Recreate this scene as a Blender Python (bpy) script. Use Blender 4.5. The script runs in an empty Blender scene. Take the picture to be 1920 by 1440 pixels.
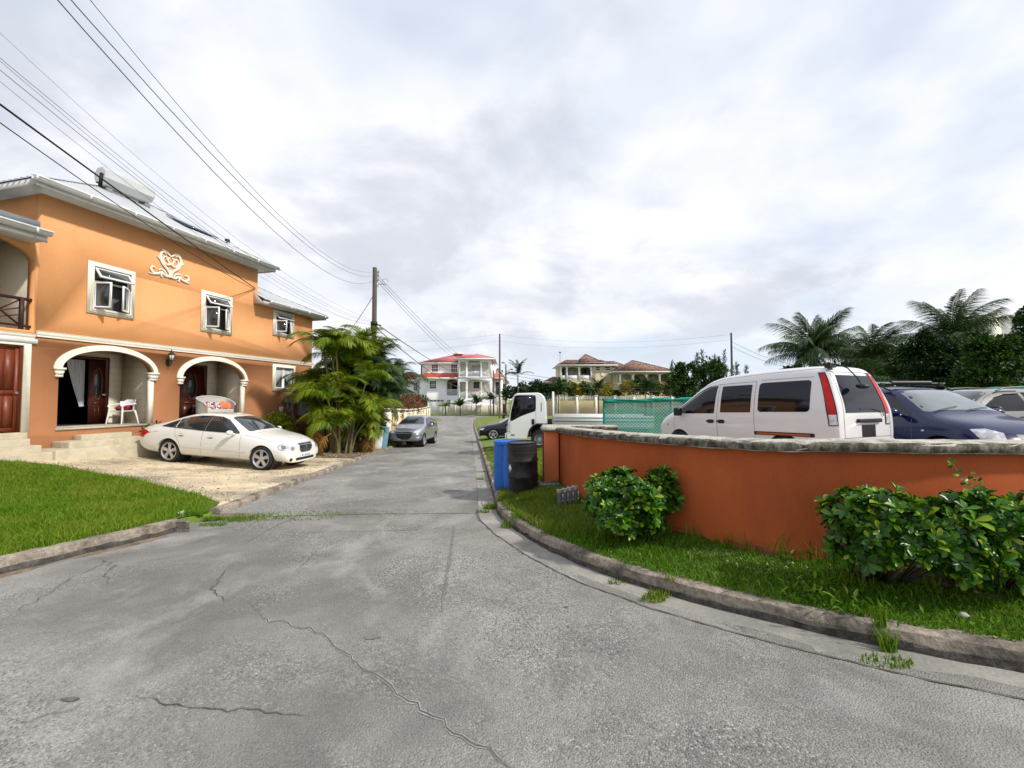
import bpy, bmesh, math, random
import numpy as np
from mathutils import Vector, Matrix, geometry, bvhtree
rad = math.radians
S = bpy.context.scene
COL = S.collection
# ---------------------------------------------------------------- camera, sky, sun, exposure
PITCH = math.atan(28/800.); EYE = 1.5
cam = bpy.data.cameras.new('camera'); camo = bpy.data.objects.new('camera', cam); COL.objects.link(camo)
cam.sensor_width = 36; cam.lens = 15.0; cam.clip_start = .05; cam.clip_end = 3000
camo.location = (0, 0, EYE); camo.rotation_euler = (rad(90) + PITCH, 0, 0)
S.camera = camo
S.render.resolution_x = 1024; S.render.resolution_y = 768
S.view_settings.view_transform = 'Standard'; S.view_settings.look = 'None'
S.view_settings.exposure = 0.2; S.view_settings.gamma = 1
S.view_settings.use_curve_mapping = False
SUNV = Vector((.90*math.cos(rad(42)), -.436*math.cos(rad(42)), math.sin(rad(42)))).normalized()
sl = bpy.data.lights.new('sun', 'SUN'); so = bpy.data.objects.new('sun', sl); COL.objects.link(so)
sl.energy = 3.3; sl.angle = rad(3.5); sl.color = (1, .955, .88)
so.rotation_euler = SUNV.to_track_quat('Z', 'Y').to_euler()
W = bpy.data.worlds.new('World'); S.world = W; W.use_nodes = True
nt = W.node_tree; N = nt.nodes; L = nt.links; N.clear()
def nn(t, **k):
    n = N.new(t)
    for a, b in k.items(): setattr(n, a, b)
    return n
def mth(op, a, b=None, c=None):
    m = nn('ShaderNodeMath', operation=op)
    for i, v in enumerate((a, b, c)):
        if v is None: continue
        if isinstance(v, (int, float)): m.inputs[i].default_value = v
        else: L.new(v, m.inputs[i])
    return m.outputs[0]
wo = nn('ShaderNodeOutputWorld'); bg = nn('ShaderNodeBackground'); L.new(bg.outputs[0], wo.inputs[0])
bg.inputs[1].default_value = .1
sky = nn('ShaderNodeTexSky', sky_type='NISHITA'); sky.sun_disc = False
sky.sun_elevation = math.asin(SUNV.z); sky.sun_rotation = math.atan2(SUNV.x, SUNV.y)
tc = nn('ShaderNodeTexCoord'); sp = nn('ShaderNodeSeparateXYZ'); L.new(tc.outputs['Generated'], sp.inputs[0])
zz = mth('ADD', mth('MAXIMUM', sp.outputs[2], 0.0), .34)
u = mth('DIVIDE', sp.outputs[0], zz); v = mth('DIVIDE', sp.outputs[1], zz)
cb = nn('ShaderNodeCombineXYZ'); L.new(u, cb.inputs[0]); L.new(v, cb.inputs[1]); cb.inputs[2].default_value = 3.7
def wnoise(scale, detail, rough, dist=0, off=0):
    n = nn('ShaderNodeTexNoise'); mp = nn('ShaderNodeMapping'); L.new(cb.outputs[0], mp.inputs[0])
    mp.inputs['Location'].default_value = (off, off*.7, 0)
    L.new(mp.outputs[0], n.inputs['Vector']); n.inputs['Scale'].default_value = scale
    n.inputs['Detail'].default_value = detail; n.inputs['Roughness'].default_value = rough
    n.inputs['Distortion'].default_value = dist; return n.outputs['Fac']
def wramp(f, a, b):
    r = nn('ShaderNodeMapRange', interpolation_type='SMOOTHSTEP'); L.new(f, r.inputs[0])
    r.inputs[1].default_value = a; r.inputs[2].default_value = b; return r.outputs[0]
def wmix(f, a, b):
    m = nn('ShaderNodeMix', data_type='RGBA')
    if isinstance(f, float): m.inputs[0].default_value = f
    else: L.new(f, m.inputs[0])
    for i, c in ((6, a), (7, b)):
        if isinstance(c, tuple): m.inputs[i].default_value = (*c, 1)
        else: L.new(c, m.inputs[i])
    return m.outputs[2]
K = 10.1
veil = wramp(wnoise(.85, 5, .55, .3, 2.2), .30, .56)       # thin white veil over the blue
grey = wramp(mth('ADD', mth('MULTIPLY', wnoise(2.3, 7, .56, .25, 11.3), .6), mth('MULTIPLY', wnoise(1.0, 4, .5, .2, 3.9), .4)), .47, .60)      # darker undersides
fine = wramp(wnoise(3.2, 6, .55, .2, 5.1), .36, .64)
white = wmix(fine, (.79*K, .82*K, .885*K), (.905*K, .912*K, .95*K))
blue = wmix(.28, (.64*K, .74*K, .91*K), sky.outputs[0])
base = wmix(veil, blue, white)
full = wmix(mth('MULTIPLY', grey, .68), base, (.53*K, .565*K, .65*K))
hz = wramp(sp.outputs[2], .0, .22)                            # pale band low over the horizon
full2 = wmix(mth('MULTIPLY', mth('SUBTRACT', 1.0, hz), .5), full, (.80*K, .86*K, .94*K))
L.new(full2, bg.inputs[0])

# ---------------------------------------------------------------- helpers
def ray(px, py):
    xn = (px-960)/800.; yn = (720-py)/800.; c, s = math.cos(PITCH), math.sin(PITCH)
    return Vector((xn, c-yn*s, s+yn*c))
def P(px, py, Y):
    d = ray(px, py); return Vector((0, 0, EYE)) + d*(Y/d.y)
def ss(t): t = np.clip(t, 0, 1); return t*t*(3-2*t)
def RZ(y):
    y = np.asarray(y, float)
    t = np.clip((y-22)/20, 0, 1)
    return np.where(y < 22, -.046*np.maximum(y, -30), -1.012-.388*(1-(1-t)**2))
def crom(pts, n=8):
    pts = [Vector(p) for p in pts]; out = []
    for i in range(len(pts)-1):
        a = pts[max(i-1, 0)]; b = pts[i]; c = pts[i+1]; d = pts[min(i+2, len(pts)-1)]
        for k in range(n):
            t = k/n
            out.append(.5*((2*b)+(c-a)*t+(2*a-5*b+4*c-d)*t*t+(3*b-a-3*c+d)*t**3))
    out.append(pts[-1]); return out
KRp = [(60, 66), (8, 66), (0, 66), (-3.2, 65.6), (-4.8, 64.4), (-5.3, 62.3), (-4.2, 47), (-2.55, 31), (-1.1, 16.1), (-.36, 8.36), (-.24, 6.9), (-.08, 6.15), (.28, 5.18), (.57, 4.62), (.86, 4.16), (1.35, 3.63), (1.98, 3.13), (2.38, 2.88), (2.82, 2.65), (3.6, 2.3), (5, 1.9), (8, 1.5), (20, 1.1), (60, .9)]
KLp = [(-60, 64.5), (-14, 64.5), (-11.5, 64), (-10.3, 62), (-9.6, 57), (-8.06, 43.1), (-6.9, 30), (-5.95, 20.1), (-5.55, 16), (-4.56, 6.64), (-4.45, 5.9), (-4.55, 5.3), (-4.74, 4.78), (-4.93, 4.15), (-5.25, 3.2), (-5.8, 2), (-7.6, 0), (-11, -3), (-20, -9), (-60, -14)]
KR = np.array([tuple(p) for p in crom([(a, b, 0) for a, b in KRp], 5)])[:, :2]
KL = np.array([tuple(p) for p in crom([(a, b, 0) for a, b in KLp], 5)])[:, :2]
def dist(x, y, PL):
    x = np.asarray(x, float); y = np.asarray(y, float); best = np.full(x.shape, 1e9)
    for a, b in zip(PL[:-1], PL[1:]):
        d = b-a; l = (d**2).sum()
        t = np.clip(((x-a[0])*d[0]+(y-a[1])*d[1])/l, 0, 1)
        best = np.minimum(best, np.hypot(x-a[0]-d[0]*t, y-a[1]-d[1]*t))
    return best
def xat(y, PL, lo, hi):
    m = (PL[:, 1] > lo) & (PL[:, 1] < hi); q = PL[m]; o = np.argsort(q[:, 1]); return np.interp(y, q[o, 1], q[o, 0])
def zones(x, y):
    """signed: >0 right of the road, <0 left of it, 0 inside"""
    x = np.asarray(x, float); y = np.asarray(y, float)
    R_ = KR[KR[:, 0] > -90]
    xr = xat(y, KR, .85, 66.01); xl = xat(y, KL, -14, 64.51)
    right = (y > .95) & (y < 66) & (x > xr); left = (y > -14) & (y < 64.5) & (x < xl)
    far = y > 74
    return right, left, far
def side_h(x, y):
    dr = dist(x, y, KR); dl = dist(x, y, KL)
    hr = .12+.13*np.minimum(dr, 1.2)+.05*np.clip(dr-1.2, 0, 7)
    dl = np.minimum(dl, 9); hl = .05+.0106*dl*dl+.08*ss((7-y)/1.3)
    return hr, hl
def HG(x, y):
    """height of the finished ground beside the road, or of the road on it"""
    x = np.asarray(x, float); y = np.asarray(y, float)
    r, l, f = zones(x, y); hr, hl = side_h(x, y); z = RZ(y)
    return z+np.where(r, hr, np.where(l, hl, np.where(f, .12, 0)))
def hg(x, y): return float(HG(np.array([x]), np.array([y]))[0])
def G(px, py, off=None):
    """where the ray through a point of the view meets the ground"""
    d = ray(px, py); Y = np.concatenate([np.arange(1, 30, .01), np.arange(30, 300, .1)])
    X = d.x/d.y*Y; Z = EYE+d.z/d.y*Y; g = HG(X, Y) if off is None else RZ(Y)+off
    i = int(np.argmax(Z < g)); return Vector((X[i], Y[i], g[i]))

def mesh_np(name, V, F, smooth=False):
    me = bpy.data.meshes.new(name); V = np.asarray(V, np.float32); 
    me.vertices.add(len(V)); me.vertices.foreach_set('co', V.ravel())
    if isinstance(F, np.ndarray):
        n, k = F.shape; flat = F.ravel(); st = np.arange(n)*k; tot = np.full(n, k)
    else:
        tot = np.array([len(f) for f in F]); flat = np.concatenate([np.asarray(f) for f in F]); st = np.concatenate([[0], np.cumsum(tot)[:-1]])
    me.loops.add(len(flat)); me.loops.foreach_set('vertex_index', flat.astype(np.int32))
    me.polygons.add(len(tot)); me.polygons.foreach_set('loop_start', st.astype(np.int32))
    try: me.polygons.foreach_set('loop_total', tot.astype(np.int32))
    except Exception: pass
    me.update(calc_edges=True); me.validate()
    if smooth is not False:
        me.polygons.foreach_set('use_smooth', np.ones(len(me.polygons), bool))
        if smooth is not True: me.set_sharp_from_angle(angle=rad(smooth))
    return me
def tagit(o, label=None, cat=None, group=None, kind=None):
    if label: o['label'] = label
    if cat: o['category'] = cat
    if group: o['group'] = group
    if kind: o['kind'] = kind
    return o
def thing(name, label, cat, loc=(0, 0, 0), rz=0, group=None, kind=None):
    o = bpy.data.objects.new(name, None); COL.objects.link(o)
    o.location = loc; o.rotation_euler = (0, 0, rz); o.empty_display_size = .2
    return tagit(o, label, cat, group, kind)
def lnk(name, me, m, parent=None, world=False):
    o = bpy.data.objects.new(name, me); COL.objects.link(o)
    for q in (m if isinstance(m, (list, tuple)) else [m]): me.materials.append(q)
    if parent is not None:
        o.parent = parent
        if world:
            ch = []; p = parent
            while p is not None: ch.append(p); p = p.parent
            M = Matrix()
            for p in reversed(ch): M = M @ p.matrix_parent_inverse @ Matrix.LocRotScale(p.location, p.rotation_euler, p.scale)
            o.matrix_parent_inverse = M.inverted()
    return o
def copy_tree(o, parent=None):
    c = o.copy(); COL.objects.link(c)
    if parent is not None: c.parent = parent
    for ch in list(o.children): copy_tree(ch, c)
    return c
class MB:
    def __init__(s): s.v = []; s.f = []; s.M = Matrix()
    def add(s, V, F):
        n = len(s.v); s.v += [tuple(s.M @ Vector(p)) for p in V]; s.f += [tuple(i+n for i in f) for f in F]; return s
    def box(s, x0, x1, y0, y1, z0, z1):
        return s.add([(x0, y0, z0), (x1, y0, z0), (x1, y1, z0), (x0, y1, z0), (x0, y0, z1), (x1, y0, z1), (x1, y1, z1), (x0, y1, z1)],
                     [(0, 3, 2, 1), (4, 5, 6, 7), (0, 1, 5, 4), (1, 2, 6, 5), (2, 3, 7, 6), (3, 0, 4, 7)])
    def bar(s, a, b, w, h=None, up=(0, 0, 1)):
        a = Vector(a); b = Vector(b); h = h or w; d = (b-a).normalized(); U = Vector(up)
        if abs(d.dot(U)) > .99: U = Vector((0, 1, 0))
        X = d.cross(U).normalized()*w/2; Y = X.cross(d).normalized()*h/2
        return s.add([a-X-Y, a+X-Y, a+X+Y, a-X+Y, b-X-Y, b+X-Y, b+X+Y, b-X+Y], [(0, 3, 2, 1), (4, 5, 6, 7), (0, 1, 5, 4), (1, 2, 6, 5), (2, 3, 7, 6), (3, 0, 4, 7)])
    def tube(s, pts, r, n=8, cap=True):
        pts = [Vector(p) for p in pts]; rr = r if isinstance(r, (list, tuple)) else [r]*len(pts); V = []; F = []; X = None
        for i, p in enumerate(pts):
            d = (pts[min(i+1, len(pts)-1)]-pts[max(i-1, 0)]).normalized()
            if X is None:
                q = Vector((0, 0, 1)) if abs(d.z) < .9 else Vector((1, 0, 0)); X = d.cross(q).normalized()
            else: X = (X-d*X.dot(d)).normalized()
            Y = d.cross(X)
            V += [p+(X*math.cos(2*math.pi*k/n)+Y*math.sin(2*math.pi*k/n))*rr[i] for k in range(n)]
        for i in range(len(pts)-1):
            F += [(i*n+k, i*n+(k+1) % n, (i+1)*n+(k+1) % n, (i+1)*n+k) for k in range(n)]
        if cap: F += [tuple(range(n-1, -1, -1)), tuple(range((len(pts)-1)*n, len(pts)*n))]
        return s.add(V, F)
    def lathe(s, prof, n=24, c=(0, 0, 0), axis='z', cap=True):
        V = []; F = []; c = Vector(c)
        for (r, h) in prof:
            for k in range(n):
                a = 2*math.pi*k/n; x, y = r*math.cos(a), r*math.sin(a)
                V.append(c+Vector({'z': (x, y, h), 'x': (h, x, y), 'y': (y, h, x)}[axis]))
        for i in range(len(prof)-1):
            F += [(i*n+k, i*n+(k+1) % n, (i+1)*n+(k+1) % n, (i+1)*n+k) for k in range(n)]
        if cap: F += [tuple(range(n-1, -1, -1)), tuple(range((len(prof)-1)*n, len(prof)*n))]
        return s.add(V, F)
    def prism(s, poly, a, b, plane='xz'):
        """closed 2D outline given in a plane, extruded between a and b along the third axis"""
        n = len(poly); mp = {'xz': lambda p, h: (p[0], h, p[1]), 'yz': lambda p, h: (h, p[0], p[1]), 'xy': lambda p, h: (p[0], p[1], h)}[plane]
        tri = geometry.tessellate_polygon([[Vector((p[0], p[1], 0)) for p in poly]])
        V = [mp(p, a) for p in poly]+[mp(p, b) for p in poly]
        F = [tuple(t) for t in tri]+[tuple(i+n for i in reversed(t)) for t in tri]+[(i, (i+1) % n, n+(i+1) % n, n+i) for i in range(n)]
        return s.add(V, F)
    def wall(s, loops, a, b, plane='xz'):
        """wall sheet with openings: first loop the outline, the rest holes"""
        mp = {'xz': lambda p, h: (p[0], h, p[1]), 'yz': lambda p, h: (h, p[0], p[1])}[plane]
        tri = geometry.tessellate_polygon([[Vector((p[0], p[1], 0)) for p in l] for l in loops])
        A = [p for l in loops for p in l]; n = len(A); V = [mp(p, a) for p in A]+[mp(p, b) for p in A]
        F = [tuple(t) for t in tri]+[tuple(i+n for i in reversed(t)) for t in tri]; o = 0
        for l in loops:
            m = len(l); F += [(o+i, o+(i+1) % m, n+o+(i+1) % m, n+o+i) for i in range(m)]; o += m
        return s.add(V, F)
    def ball(s, c, r, n=10, sz=1, seed=None):
        c = Vector(c); rs = random.Random(seed) if seed is not None else None; V = []; F = []
        for i in range(1, n//2):
            for k in range(n):
                t = math.pi*i/(n//2); a = 2*math.pi*k/n; q = 1+(rs.uniform(-.25, .25) if rs else 0)
                V.append(c+Vector((math.sin(t)*math.cos(a)*r*q, math.sin(t)*math.sin(a)*r*q, math.cos(t)*r*sz*q)))
        m = n//2-1
        for i in range(m-1): F += [(i*n+k, (i+1)*n+k, (i+1)*n+(k+1) % n, i*n+(k+1) % n) for k in range(n)]
        V += [c+Vector((0, 0, r*sz)), c-Vector((0, 0, r*sz))]
        F += [(len(V)-2, k, (k+1) % n) for k in range(n)]+[(len(V)-1, (m-1)*n+(k+1) % n, (m-1)*n+k) for k in range(n)]
        return s.add(V, F)
    def out(s, name, m, parent=None, smooth=False, world=False, fix=True, bevel=0, label=None):
        me = mesh_np(name, np.array(s.v), s.f)
        if fix:
            bm = bmesh.new(); bm.from_mesh(me); bmesh.ops.recalc_face_normals(bm, faces=bm.faces); bm.to_mesh(me); bm.free()
        if smooth is not False:
            me.polygons.foreach_set('use_smooth', np.ones(len(me.polygons), bool))
            if smooth is not True: me.set_sharp_from_angle(angle=rad(smooth))
        o = lnk(name, me, m, parent, world)
        if bevel:
            b = o.modifiers.new('bevel', 'BEVEL'); b.width = bevel; b.segments = 2; b.limit_method = 'ANGLE'; b.angle_limit = rad(40)
        if label: o['label'] = label
        return o
def arc(cx, cz, rx, rz, a0, a1, n=16):
    return [(cx+rx*math.cos(rad(a0+(a1-a0)*i/n)), cz+rz*math.sin(rad(a0+(a1-a0)*i/n))) for i in range(n+1)]
def rect(x0, x1, z0, z1): return [(x0, z0), (x1, z0), (x1, z1), (x0, z1)]
def archp(x0, x1, z0, zs, zc, n=20): return [(x0, z0), (x1, z0)]+arc((x0+x1)/2, zs, (x1-x0)/2, zc-zs, 0, 180, n)

# ---------------------------------------------------------------- materials
def mat(name, c1, c2=None, rough=.8, scale=3., fine=0, bump=0, bscale=60., spec=.3, metal=0, coat=0, stain=None, sscale=.7, samt=.5, stretch=(1, 1, 1), island=None, trans=0, detail=6, srange=(.5, .72), lo=.35, hi=.65):
    m = bpy.data.materials.new(name); m.use_nodes = True; t = m.node_tree; b = t.nodes['Principled BSDF']
    b.inputs['Roughness'].default_value = rough; b.inputs['Specular IOR Level'].default_value = spec
    b.inputs['Metallic'].default_value = metal; b.inputs['Coat Weight'].default_value = coat; b.inputs['Coat Roughness'].default_value = .04
    b.inputs['Base Color'].default_value = (*c1, 1); ln = t.links.new
    co = t.nodes.new('ShaderNodeTexCoord'); mp = t.nodes.new('ShaderNodeMapping'); mp.inputs['Scale'].default_value = stretch; ln(co.outputs['Object'], mp.inputs[0])
    def noise(sc, d=detail):
        n = t.nodes.new('ShaderNodeTexNoise'); n.inputs['Scale'].default_value = sc; n.inputs['Detail'].default_value = d
        n.inputs['Roughness'].default_value = .6; ln(mp.outputs[0], n.inputs['Vector']); return n.outputs['Fac']
    def rng(f, a, b2, o0=0, o1=1):
        r = t.nodes.new('ShaderNodeMapRange'); ln(f, r.inputs[0]); r.inputs[1].default_value = a; r.inputs[2].default_value = b2; r.inputs[3].default_value = o0; r.inputs[4].default_value = o1; return r.outputs[0]
    def mx(f, a, b2, bt='MIX'):
        x = t.nodes.new('ShaderNodeMix'); x.data_type = 'RGBA'; x.blend_type = bt
        if isinstance(f, (int, float)): x.inputs[0].default_value = f
        else: ln(f, x.inputs[0])
        for i, c in ((6, a), (7, b2)):
            if isinstance(c, tuple): x.inputs[i].default_value = (*c, 1)
            else: ln(c, x.inputs[i])
        return x.outputs[2]
    col = None
    if c2 is not None: col = mx(rng(noise(scale), lo, hi), tuple(c1), tuple(c2))
    if island is not None:
        g = t.nodes.new('ShaderNodeNewGeometry'); cr = t.nodes.new('ShaderNodeValToRGB'); ln(g.outputs['Random Per Island'], cr.inputs[0])
        els = cr.color_ramp.elements
        for i, (p_, c_) in enumerate(island):
            e = els[i] if i < 2 else els.new(p_); e.position = p_; e.color = (*c_, 1)
        col = cr.outputs[0]
        if c2 is not None: col = mx(rng(noise(scale, 3), lo, hi), col, tuple(c2))
    if stain is not None: col = mx(rng(noise(sscale, 8), srange[0], srange[1], 0, samt), col if col else tuple(c1), tuple(stain))
    if fine: 
        f = rng(noise(bscale, 2), .3, .7, 1-fine, 1+fine); k = t.nodes.new('ShaderNodeCombineColor')
        for i in range(3): ln(f, k.inputs[i])
        col = mx(1.0, col if col else tuple(c1), k.outputs[0], 'MULTIPLY')
    if col: ln(col, b.inputs['Base Color'])
    if bump:
        bp = t.nodes.new('ShaderNodeBump'); bp.inputs['Strength'].default_value = 1; bp.inputs['Distance'].default_value = bump
        ln(noise(bscale, 4), bp.inputs['Height']); ln(bp.outputs[0], b.inputs['Normal'])
    if trans:
        o = t.nodes['Material Output']; tr = t.nodes.new('ShaderNodeBsdfTranslucent'); a = t.nodes.new('ShaderNodeMixShader'); a.inputs[0].default_value = trans
        if col: ln(col, tr.inputs[0])
        else: tr.inputs[0].default_value = (*c1, 1)
        ln(b.outputs[0], a.inputs[1]); ln(tr.outputs[0], a.inputs[2]); ln(a.outputs[0], o.inputs[0])
    m['_'] = 1
    return m
def nodes_of(m): return m.node_tree, m.node_tree.nodes, m.node_tree.nodes['Principled BSDF'], m.node_tree.links.new
M = {}
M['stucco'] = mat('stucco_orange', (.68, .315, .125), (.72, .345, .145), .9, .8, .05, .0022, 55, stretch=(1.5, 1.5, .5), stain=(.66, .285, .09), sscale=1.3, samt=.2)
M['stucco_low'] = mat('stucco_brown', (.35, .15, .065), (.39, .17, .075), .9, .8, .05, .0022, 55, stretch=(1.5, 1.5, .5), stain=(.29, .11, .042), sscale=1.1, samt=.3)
M['terra_lit'] = mat('sunlit_terracotta', (.80, .23, .085), (.84, .25, .095), .82, 1.2, .05, .0015, 70)  # wall terracotta lightened, sunlight on the pier put into the colour
M['terra'] = mat('terracotta_paint', (.44, .095, .022), (.49, .11, .028), .82, 1.2, .05, .0015, 70, stain=(.30, .065, .022), sscale=2.0, samt=.55, stretch=(1, 1, .45), srange=(.47, .68))
M['cream'] = mat('cream_plaster', (.78, .74, .62), (.84, .80, .68), .8, 4, .02, .0007, 90, stain=(.66, .60, .47), sscale=3, samt=.3)
M['white_trim'] = mat('white_trim', (.72, .72, .71), (.80, .80, .79), .6, 3, stain=(.5, .49, .46), sscale=4, samt=.35)
M['fascia'] = mat('grey_fascia', (.50, .49, .47), (.58, .57, .55), .7, 3, stain=(.36, .35, .33), sscale=4, samt=.4)
M['white_wall'] = mat('white_render', (.80, .80, .82), (.86, .86, .87), .85, 1, stain=(.66, .66, .67), sscale=.5, samt=.3)
M['beige_wall'] = mat('beige_render', (.60, .55, .44), (.66, .61, .50), .85, 1)
M['yellow_wall'] = mat('pale_yellow_render', (.52, .455, .29), (.58, .51, .33), .85, .8, stain=(.5, .43, .27), sscale=.5, samt=.4)
M['boundary'] = mat('buff_boundary_paint', (.72, .52, .25), (.78, .58, .30), .85, .8, stain=(.5, .38, .2), sscale=.8, samt=.5)
M['tan_wall'] = mat('tan_wall_paint', (.50, .40, .22), (.56, .46, .27), .85, .6, stain=(.36, .28, .16), sscale=.5, samt=.6)
M['roof_metal'] = mat('galvanised_sheet', (.50, .51, .52), (.60, .61, .62), .42, 1.5, stain=(.36, .35, .33), sscale=1.5, samt=.55, metal=.35)
M['roof_red'] = mat('red_roof_paint', (.52, .13, .135), (.58, .17, .17), .55, .5, stain=(.62, .28, .25), sscale=.3, samt=.35)
M['rust'] = mat('orange_red_roof_paint', (.42, .05, .02), (.55, .09, .03), .5, .6)
M['kerb'] = mat('old_kerb_concrete', (.38, .32, .25), (.16, .135, .11), .92, 2.5, .3, .016, 30, stain=(.04, .036, .03), sscale=3.2, samt=1.0)
M['splash'] = mat('wall_base_dirt', (.16, .075, .035), (.30, .10, .04), .95, 9, .2, .003, 40)
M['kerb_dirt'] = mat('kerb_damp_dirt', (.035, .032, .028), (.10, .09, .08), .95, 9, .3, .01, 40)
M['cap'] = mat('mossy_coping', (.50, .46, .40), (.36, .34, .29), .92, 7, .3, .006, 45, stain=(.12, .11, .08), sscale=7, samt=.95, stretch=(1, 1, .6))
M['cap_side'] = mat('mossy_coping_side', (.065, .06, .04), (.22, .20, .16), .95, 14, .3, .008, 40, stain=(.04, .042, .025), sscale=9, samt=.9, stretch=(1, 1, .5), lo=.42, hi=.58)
M['conc'] = mat('pale_concrete', (.50, .45, .36), (.40, .36, .29), .9, 2, .1, .003, 50, stain=(.25, .23, .18), sscale=1.4, samt=.7)
M['marl'] = mat('marl_driveway', (.66, .545, .37), (.50, .41, .28), .95, 1.1, .2, .012, 30, stain=(.19, .175, .13), sscale=.8, samt=.85, lo=.42, hi=.58, srange=(.46, .62))
M['steps'] = mat('sandstone_steps', (.46, .40, .28), (.56, .49, .36), .92, 2.2, .1, .003, 50, stain=(.22, .2, .15), sscale=2, samt=.6)
M['gutterc'] = mat('gutter_concrete', (.36, .335, .295), (.22, .21, .19), .92, 2.3, .12, .004, 45, stain=(.14, .135, .125), sscale=1.5, samt=.8)
M['soil'] = mat('dry_soil', (.22, .165, .11), (.12, .09, .06), .98, 5, .2, .012, 30, stain=(.38, .33, .26), sscale=9, samt=.5)
M['lawn_base'] = mat('lawn_soil', (.07, .14, .015), (.10, .18, .02), .98, 3, .2, .01, 40, stain=(.17, .17, .05), sscale=1.3, samt=.7)
M['ground'] = mat('ground_grass', (.10, .19, .02), (.18, .21, .04), .98, .9, .25, .02, 25, stain=(.28, .24, .13), sscale=.8, samt=.8)
M['wood'] = mat('red_brown_wood', (.22, .045, .014), (.13, .028, .011), .45, 3, stretch=(6, 6, .6), spec=.5)
M['wood_dark'] = mat('dark_mahogany', (.085, .018, .010), (.05, .012, .008), .35, 3, stretch=(6, 6, .6), spec=.5)
M['rail'] = mat('dark_brown_rail', (.055, .022, .017), None, .5)
M['glass_h'] = mat('house_glass', (.022, .03, .034), None, .05, spec=.8)
M['pvc'] = mat('white_window_frame', (.80, .80, .80), None, .4)
M['curtain'] = mat('curtain_cloth', (.10, .115, .125), (.16, .17, .175), .9, 8, stretch=(1, 1, .1))
M['curtain_w'] = mat('white_curtain', (.55, .58, .60), (.40, .43, .45), .9, 9, stretch=(3, 3, .1))
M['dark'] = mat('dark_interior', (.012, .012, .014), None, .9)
M['black'] = mat('black_plastic', (.014, .014, .016), None, .45, spec=.4)
M['rubber'] = mat('tyre_rubber', (.016, .016, .017), (.03, .029, .027), .85, 6)
M['alloy'] = mat('alloy_rim', (.55, .55, .56), None, .28, metal=.75)
M['chrome'] = mat('chrome', (.75, .75, .77), None, .12, metal=1)
M['iron'] = mat('black_iron', (.018, .017, .017), None, .5)
M['tank'] = mat('grey_tank', (.50, .51, .51), (.56, .57, .57), .4, 2, metal=.2)
M['meter'] = mat('grey_cabinet', (.20, .225, .25), (.24, .265, .29), .5, 3)
M['pole'] = mat('weathered_pole', (.17, .135, .11), (.10, .08, .065), .9, 2, .2, .004, 40, stretch=(4, 4, .4))
M['cable'] = mat('cable_grey', (.10, .10, .105), None, .6)
M['cable_b'] = mat('cable_black', (.012, .012, .012), None, .6)
M['barrel_blue'] = mat('blue_barrel_plastic', (.012, .125, .50), (.02, .15, .56), .42, 5, spec=.4, stain=(.02, .08, .25), sscale=6, samt=.4)
M['barrel_pale'] = mat('faded_blue_plastic', (.13, .27, .38), (.16, .32, .44), .5, 4)
M['barrel_white'] = mat('white_barrel_plastic', (.66, .66, .62), (.72, .72, .68), .5, 4, stain=(.4, .36, .28), sscale=3, samt=.5)
M['drum'] = mat('black_drum_steel', (.012, .012, .013), (.028, .026, .024), .42, 5, .1, .002, 30, stain=(.09, .06, .045), sscale=6, samt=.45)
M['sticker'] = mat('white_sticker', (.68, .68, .68), None, .6)
M['net'] = mat('teal_net', (.0, .17, .135), (.01, .21, .16), .7, 2, stretch=(1, 1, 1))
M['net_roll'] = mat('teal_bunched_cloth', (.0, .20, .15), (.01, .30, .22), .7, 7)
M['chair'] = mat('white_plastic', (.78, .78, .78), None, .4)
M['wicker'] = mat('white_wicker', (.62, .61, .58), (.42, .41, .39), .7, 60, detail=2)
M['cush_r'] = mat('red_patterned_cloth', (.42, .02, .03), (.10, .01, .02), .9, 14, lo=.48, hi=.52)
M['cush_o'] = mat('orange_cushion', (.78, .20, .10), None, .9)
M['cush_p'] = mat('patterned_cushion', (.70, .66, .64), (.14, .02, .05), .9, 16, lo=.49, hi=.51)
M['balus'] = mat('white_balustrade', (.72, .72, .72), None, .7)
M['rock'] = mat('pale_rock', (.50, .47, .42), (.35, .33, .29), .95, 6, .1, .01, 20)
M['slab'] = mat('grey_slab', (.12, .125, .13), (.17, .17, .17), .8, 3)
M['lamp_glass'] = mat('frosted_glass', (.6, .6, .58), None, .3)
# roof tiles for the far villa
def tile_mat():
    m = mat('clay_tiles', (.26, .12, .085), None, .85); t, n, b, ln = nodes_of(m)
    co = n.new('ShaderNodeTexCoord'); br = n.new('ShaderNodeTexNoise'); br.inputs['Scale'].default_value = 3.2; br.inputs['Detail'].default_value = 3
    mp = n.new('ShaderNodeMapping'); mp.inputs['Scale'].default_value = (1.4, .7, .7); ln(co.outputs['Object'], mp.inputs[0]); ln(mp.outputs[0], br.inputs['Vector'])
    cr = n.new('ShaderNodeValToRGB'); ln(br.outputs['Fac'], cr.inputs[0]); e = cr.color_ramp.elements
    e[0].position = .34; e[0].color = (.085, .045, .035, 1); e[1].position = .66; e[1].color = (.34, .24, .18, 1)
    q = e.new(.5); q.color = (.20, .105, .075, 1); ln(cr.outputs[0], b.inputs['Base Color'])
    return m
M['tiles'] = tile_mat()
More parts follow.
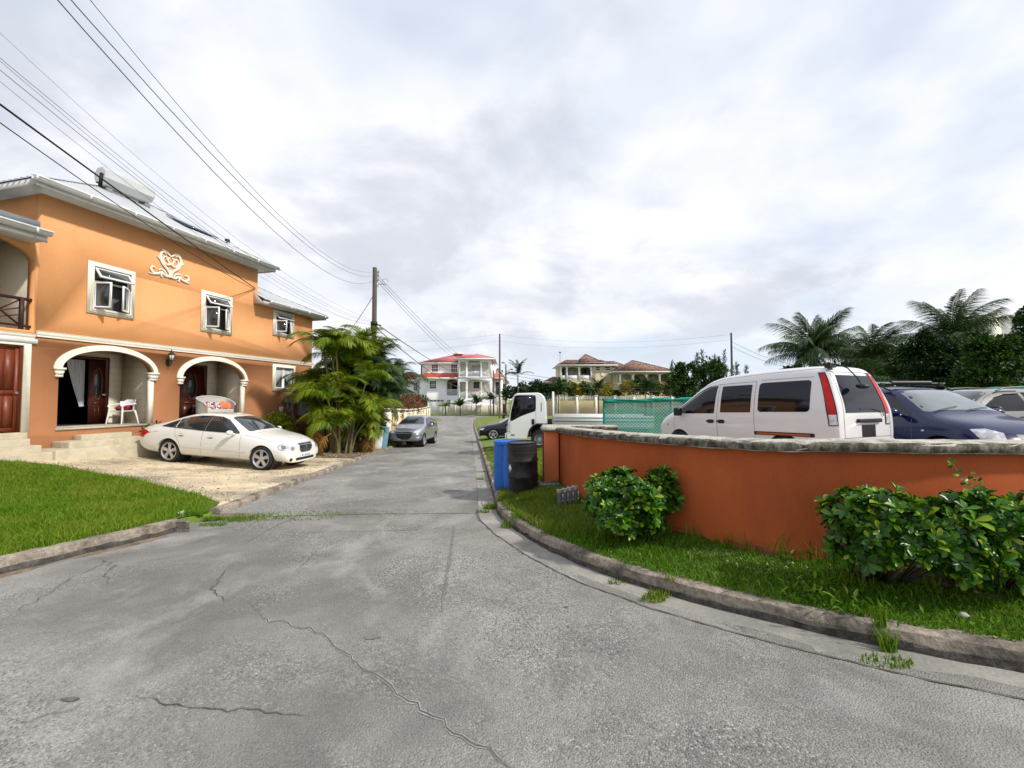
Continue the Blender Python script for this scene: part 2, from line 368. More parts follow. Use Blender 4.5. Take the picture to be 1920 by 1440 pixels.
def block_mat(name, c, mortar, w=.42, h=.21, plane='xz', off=(0, 0)):
    m = mat(name, c, None, .85); t, n, b, ln = nodes_of(m)
    co = n.new('ShaderNodeTexCoord'); s_ = n.new('ShaderNodeSeparateXYZ'); ln(co.outputs['Object'], s_.inputs[0]); cbn = n.new('ShaderNodeCombineXYZ')
    ad = n.new('ShaderNodeMath'); ad.operation = 'ADD'; ln(s_.outputs[0], ad.inputs[0]); ln(s_.outputs[1], ad.inputs[1])
    ln(ad.outputs[0], cbn.inputs[0]); ln(s_.outputs[2], cbn.inputs[1])
    br = n.new('ShaderNodeTexBrick'); ln(cbn.outputs[0], br.inputs['Vector']); br.inputs['Scale'].default_value = 1
    br.inputs['Brick Width'].default_value = w; br.inputs['Row Height'].default_value = h; br.inputs['Mortar Size'].default_value = .006; br.inputs['Mortar Smooth'].default_value = .3
    br.inputs['Color1'].default_value = (*c, 1); br.inputs['Color2'].default_value = (*[k*.93 for k in c], 1); br.inputs['Mortar'].default_value = (*mortar, 1)
    ln(br.outputs['Color'], b.inputs['Base Color']); return m
M['porch'] = block_mat('cream_blockwork', (.66, .60, .48), (.45, .40, .31))
M['brick'] = block_mat('cream_bands', (.7, .7, .7), (.5, .5, .5))
def asphalt():
    m = mat('worn_asphalt', (.2, .2, .2), None, .95); t, n, b, ln = nodes_of(m); b.inputs['Specular IOR Level'].default_value = .25
    co = n.new('ShaderNodeTexCoord')
    def noise(sc, d=5, r=.6, st=(1, 1, 1), dist=0):
        mp = n.new('ShaderNodeMapping'); mp.inputs['Scale'].default_value = st; ln(co.outputs['Object'], mp.inputs[0])
        q = n.new('ShaderNodeTexNoise'); q.inputs['Scale'].default_value = sc; q.inputs['Detail'].default_value = d; q.inputs['Roughness'].default_value = r; q.inputs['Distortion'].default_value = dist
        ln(mp.outputs[0], q.inputs['Vector']); return q.outputs['Fac']
    def mr(f, a, c, o0=0, o1=1):
        r = n.new('ShaderNodeMapRange'); ln(f, r.inputs[0]); r.inputs[1].default_value = a; r.inputs[2].default_value = c; r.inputs[3].default_value = o0; r.inputs[4].default_value = o1; return r.outputs[0]
    def mx(f, a, c, bt='MIX'):
        x = n.new('ShaderNodeMix'); x.data_type = 'RGBA'; x.blend_type = bt
        if isinstance(f, (int, float)): x.inputs[0].default_value = f
        else: ln(f, x.inputs[0])
        for i, k in ((6, a), (7, c)):
            if isinstance(k, tuple): x.inputs[i].default_value = (*k, 1)
            else: ln(k, x.inputs[i])
        return x.outputs[2]
    c = mx(mr(noise(.45, 6, .62, (1, .9, 1), .4), .40, .62), (.192, .182, .165), (.325, .308, .28))
    c = mx(mr(noise(1.9, 7, .65, (1, 1, 1), .6), .47, .72, 0, .6), c, (.14, .138, .137))
    c = mx(mr(noise(.8, 6, .66, (1.2, .8, 1), .5), .50, .68, 0, .7), c, (.43, .41, .385))
    # stones in the surface
    vo = n.new('ShaderNodeTexVoronoi'); vo.inputs['Scale'].default_value = 88; ln(co.outputs['Object'], vo.inputs['Vector'])
    sp_ = n.new('ShaderNodeSeparateColor'); ln(vo.outputs['Color'], sp_.inputs[0])
    cm_ = mr(noise(.45, 4, .6, (1, 1, 1), .5), .43, .60, .10, .95)
    def mul(a, b_):
        q = n.new('ShaderNodeMath'); q.operation = 'MULTIPLY'; ln(a, q.inputs[0]); ln(b_, q.inputs[1]); return q.outputs[0]
    c = mx(mul(mr(sp_.outputs[0], .68, .94, 0, .72), cm_), c, (.55, .53, .50))
    c = mx(mul(mr(sp_.outputs[1], .58, .96, 0, .8), cm_), c, (.055, .054, .052))
    f = noise(190, 2, .6); k = n.new('ShaderNodeCombineColor'); f2 = mr(f, .32, .68, .70, 1.28)
    for i in range(3): ln(f2, k.inputs[i])
    c = mx(1.0, c, k.outputs[0], 'MULTIPLY'); ln(c, b.inputs['Base Color'])
    bp = n.new('ShaderNodeBump'); bp.inputs['Distance'].default_value = .006; bp.inputs['Strength'].default_value = 1
    bp2 = n.new('ShaderNodeMath'); bp2.operation = 'ADD'; ln(mr(vo.outputs['Distance'], 0, .8, 1, 0), bp2.inputs[0]); ln(noise(140, 3), bp2.inputs[1])
    ln(bp2.outputs[0], bp.inputs['Height']); ln(bp.outputs[0], b.inputs['Normal'])
    return m
M['asphalt'] = asphalt()
M['crack'] = mat('crack_dark', (.05, .047, .043), (.16, .15, .14), .95, 14)
M['crack_edge'] = mat('crack_pale', (.42, .40, .37), (.26, .25, .24), .95, 14, lo=.45, hi=.55)
M['tar'] = mat('tar_stain', (.13, .127, .122), (.20, .195, .19), .9, 8)
def paint(name, c, rough=.3, coat=1, metal=0): return mat(name, c, None, rough, coat=coat, spec=.5, metal=metal)
M['p_white'] = paint('cream_white_paint', (.75, .745, .70)); M['p_van'] = paint('white_van_paint', (.72, .70, .71), .35)
M['p_truck'] = paint('truck_white_paint', (.76, .77, .76), .35); M['p_navy'] = mat('navy_paint', (.004, .010, .06), None, .22, coat=.25, spec=.35)
M['p_silver'] = paint('silver_grey_paint', (.27, .28, .31), .3, 1, .55); M['p_black'] = mat('black_paint', (.005, .006, .012), None, .2, coat=.3, spec=.4)
M['p_gold'] = paint('beige_silver_paint', (.26, .25, .235), .3, 1, .4)
M['c_glass'] = mat('tinted_car_glass', (.022, .027, .030), None, .03, spec=.7, coat=.5)
M['c_glass_d'] = mat('dark_car_glass', (.006, .006, .010), None, .04, spec=.45)
M['c_screen'] = mat('pale_windscreen', (.10, .12, .125), (.16, .185, .19), .04, 2, spec=.8, coat=1)
M['headlamp'] = mat('headlamp_glass', (.62, .63, .65), (.40, .41, .43), .12, 9, spec=.7, coat=1, detail=1, lo=.45, hi=.55)
M['red_lamp'] = mat('red_lamp', (.45, .004, .004), (.60, .012, .008), .3, 9, coat=.15, spec=.25)
M['amber'] = mat('amber_lamp', (.7, .22, .02), None, .2, coat=1)
M['seam'] = mat('panel_gap', (.16, .16, .16), None, .8)
M['plate'] = mat('white_plate', (.68, .69, .72), None, .4); M['plate_ink'] = mat('blue_ink', (.08, .12, .38), None, .5)
# foliage
def leafm(name, ramp, rough=.5, trans=.25, spec=.35, c2=None, scale=1.): return mat(name, ramp[0][1], c2, rough, scale, island=ramp, trans=trans, spec=spec)
M['grass'] = leafm('grass_blades', [(0, (.06, .15, .006)), (1, (.26, .34, .03)), (.45, (.085, .21, .006)), (.8, (.14, .27, .010))], .6, .35, .2, (.20, .26, .02), .9)
M['grass_r'] = leafm('verge_grass_blades', [(0, (.06, .14, .008)), (1, (.36, .32, .12)), (.5, (.12, .23, .014)), (.85, (.20, .28, .03))], .6, .35, .2, (.19, .25, .03), 1.1)
M['grass_d'] = leafm('shaded_grass_blades', [(0, (.06, .15, .006)), (1, (.24, .28, .05)), (.5, (.10, .24, .010)), (.9, (.15, .29, .015))], .6, .35, .2)
M['shrub'] = leafm('shrub_leaves', [(0, (.015, .055, .004)), (1, (.34, .42, .02)), (.5, (.03, .11, .004)), (.82, (.09, .25, .006))], .33, .25, .4)
M['shrub_y'] = leafm('yellow_green_leaves', [(0, (.08, .15, .008)), (1, (.60, .45, .02)), (.5, (.20, .30, .015)), (.8, (.40, .38, .02))], .5, .25)
M['dark_leaf'] = leafm('dark_tree_leaves', [(0, (.007, .020, .004)), (1, (.07, .14, .014)), (.6, (.014, .038, .006)), (.88, (.035, .085, .008))], .55, .18)
M['mid_leaf'] = leafm('mid_tree_leaves', [(0, (.010, .032, .004)), (1, (.14, .24, .018)), (.6, (.022, .065, .006)), (.88, (.06, .14, .010))], .55, .2)
M['bronze'] = leafm('red_croton_leaves', [(0, (.14, .03, .018)), (1, (.32, .17, .07)), (.45, (.20, .06, .03)), (.8, (.10, .12, .03))], .5, .2)
M['gold_leaf'] = leafm('golden_leaves', [(0, (.12, .13, .015)), (1, (.55, .40, .02)), (.5, (.32, .26, .02))], .5, .25)
M['areca'] = leafm('areca_leaflets', [(0, (.03, .075, .006)), (1, (.48, .34, .03)), (.45, (.12, .24, .009)), (.8, (.26, .35, .014))], .5, .35, .3)
M['areca_d'] = leafm('dark_palm_leaflets', [(0, (.014, .038, .008)), (1, (.12, .13, .025)), (.5, (.028, .07, .010)), (.9, (.05, .105, .014))], .42, .25, .4)
M['dead'] = leafm('withered_palm_leaflets', [(0, (.34, .13, .02)), (1, (.42, .28, .08))], .7, .2)
M['coco'] = leafm('coconut_leaflets', [(0, (.018, .04, .010)), (1, (.16, .19, .05)), (.5, (.034, .075, .016)), (.85, (.07, .12, .022))], .42, .2, .4)
M['stem'] = mat('palm_stem', (.20, .19, .07), (.14, .11, .06), .7, 6); M['trunk'] = mat('trunk_bark', (.13, .11, .09), (.08, .065, .05), .9, 8, .1, .006, 30)
M['litter'] = leafm('dry_leaf_litter', [(0, (.10, .05, .02)), (1, (.42, .33, .18)), (.5, (.24, .13, .05)), (.8, (.30, .24, .10))], .85, .1)
M['pebble'] = mat('pebbles', (.4, .37, .31), None, .95, island=[(0, (.14, .12, .09)), (1, (.60, .53, .42)), (.5, (.42, .35, .25))])
M['bluegum'] = leafm('grey_green_needles', [(0, (.05, .065, .05)), (1, (.12, .14, .10))], .7, .2)
# ---------------------------------------------------------------- ground, road, kerbs
def axis(*segs):
    o = []
    for a, b, st in segs: o += list(np.arange(a, b, st))
    return np.array(o)
def sheet(name, xs, ys, zf, m, **k):
    X, Y = np.meshgrid(xs, ys); Z = zf(X, Y); V = np.stack([X, Y, Z], -1).reshape(-1, 3); w = len(xs); h = len(ys)
    i = (np.arange(h-1)[:, None]*w+np.arange(w-1)[None]).ravel(); F = np.stack([i, i+1, i+w+1, i+w], -1)
    o = lnk(name, mesh_np(name, V, F, True), m); return tagit(o, **k)
def gz(X, Y):
    r, l, f = zones(X, Y); hr, hl = side_h(X, Y); dr = dist(X, Y, KR); dl = dist(X, Y, KL); z = RZ(Y)
    out = z-.2
    out = np.where(r & (dr > .06), z+hr-.01, out); out = np.where(l & (dl > .06), z+hl-.01, out); out = np.where(f, z+.10, out)
    return out
gx = np.concatenate([-np.geomspace(700, 16, 28), axis((-15, -9, .3), (-9, 7, .1), (7, 16, .4)), np.geomspace(16, 700, 30)])
gy = np.concatenate([axis((-60, -12, 6), (-12, 0, .8), (0, 12, .1), (12, 24, .3), (24, 78, .8)), np.geomspace(78, 1200, 22)])
sheet('ground', gx, gy, gz, M['ground'], kind='structure')
sheet('road', np.concatenate([axis((-60, -14, 4), (-14, 10, 1), (10, 61, 4))]), np.concatenate([axis((-40, 0, 4), (0, 24, 1), (24, 75, 1.5)), [74.]]), lambda X, Y: RZ(Y), M['asphalt'], kind='structure')

def offs(PL, d):
    """polyline moved sideways by d (positive = right of its direction)"""
    o = []
    for i, p in enumerate(PL):
        a = PL[max(i-1, 0)]; b = PL[min(i+1, len(PL)-1)]; t = (b-a)/np.hypot(*(b-a)); o.append(p+np.array([t[1], -t[0]])*d)
    return np.array(o)
def resample(PL, st):
    l = np.concatenate([[0], np.cumsum(np.hypot(*(PL[1:]-PL[:-1]).T))]); s = np.arange(0, l[-1], st)
    return np.stack([np.interp(s, l, PL[:, 0]), np.interp(s, l, PL[:, 1])], -1)
def sweep(name, PL, prof, m, zf, smooth=30, parent=None, jit=0, **k):
    """profile points (sideways, up) swept along a plan polyline"""
    rs = np.random.RandomState(3); n = len(prof); V = []; rows = [offs(PL, a) for a, b in prof]
    for i in range(len(PL)):
        for j, (a, b) in enumerate(prof):
            q = rows[j][i]; jj = rs.randn(2)*jit
            V.append((q[0]+jj[0], q[1]+jj[0]*.5, zf(PL[i][0], PL[i][1])+b+jj[1]))
    F = [(i*n+j, (i+1)*n+j, (i+1)*n+j+1, i*n+j+1) for i in range(len(PL)-1) for j in range(n-1)]
    F += [tuple(range(n)), tuple(range((len(PL)-1)*n+n-1, (len(PL)-1)*n-1, -1))]
    me = mesh_np(name, V, F); bm = bmesh.new(); bm.from_mesh(me); bmesh.ops.recalc_face_normals(bm, faces=bm.faces); bm.to_mesh(me); bm.free()
    me.polygons.foreach_set('use_smooth', np.ones(len(me.polygons), bool)); me.set_sharp_from_angle(angle=rad(smooth))
    o = lnk(name, me, m, parent, world=parent is not None); return tagit(o, **k)
rz1 = lambda x, y: float(RZ(y))
KRs = resample(KR, .12)
# right of travel direction from far to near is -x, so kerb body on the +x side of KR has negative offset
kp = [(0, -.12), (-.005, .085), (-.02, .125), (-.05, .138), (-.13, .14), (-.16, .125), (-.165, -.12)]
def sub(PL, cond): return np.array([p for p in PL if cond(p)])
sweep('kerb', sub(KRs, lambda p: p[1] < 62 and p[0] < 14), [(a, b) for a, b in kp], M['kerb'], rz1, jit=.004, kind='structure')
sweep('kerb', sub(resample(KL, .12), lambda p: 6.75 < p[1] < 61 and p[0] > -11), [(-a, b*.72) for a, b in kp], M['kerb'], rz1, jit=.004, kind='structure')
sweep('kerb', sub(resample(KL, .12), lambda p: p[1] < 5.85 and p[0] > -9), [(-a, b*1.08) for a, b in kp], M['kerb'], rz1, jit=.005, kind='structure')
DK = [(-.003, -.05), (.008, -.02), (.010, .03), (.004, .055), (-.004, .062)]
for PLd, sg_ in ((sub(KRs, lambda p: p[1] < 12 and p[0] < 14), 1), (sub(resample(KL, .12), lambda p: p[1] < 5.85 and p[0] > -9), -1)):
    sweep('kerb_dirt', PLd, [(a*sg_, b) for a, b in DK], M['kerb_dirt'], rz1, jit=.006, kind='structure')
sweep('gutter', sub(resample(KR, .25), lambda p: p[1] < 12 and p[0] < 14), [(.0, -.03), (.0, .016), (.2, .006), (.30, .010), (.31, -.03)], M['gutterc'], rz1, jit=.002, kind='structure')
sweep('gutter', sub(resample(KR, .5), lambda p: 11.9 < p[1] < 60), [(.0, -.03), (.0, .02), (.3, .004), (.32, -.03)], M['gutterc'], rz1, jit=.003, kind='structure')
sweep('gutter', sub(resample(KL, .25), lambda p: p[1] < 5.6 and p[0] > -9), [(0, -.03), (0, .010), (-.13, .003), (-.15, -.03)], M['soil'], rz1, jit=.004, kind='structure')

def inpoly(x, y, poly):
    c = np.zeros(x.shape, bool); n = len(poly)
    for i in range(n):
        x1, y1 = poly[i][:2]; x2, y2 = poly[(i+1) % n][:2]
        if y1 == y2: continue
        c ^= ((y1 > y) != (y2 > y)) & (x < (x2-x1)*(y-y1)/(y2-y1)+x1)
    return c
def cdt_poly(poly, st):
    pts = []
    for i, p in enumerate(poly):
        q = poly[(i+1) % len(poly)]; l = math.hypot(q[0]-p[0], q[1]-p[1]); k = max(1, int(l/st))
        pts += [(p[0]+(q[0]-p[0])*j/k, p[1]+(q[1]-p[1])*j/k) for j in range(k)]
    nb = len(pts); A = np.array(pts); x0, y0 = A.min(0); x1, y1 = A.max(0)
    X, Y = np.meshgrid(np.arange(x0+st/2, x1, st), np.arange(y0+st/2, y1, st)); X = X.ravel(); Y = Y.ravel()
    m = inpoly(X, Y, pts); m &= dist(X, Y, np.vstack([A, A[:1]])) > st*.4
    allp = [Vector(p) for p in pts]+[Vector((a, b)) for a, b in zip(X[m], Y[m])]
    r = geometry.delaunay_2d_cdt(allp, [(i, (i+1) % nb) for i in range(nb)], [], 1, 1e-6)
    return [tuple(v) for v in r[0]], [tuple(f) for f in r[2]]
def patch(name, poly, off, m, st=.2, edge=.0, **k):
    v, f = cdt_poly(poly, st); V = np.array(v); z = HG(V[:, 0], V[:, 1])+off
    o = lnk(name, mesh_np(name, np.column_stack([V, z]), f, True), m); return tagit(o, **k)
g2 = lambda *q: [tuple(G(*p)[:2]) for p in q]
# lawn, driveway, verge
lawn_b = g2((0, 862), (109, 873), (255, 900), (365, 926), (412, 943))
lk = [tuple(p) for p in offs(KL, -.15)]
lawn = [(-16, 10.4)]+lawn_b+[(-4.62, 6.3)]+[p for p in [tuple(q) for q in offs(resample(KL, .3), .15)] if p[1] < 6.1 and p[0] > -9]+[(-16, -2)]
patch('lawn', lawn, .006, M['lawn_base'], .25, kind='structure')
kl2 = [p for p in [tuple(q) for q in offs(resample(KL, .3), .15)] if 6.6 < p[1] < 15.6]
drive = [(-16, 10.9), (-16, 12), (-12.4, 12), (-9, 22), (-8.1, 17.2), (-7.3, 15.6)]+kl2+list(reversed(lawn_b))
patch('driveway', drive, .010, M['marl'], .22, kind='structure')
bed = [(-7.2, 15.7), (-8.0, 17.3), (-9.6, 24), (-7.4, 30)]+[p for p in [tuple(q) for q in offs(resample(KL, .4), .15)] if 15.7 < p[1] < 24][0:]
patch('flower_bed', bed, .012, M['soil'], .3, kind='structure')
yard = [(3.2, 4.9), (6, 4.2), (30, 3.6), (30, 17), (4, 17), (1.6, 9.5)]
patch('yard_paving', yard, .008, M['conc'], .5, kind='structure')
# tooth of soil beside the wall and around the blocks
def blob(cx, cy, rx, ry, n=14, seed=0, j=.25):
    r = random.Random(seed); return [(cx+rx*(1+r.uniform(-j, j))*math.cos(2*math.pi*i/n), cy+ry*(1+r.uniform(-j, j))*math.sin(2*math.pi*i/n)) for i in range(n)]
for i, (px, py, rx, ry) in enumerate([(1095, 960, .30, .22), (1000, 918, .4, .3), (960, 925, .3, .25), (975, 960, .16, .12), (1020, 1000, .12, .1), (1840, 1085, .7, .13), (1350, 1040, .35, .06), (1700, 1070, .5, .08), (440, 968, .35, .16)]):
    p = G(px, py); patch('bare_soil', blob(p.x, p.y, rx, ry, seed=i), .014, M['soil'] if i not in (3, 4, 0) else M['conc'], .1, kind='structure')

# cracks and joints in the road
def ribbon(name, pts, w, m, off, seed=0, jit=.02, zf=rz1, st=.05, ends=True, **k):
    PL = resample(np.array(pts, float), st); r = np.random.RandomState(seed); n = len(PL)
    dv = np.cumsum(r.randn(n)*jit*.35); dv = dv-np.linspace(0, dv[-1], n)+r.randn(n)*jit*.35
    C = offs(PL, 0)+0; T = offs(PL, 1)-PL; C = PL+T*np.clip(dv, -.15, .15)[:, None]
    ww = w*(.6+.8*r.rand(n)); 
    if ends: ww *= np.clip(np.minimum(np.arange(n), n-1-np.arange(n))/6., .1, 1)
    A = C+T*ww[:, None]/2; B = C-T*ww[:, None]/2
    V = [(a[0], a[1], zf(a[0], a[1])+off) for a in A]+[(a[0], a[1], zf(a[0], a[1])+off) for a in B]
    F = [(i, i+1, n+i+1, n+i) for i in range(n-1)]
    o = lnk(name, mesh_np(name, V, F), m); return tagit(o, **k)
gr = lambda *q: [tuple(G(px, py, 0)[:2]) for px, py in q]
crack_main = gr((473, 1128), (490, 1158), (530, 1172), (605, 1196), (640, 1225), (690, 1275), (740, 1315), (800, 1350), (850, 1382), (900, 1405), (940, 1438), (990, 1480))
ribbon('road_crack', crack_main, .020, M['crack_edge'], .003, 1, .03, kind='structure'); ribbon('road_crack', crack_main, .0075, M['crack'], .006, 1, .03, kind='structure')
for i, (q, w) in enumerate([(((240, 1303), (300, 1305), (345, 1316), (400, 1325), (480, 1327), (560, 1335), (617, 1343)), .011), (((0, 1354), (60, 1352), (120, 1340), (170, 1318), (205, 1313)), .009),
        (((440, 1058), (408, 1085), (396, 1110), (410, 1130), (425, 1138)), .013), (((625, 1012), (590, 1040), (550, 1085)), .007), (((186, 1046), (190, 1065), (196, 1085), (201, 1100)), .014),
        (((945, 1080), (965, 1100), (985, 1112)), .012), (((990, 1112), (1005, 1125)), .010), (((1400, 1310), (1440, 1335), (1480, 1360)), .008), (((270, 1030), (210, 1050), (160, 1075), (100, 1110), (0, 1165)), .007),
        (((640, 1240), (560, 1270), (500, 1300)), .005), (((1150, 1240), (1200, 1262), (1225, 1290)), .005), (((1045, 1170), (1100, 1180), (1180, 1165)), .005)]):
    ribbon('road_crack', gr(*q), w*.75, M['crack'], .005, i+5, .035, kind='structure')
ribbon('road_joint', gr((415, 972), (560, 967), (700, 964), (820, 963), (928, 963)), .02, M['crack'], .005, 30, .008, kind='structure', ends=False)
ribbon('road_joint', gr((450, 1025), (520, 985), (570, 962), (605, 930)), .012, M['tar'], .005, 31, .004, kind='structure')
ribbon('road_joint', gr((505, 1000), (640, 997), (760, 994), (855, 990)), .008, M['tar'], .005, 32, .004, kind='structure')
ribbon('tar_seam', gr((829, 1150), (836, 1090), (844, 1045), (848, 1010), (852, 985)), .03, M['tar'], .004, 33, .006, kind='structure')
ribbon('road_crack', gr((905, 880), (899, 915), (902, 940), (912, 962)), .02, M['crack'], .006, 35, .01, kind='structure')
ribbon('gutter_joint', [tuple(p) for p in offs(sub(resample(KR, .2), lambda p: p[1] < 7 and p[0] < 12), .32)], .014, M['crack'], .0075, 36, .01, kind='structure', ends=False)
for i, (px, py, rx, ry) in enumerate([(132, 1312, .045, .02), (1061, 1139, .02, .015), (697, 1196, .055, .03)]):
    p = G(px, py, 0); b = blob(p.x, p.y, rx, ry, 10, i); v = [(x, y, rz1(x, y)+.005) for x, y in b]; tagit(lnk('road_stain', mesh_np('road_stain', v, [tuple(range(10))]), M['tar' if i == 2 else 'crack']), kind='structure')

# ---------------------------------------------------------------- grass
def rand_in(poly, n, seed):
    r = np.random.RandomState(seed); A = np.array([p[:2] for p in poly]); lo = A.min(0); hi = A.max(0); out = np.zeros((0, 2))
    while len(out) < n:
        q = lo+r.rand(n*2, 2)*(hi-lo); q = q[inpoly(q[:, 0], q[:, 1], poly)]; out = np.vstack([out, q])
    return out[:n]
def blades(name, pts, h, w, m, seed=0, lean=.5, clump=None, z=None):
    r = np.random.RandomState(seed); n = len(pts); x, y = pts.T; zz = HG(x, y)+.005 if z is None else z
    a = r.rand(n)*2*np.pi; hh = h*(.45+.9*r.rand(n)); 
    if clump is not None: hh = hh*clump
    d = np.stack([np.cos(a), np.sin(a)], -1); b = r.rand(n)*2*np.pi; t = np.stack([np.cos(b), np.sin(b)], -1)
    ln = lean*hh*(.2+.9*r.rand(n)); ww = w*(.6+.8*r.rand(n))/2
    V = np.zeros((n, 5, 3)); B = np.stack([x, y, zz], -1)
    def put(i, side, up, fr):
        V[:, i, :2] = B[:, :2]+d*(side*ww)[:, None]+t*(ln*fr)[:, None]; V[:, i, 2] = B[:, 2]+hh*up
    put(0, -1, 0, 0); put(1, 1, 0, 0); put(2, .75, .6, .35); put(3, -.75, .6, .35); put(4, 0, 1, 1)
    i = np.arange(n)[:, None]*5; Q = np.concatenate([i+np.array([[0, 1, 2, 3]])]); T = i+np.array([[3, 2, 4]])
    flat = np.concatenate([np.concatenate([Q, T], 1).ravel()])
    me = bpy.data.meshes.new(name); me.vertices.add(n*5); me.vertices.foreach_set('co', V.reshape(-1).astype(np.float32))
    me.loops.add(n*7); me.loops.foreach_set('vertex_index', flat.astype(np.int32)); me.polygons.add(n*2)
    st = np.stack([np.arange(n)*7, np.arange(n)*7+4], -1).ravel(); me.polygons.foreach_set('loop_start', st.astype(np.int32))
    try: me.polygons.foreach_set('loop_total', np.tile([4, 3], n).astype(np.int32))
    except Exception: pass
    me.update(calc_edges=True); o = lnk(name, me, m); return tagit(o, kind='stuff')
def vnoise(x, y, s, seed):
    r = np.random.RandomState(seed); g = r.rand(64, 64); X = x*s; Y = y*s; xi = np.floor(X).astype(int); yi = np.floor(Y).astype(int); fx = ss(X-xi); fy = ss(Y-yi)
    h = lambda a, b: g[a % 64, b % 64]
    return (h(xi, yi)*(1-fx)+h(xi+1, yi)*fx)*(1-fy)+(h(xi, yi+1)*(1-fx)+h(xi+1, yi+1)*fx)*fy
lawn_v = [(-12.6, 10.4)]+lawn_b+[(-4.62, 6.3)]+[p for p in [tuple(q) for q in offs(resample(KL, .3), .12)] if p[1] < 6.1 and p[1] > 1.6]+[(-10, 2.5)]
q = rand_in(lawn_v, 130000, 1); cl = vnoise(q[:, 0], q[:, 1], 1.6, 2)*.7+vnoise(q[:, 0], q[:, 1], 6, 3)*.6
edge = np.array(lawn_b+[(-4.62, 6.3)]); de = dist(q[:, 0], q[:, 1], edge); keep = np.random.RandomState(5).rand(len(q)) < np.clip(.25+de*.9, 0, 1)
blades('lawn_grass', q[keep], .062, .010, M['grass'], 1, .8, (.5+cl)[keep])
q = rand_in(lawn_v, 5000, 11); blades('lawn_grass', q, .10, .012, M['grass'], 12, .9)
verge = [tuple(p) for p in offs(sub(resample(KR, .3), lambda p: p[1] < 20 and p[0] < 7), -.1)]+[(7, 3.45), (3.9, 3.45), (2.8, 3.7), (2.3, 3.98), (1.7, 4.9), (1.42, 5.6), (1.1, 6.6), (.85, 8.0), (2.5, 9.5), (2.5, 14), (2, 20)]
near = [p for p in verge if p[1] < 9.2]
q = rand_in(verge, 240000, 21); keepd = np.random.RandomState(6).rand(len(q)) < np.clip(1.5-q[:, 1]*.09, .25, 1)
pt = vnoise(q[:, 0], q[:, 1], 2.1, 8); pt2 = vnoise(q[:, 0], q[:, 1], 7, 9); dry = np.clip((q[:, 1]-4.6)*.16, 0, .35)+np.clip((q[:, 0]-2.6)*.25, 0, .25)
keepd &= (pt*.6+pt2*.4) > (.14+dry*.75)
blades('verge_grass', q[keepd & (q[:, 1] < 5.0)], .052, .0105, M['grass_d'], 22, .9, (.45+pt*.9)[keepd & (q[:, 1] < 5.0)])
blades('verge_grass', q[keepd & (q[:, 1] >= 5.0)], .062, .012, M['grass_r'], 23, .9, (.5+pt*.9)[keepd & (q[:, 1] >= 5.0)])
# weed tufts: (px, py, radius, height, count)
tufts = [(925, 955, .16, .10, 260), (905, 962, .12, .05, 120), (1240, 1120, .12, .06, 120), (1225, 1128, .10, .05, 90), (1160, 1095, .1, .04, 70), (1668, 1225, .06, .14, 50), (1648, 1190, .05, .16, 40), (1660, 1245, .16, .03, 110), (445, 975, .3, .06, 260), (560, 968, .7, .03, 420), (480, 972, .5, .035, 300), (385, 972, .22, .05, 700), (365, 965, .2, .05, 500), (400, 985, .2, .03, 200), (700, 965, .5, .02, 140),
         (1250, 1000, .10, .16, 30), (1310, 1012, .14, .17, 36), (1370, 1024, .16, .2, 36), (1420, 1036, .16, .17, 36), (1480, 1045, .18, .22, 36), (1530, 1052, .2, .20, 40), (1600, 1062, .2, .2, 50), (1045, 1000, .2, .13, 160), (990, 945, .2, .15, 220), (1150, 1010, .2, .16, 200), (1220, 1005, .16, .17, 160), (960, 985, .15, .1, 120), (950, 938, .12, .14, 160), (1050, 940, .1, .2, 90), (900, 900, .12, .06, 70), (903, 860, .2, .06, 60), (940, 890, .25, .2, 160), (1020, 900, .15, .12, 70), (1095, 905, .03, .42, 10), (1100, 890, .04, .3, 12), (1590, 1100, .2, .2, 60), (1800, 1100, .3, .16, 110)]
TP = []; TH = []; rs = np.random.RandomState(40)
for px, py, rd, h, n in tufts:
    c = G(px, py); a = rs.rand(n)*2*np.pi; rr = rd*np.sqrt(rs.rand(n)); TP.append(np.stack([c.x+rr*np.cos(a), c.y+rr*np.sin(a)*.5], -1)); TH.append(np.full(n, h))
TP = np.vstack(TP); TH = np.concatenate(TH); blades('weeds', TP, 1.0, .009, M['grass'], 41, .55, TH)
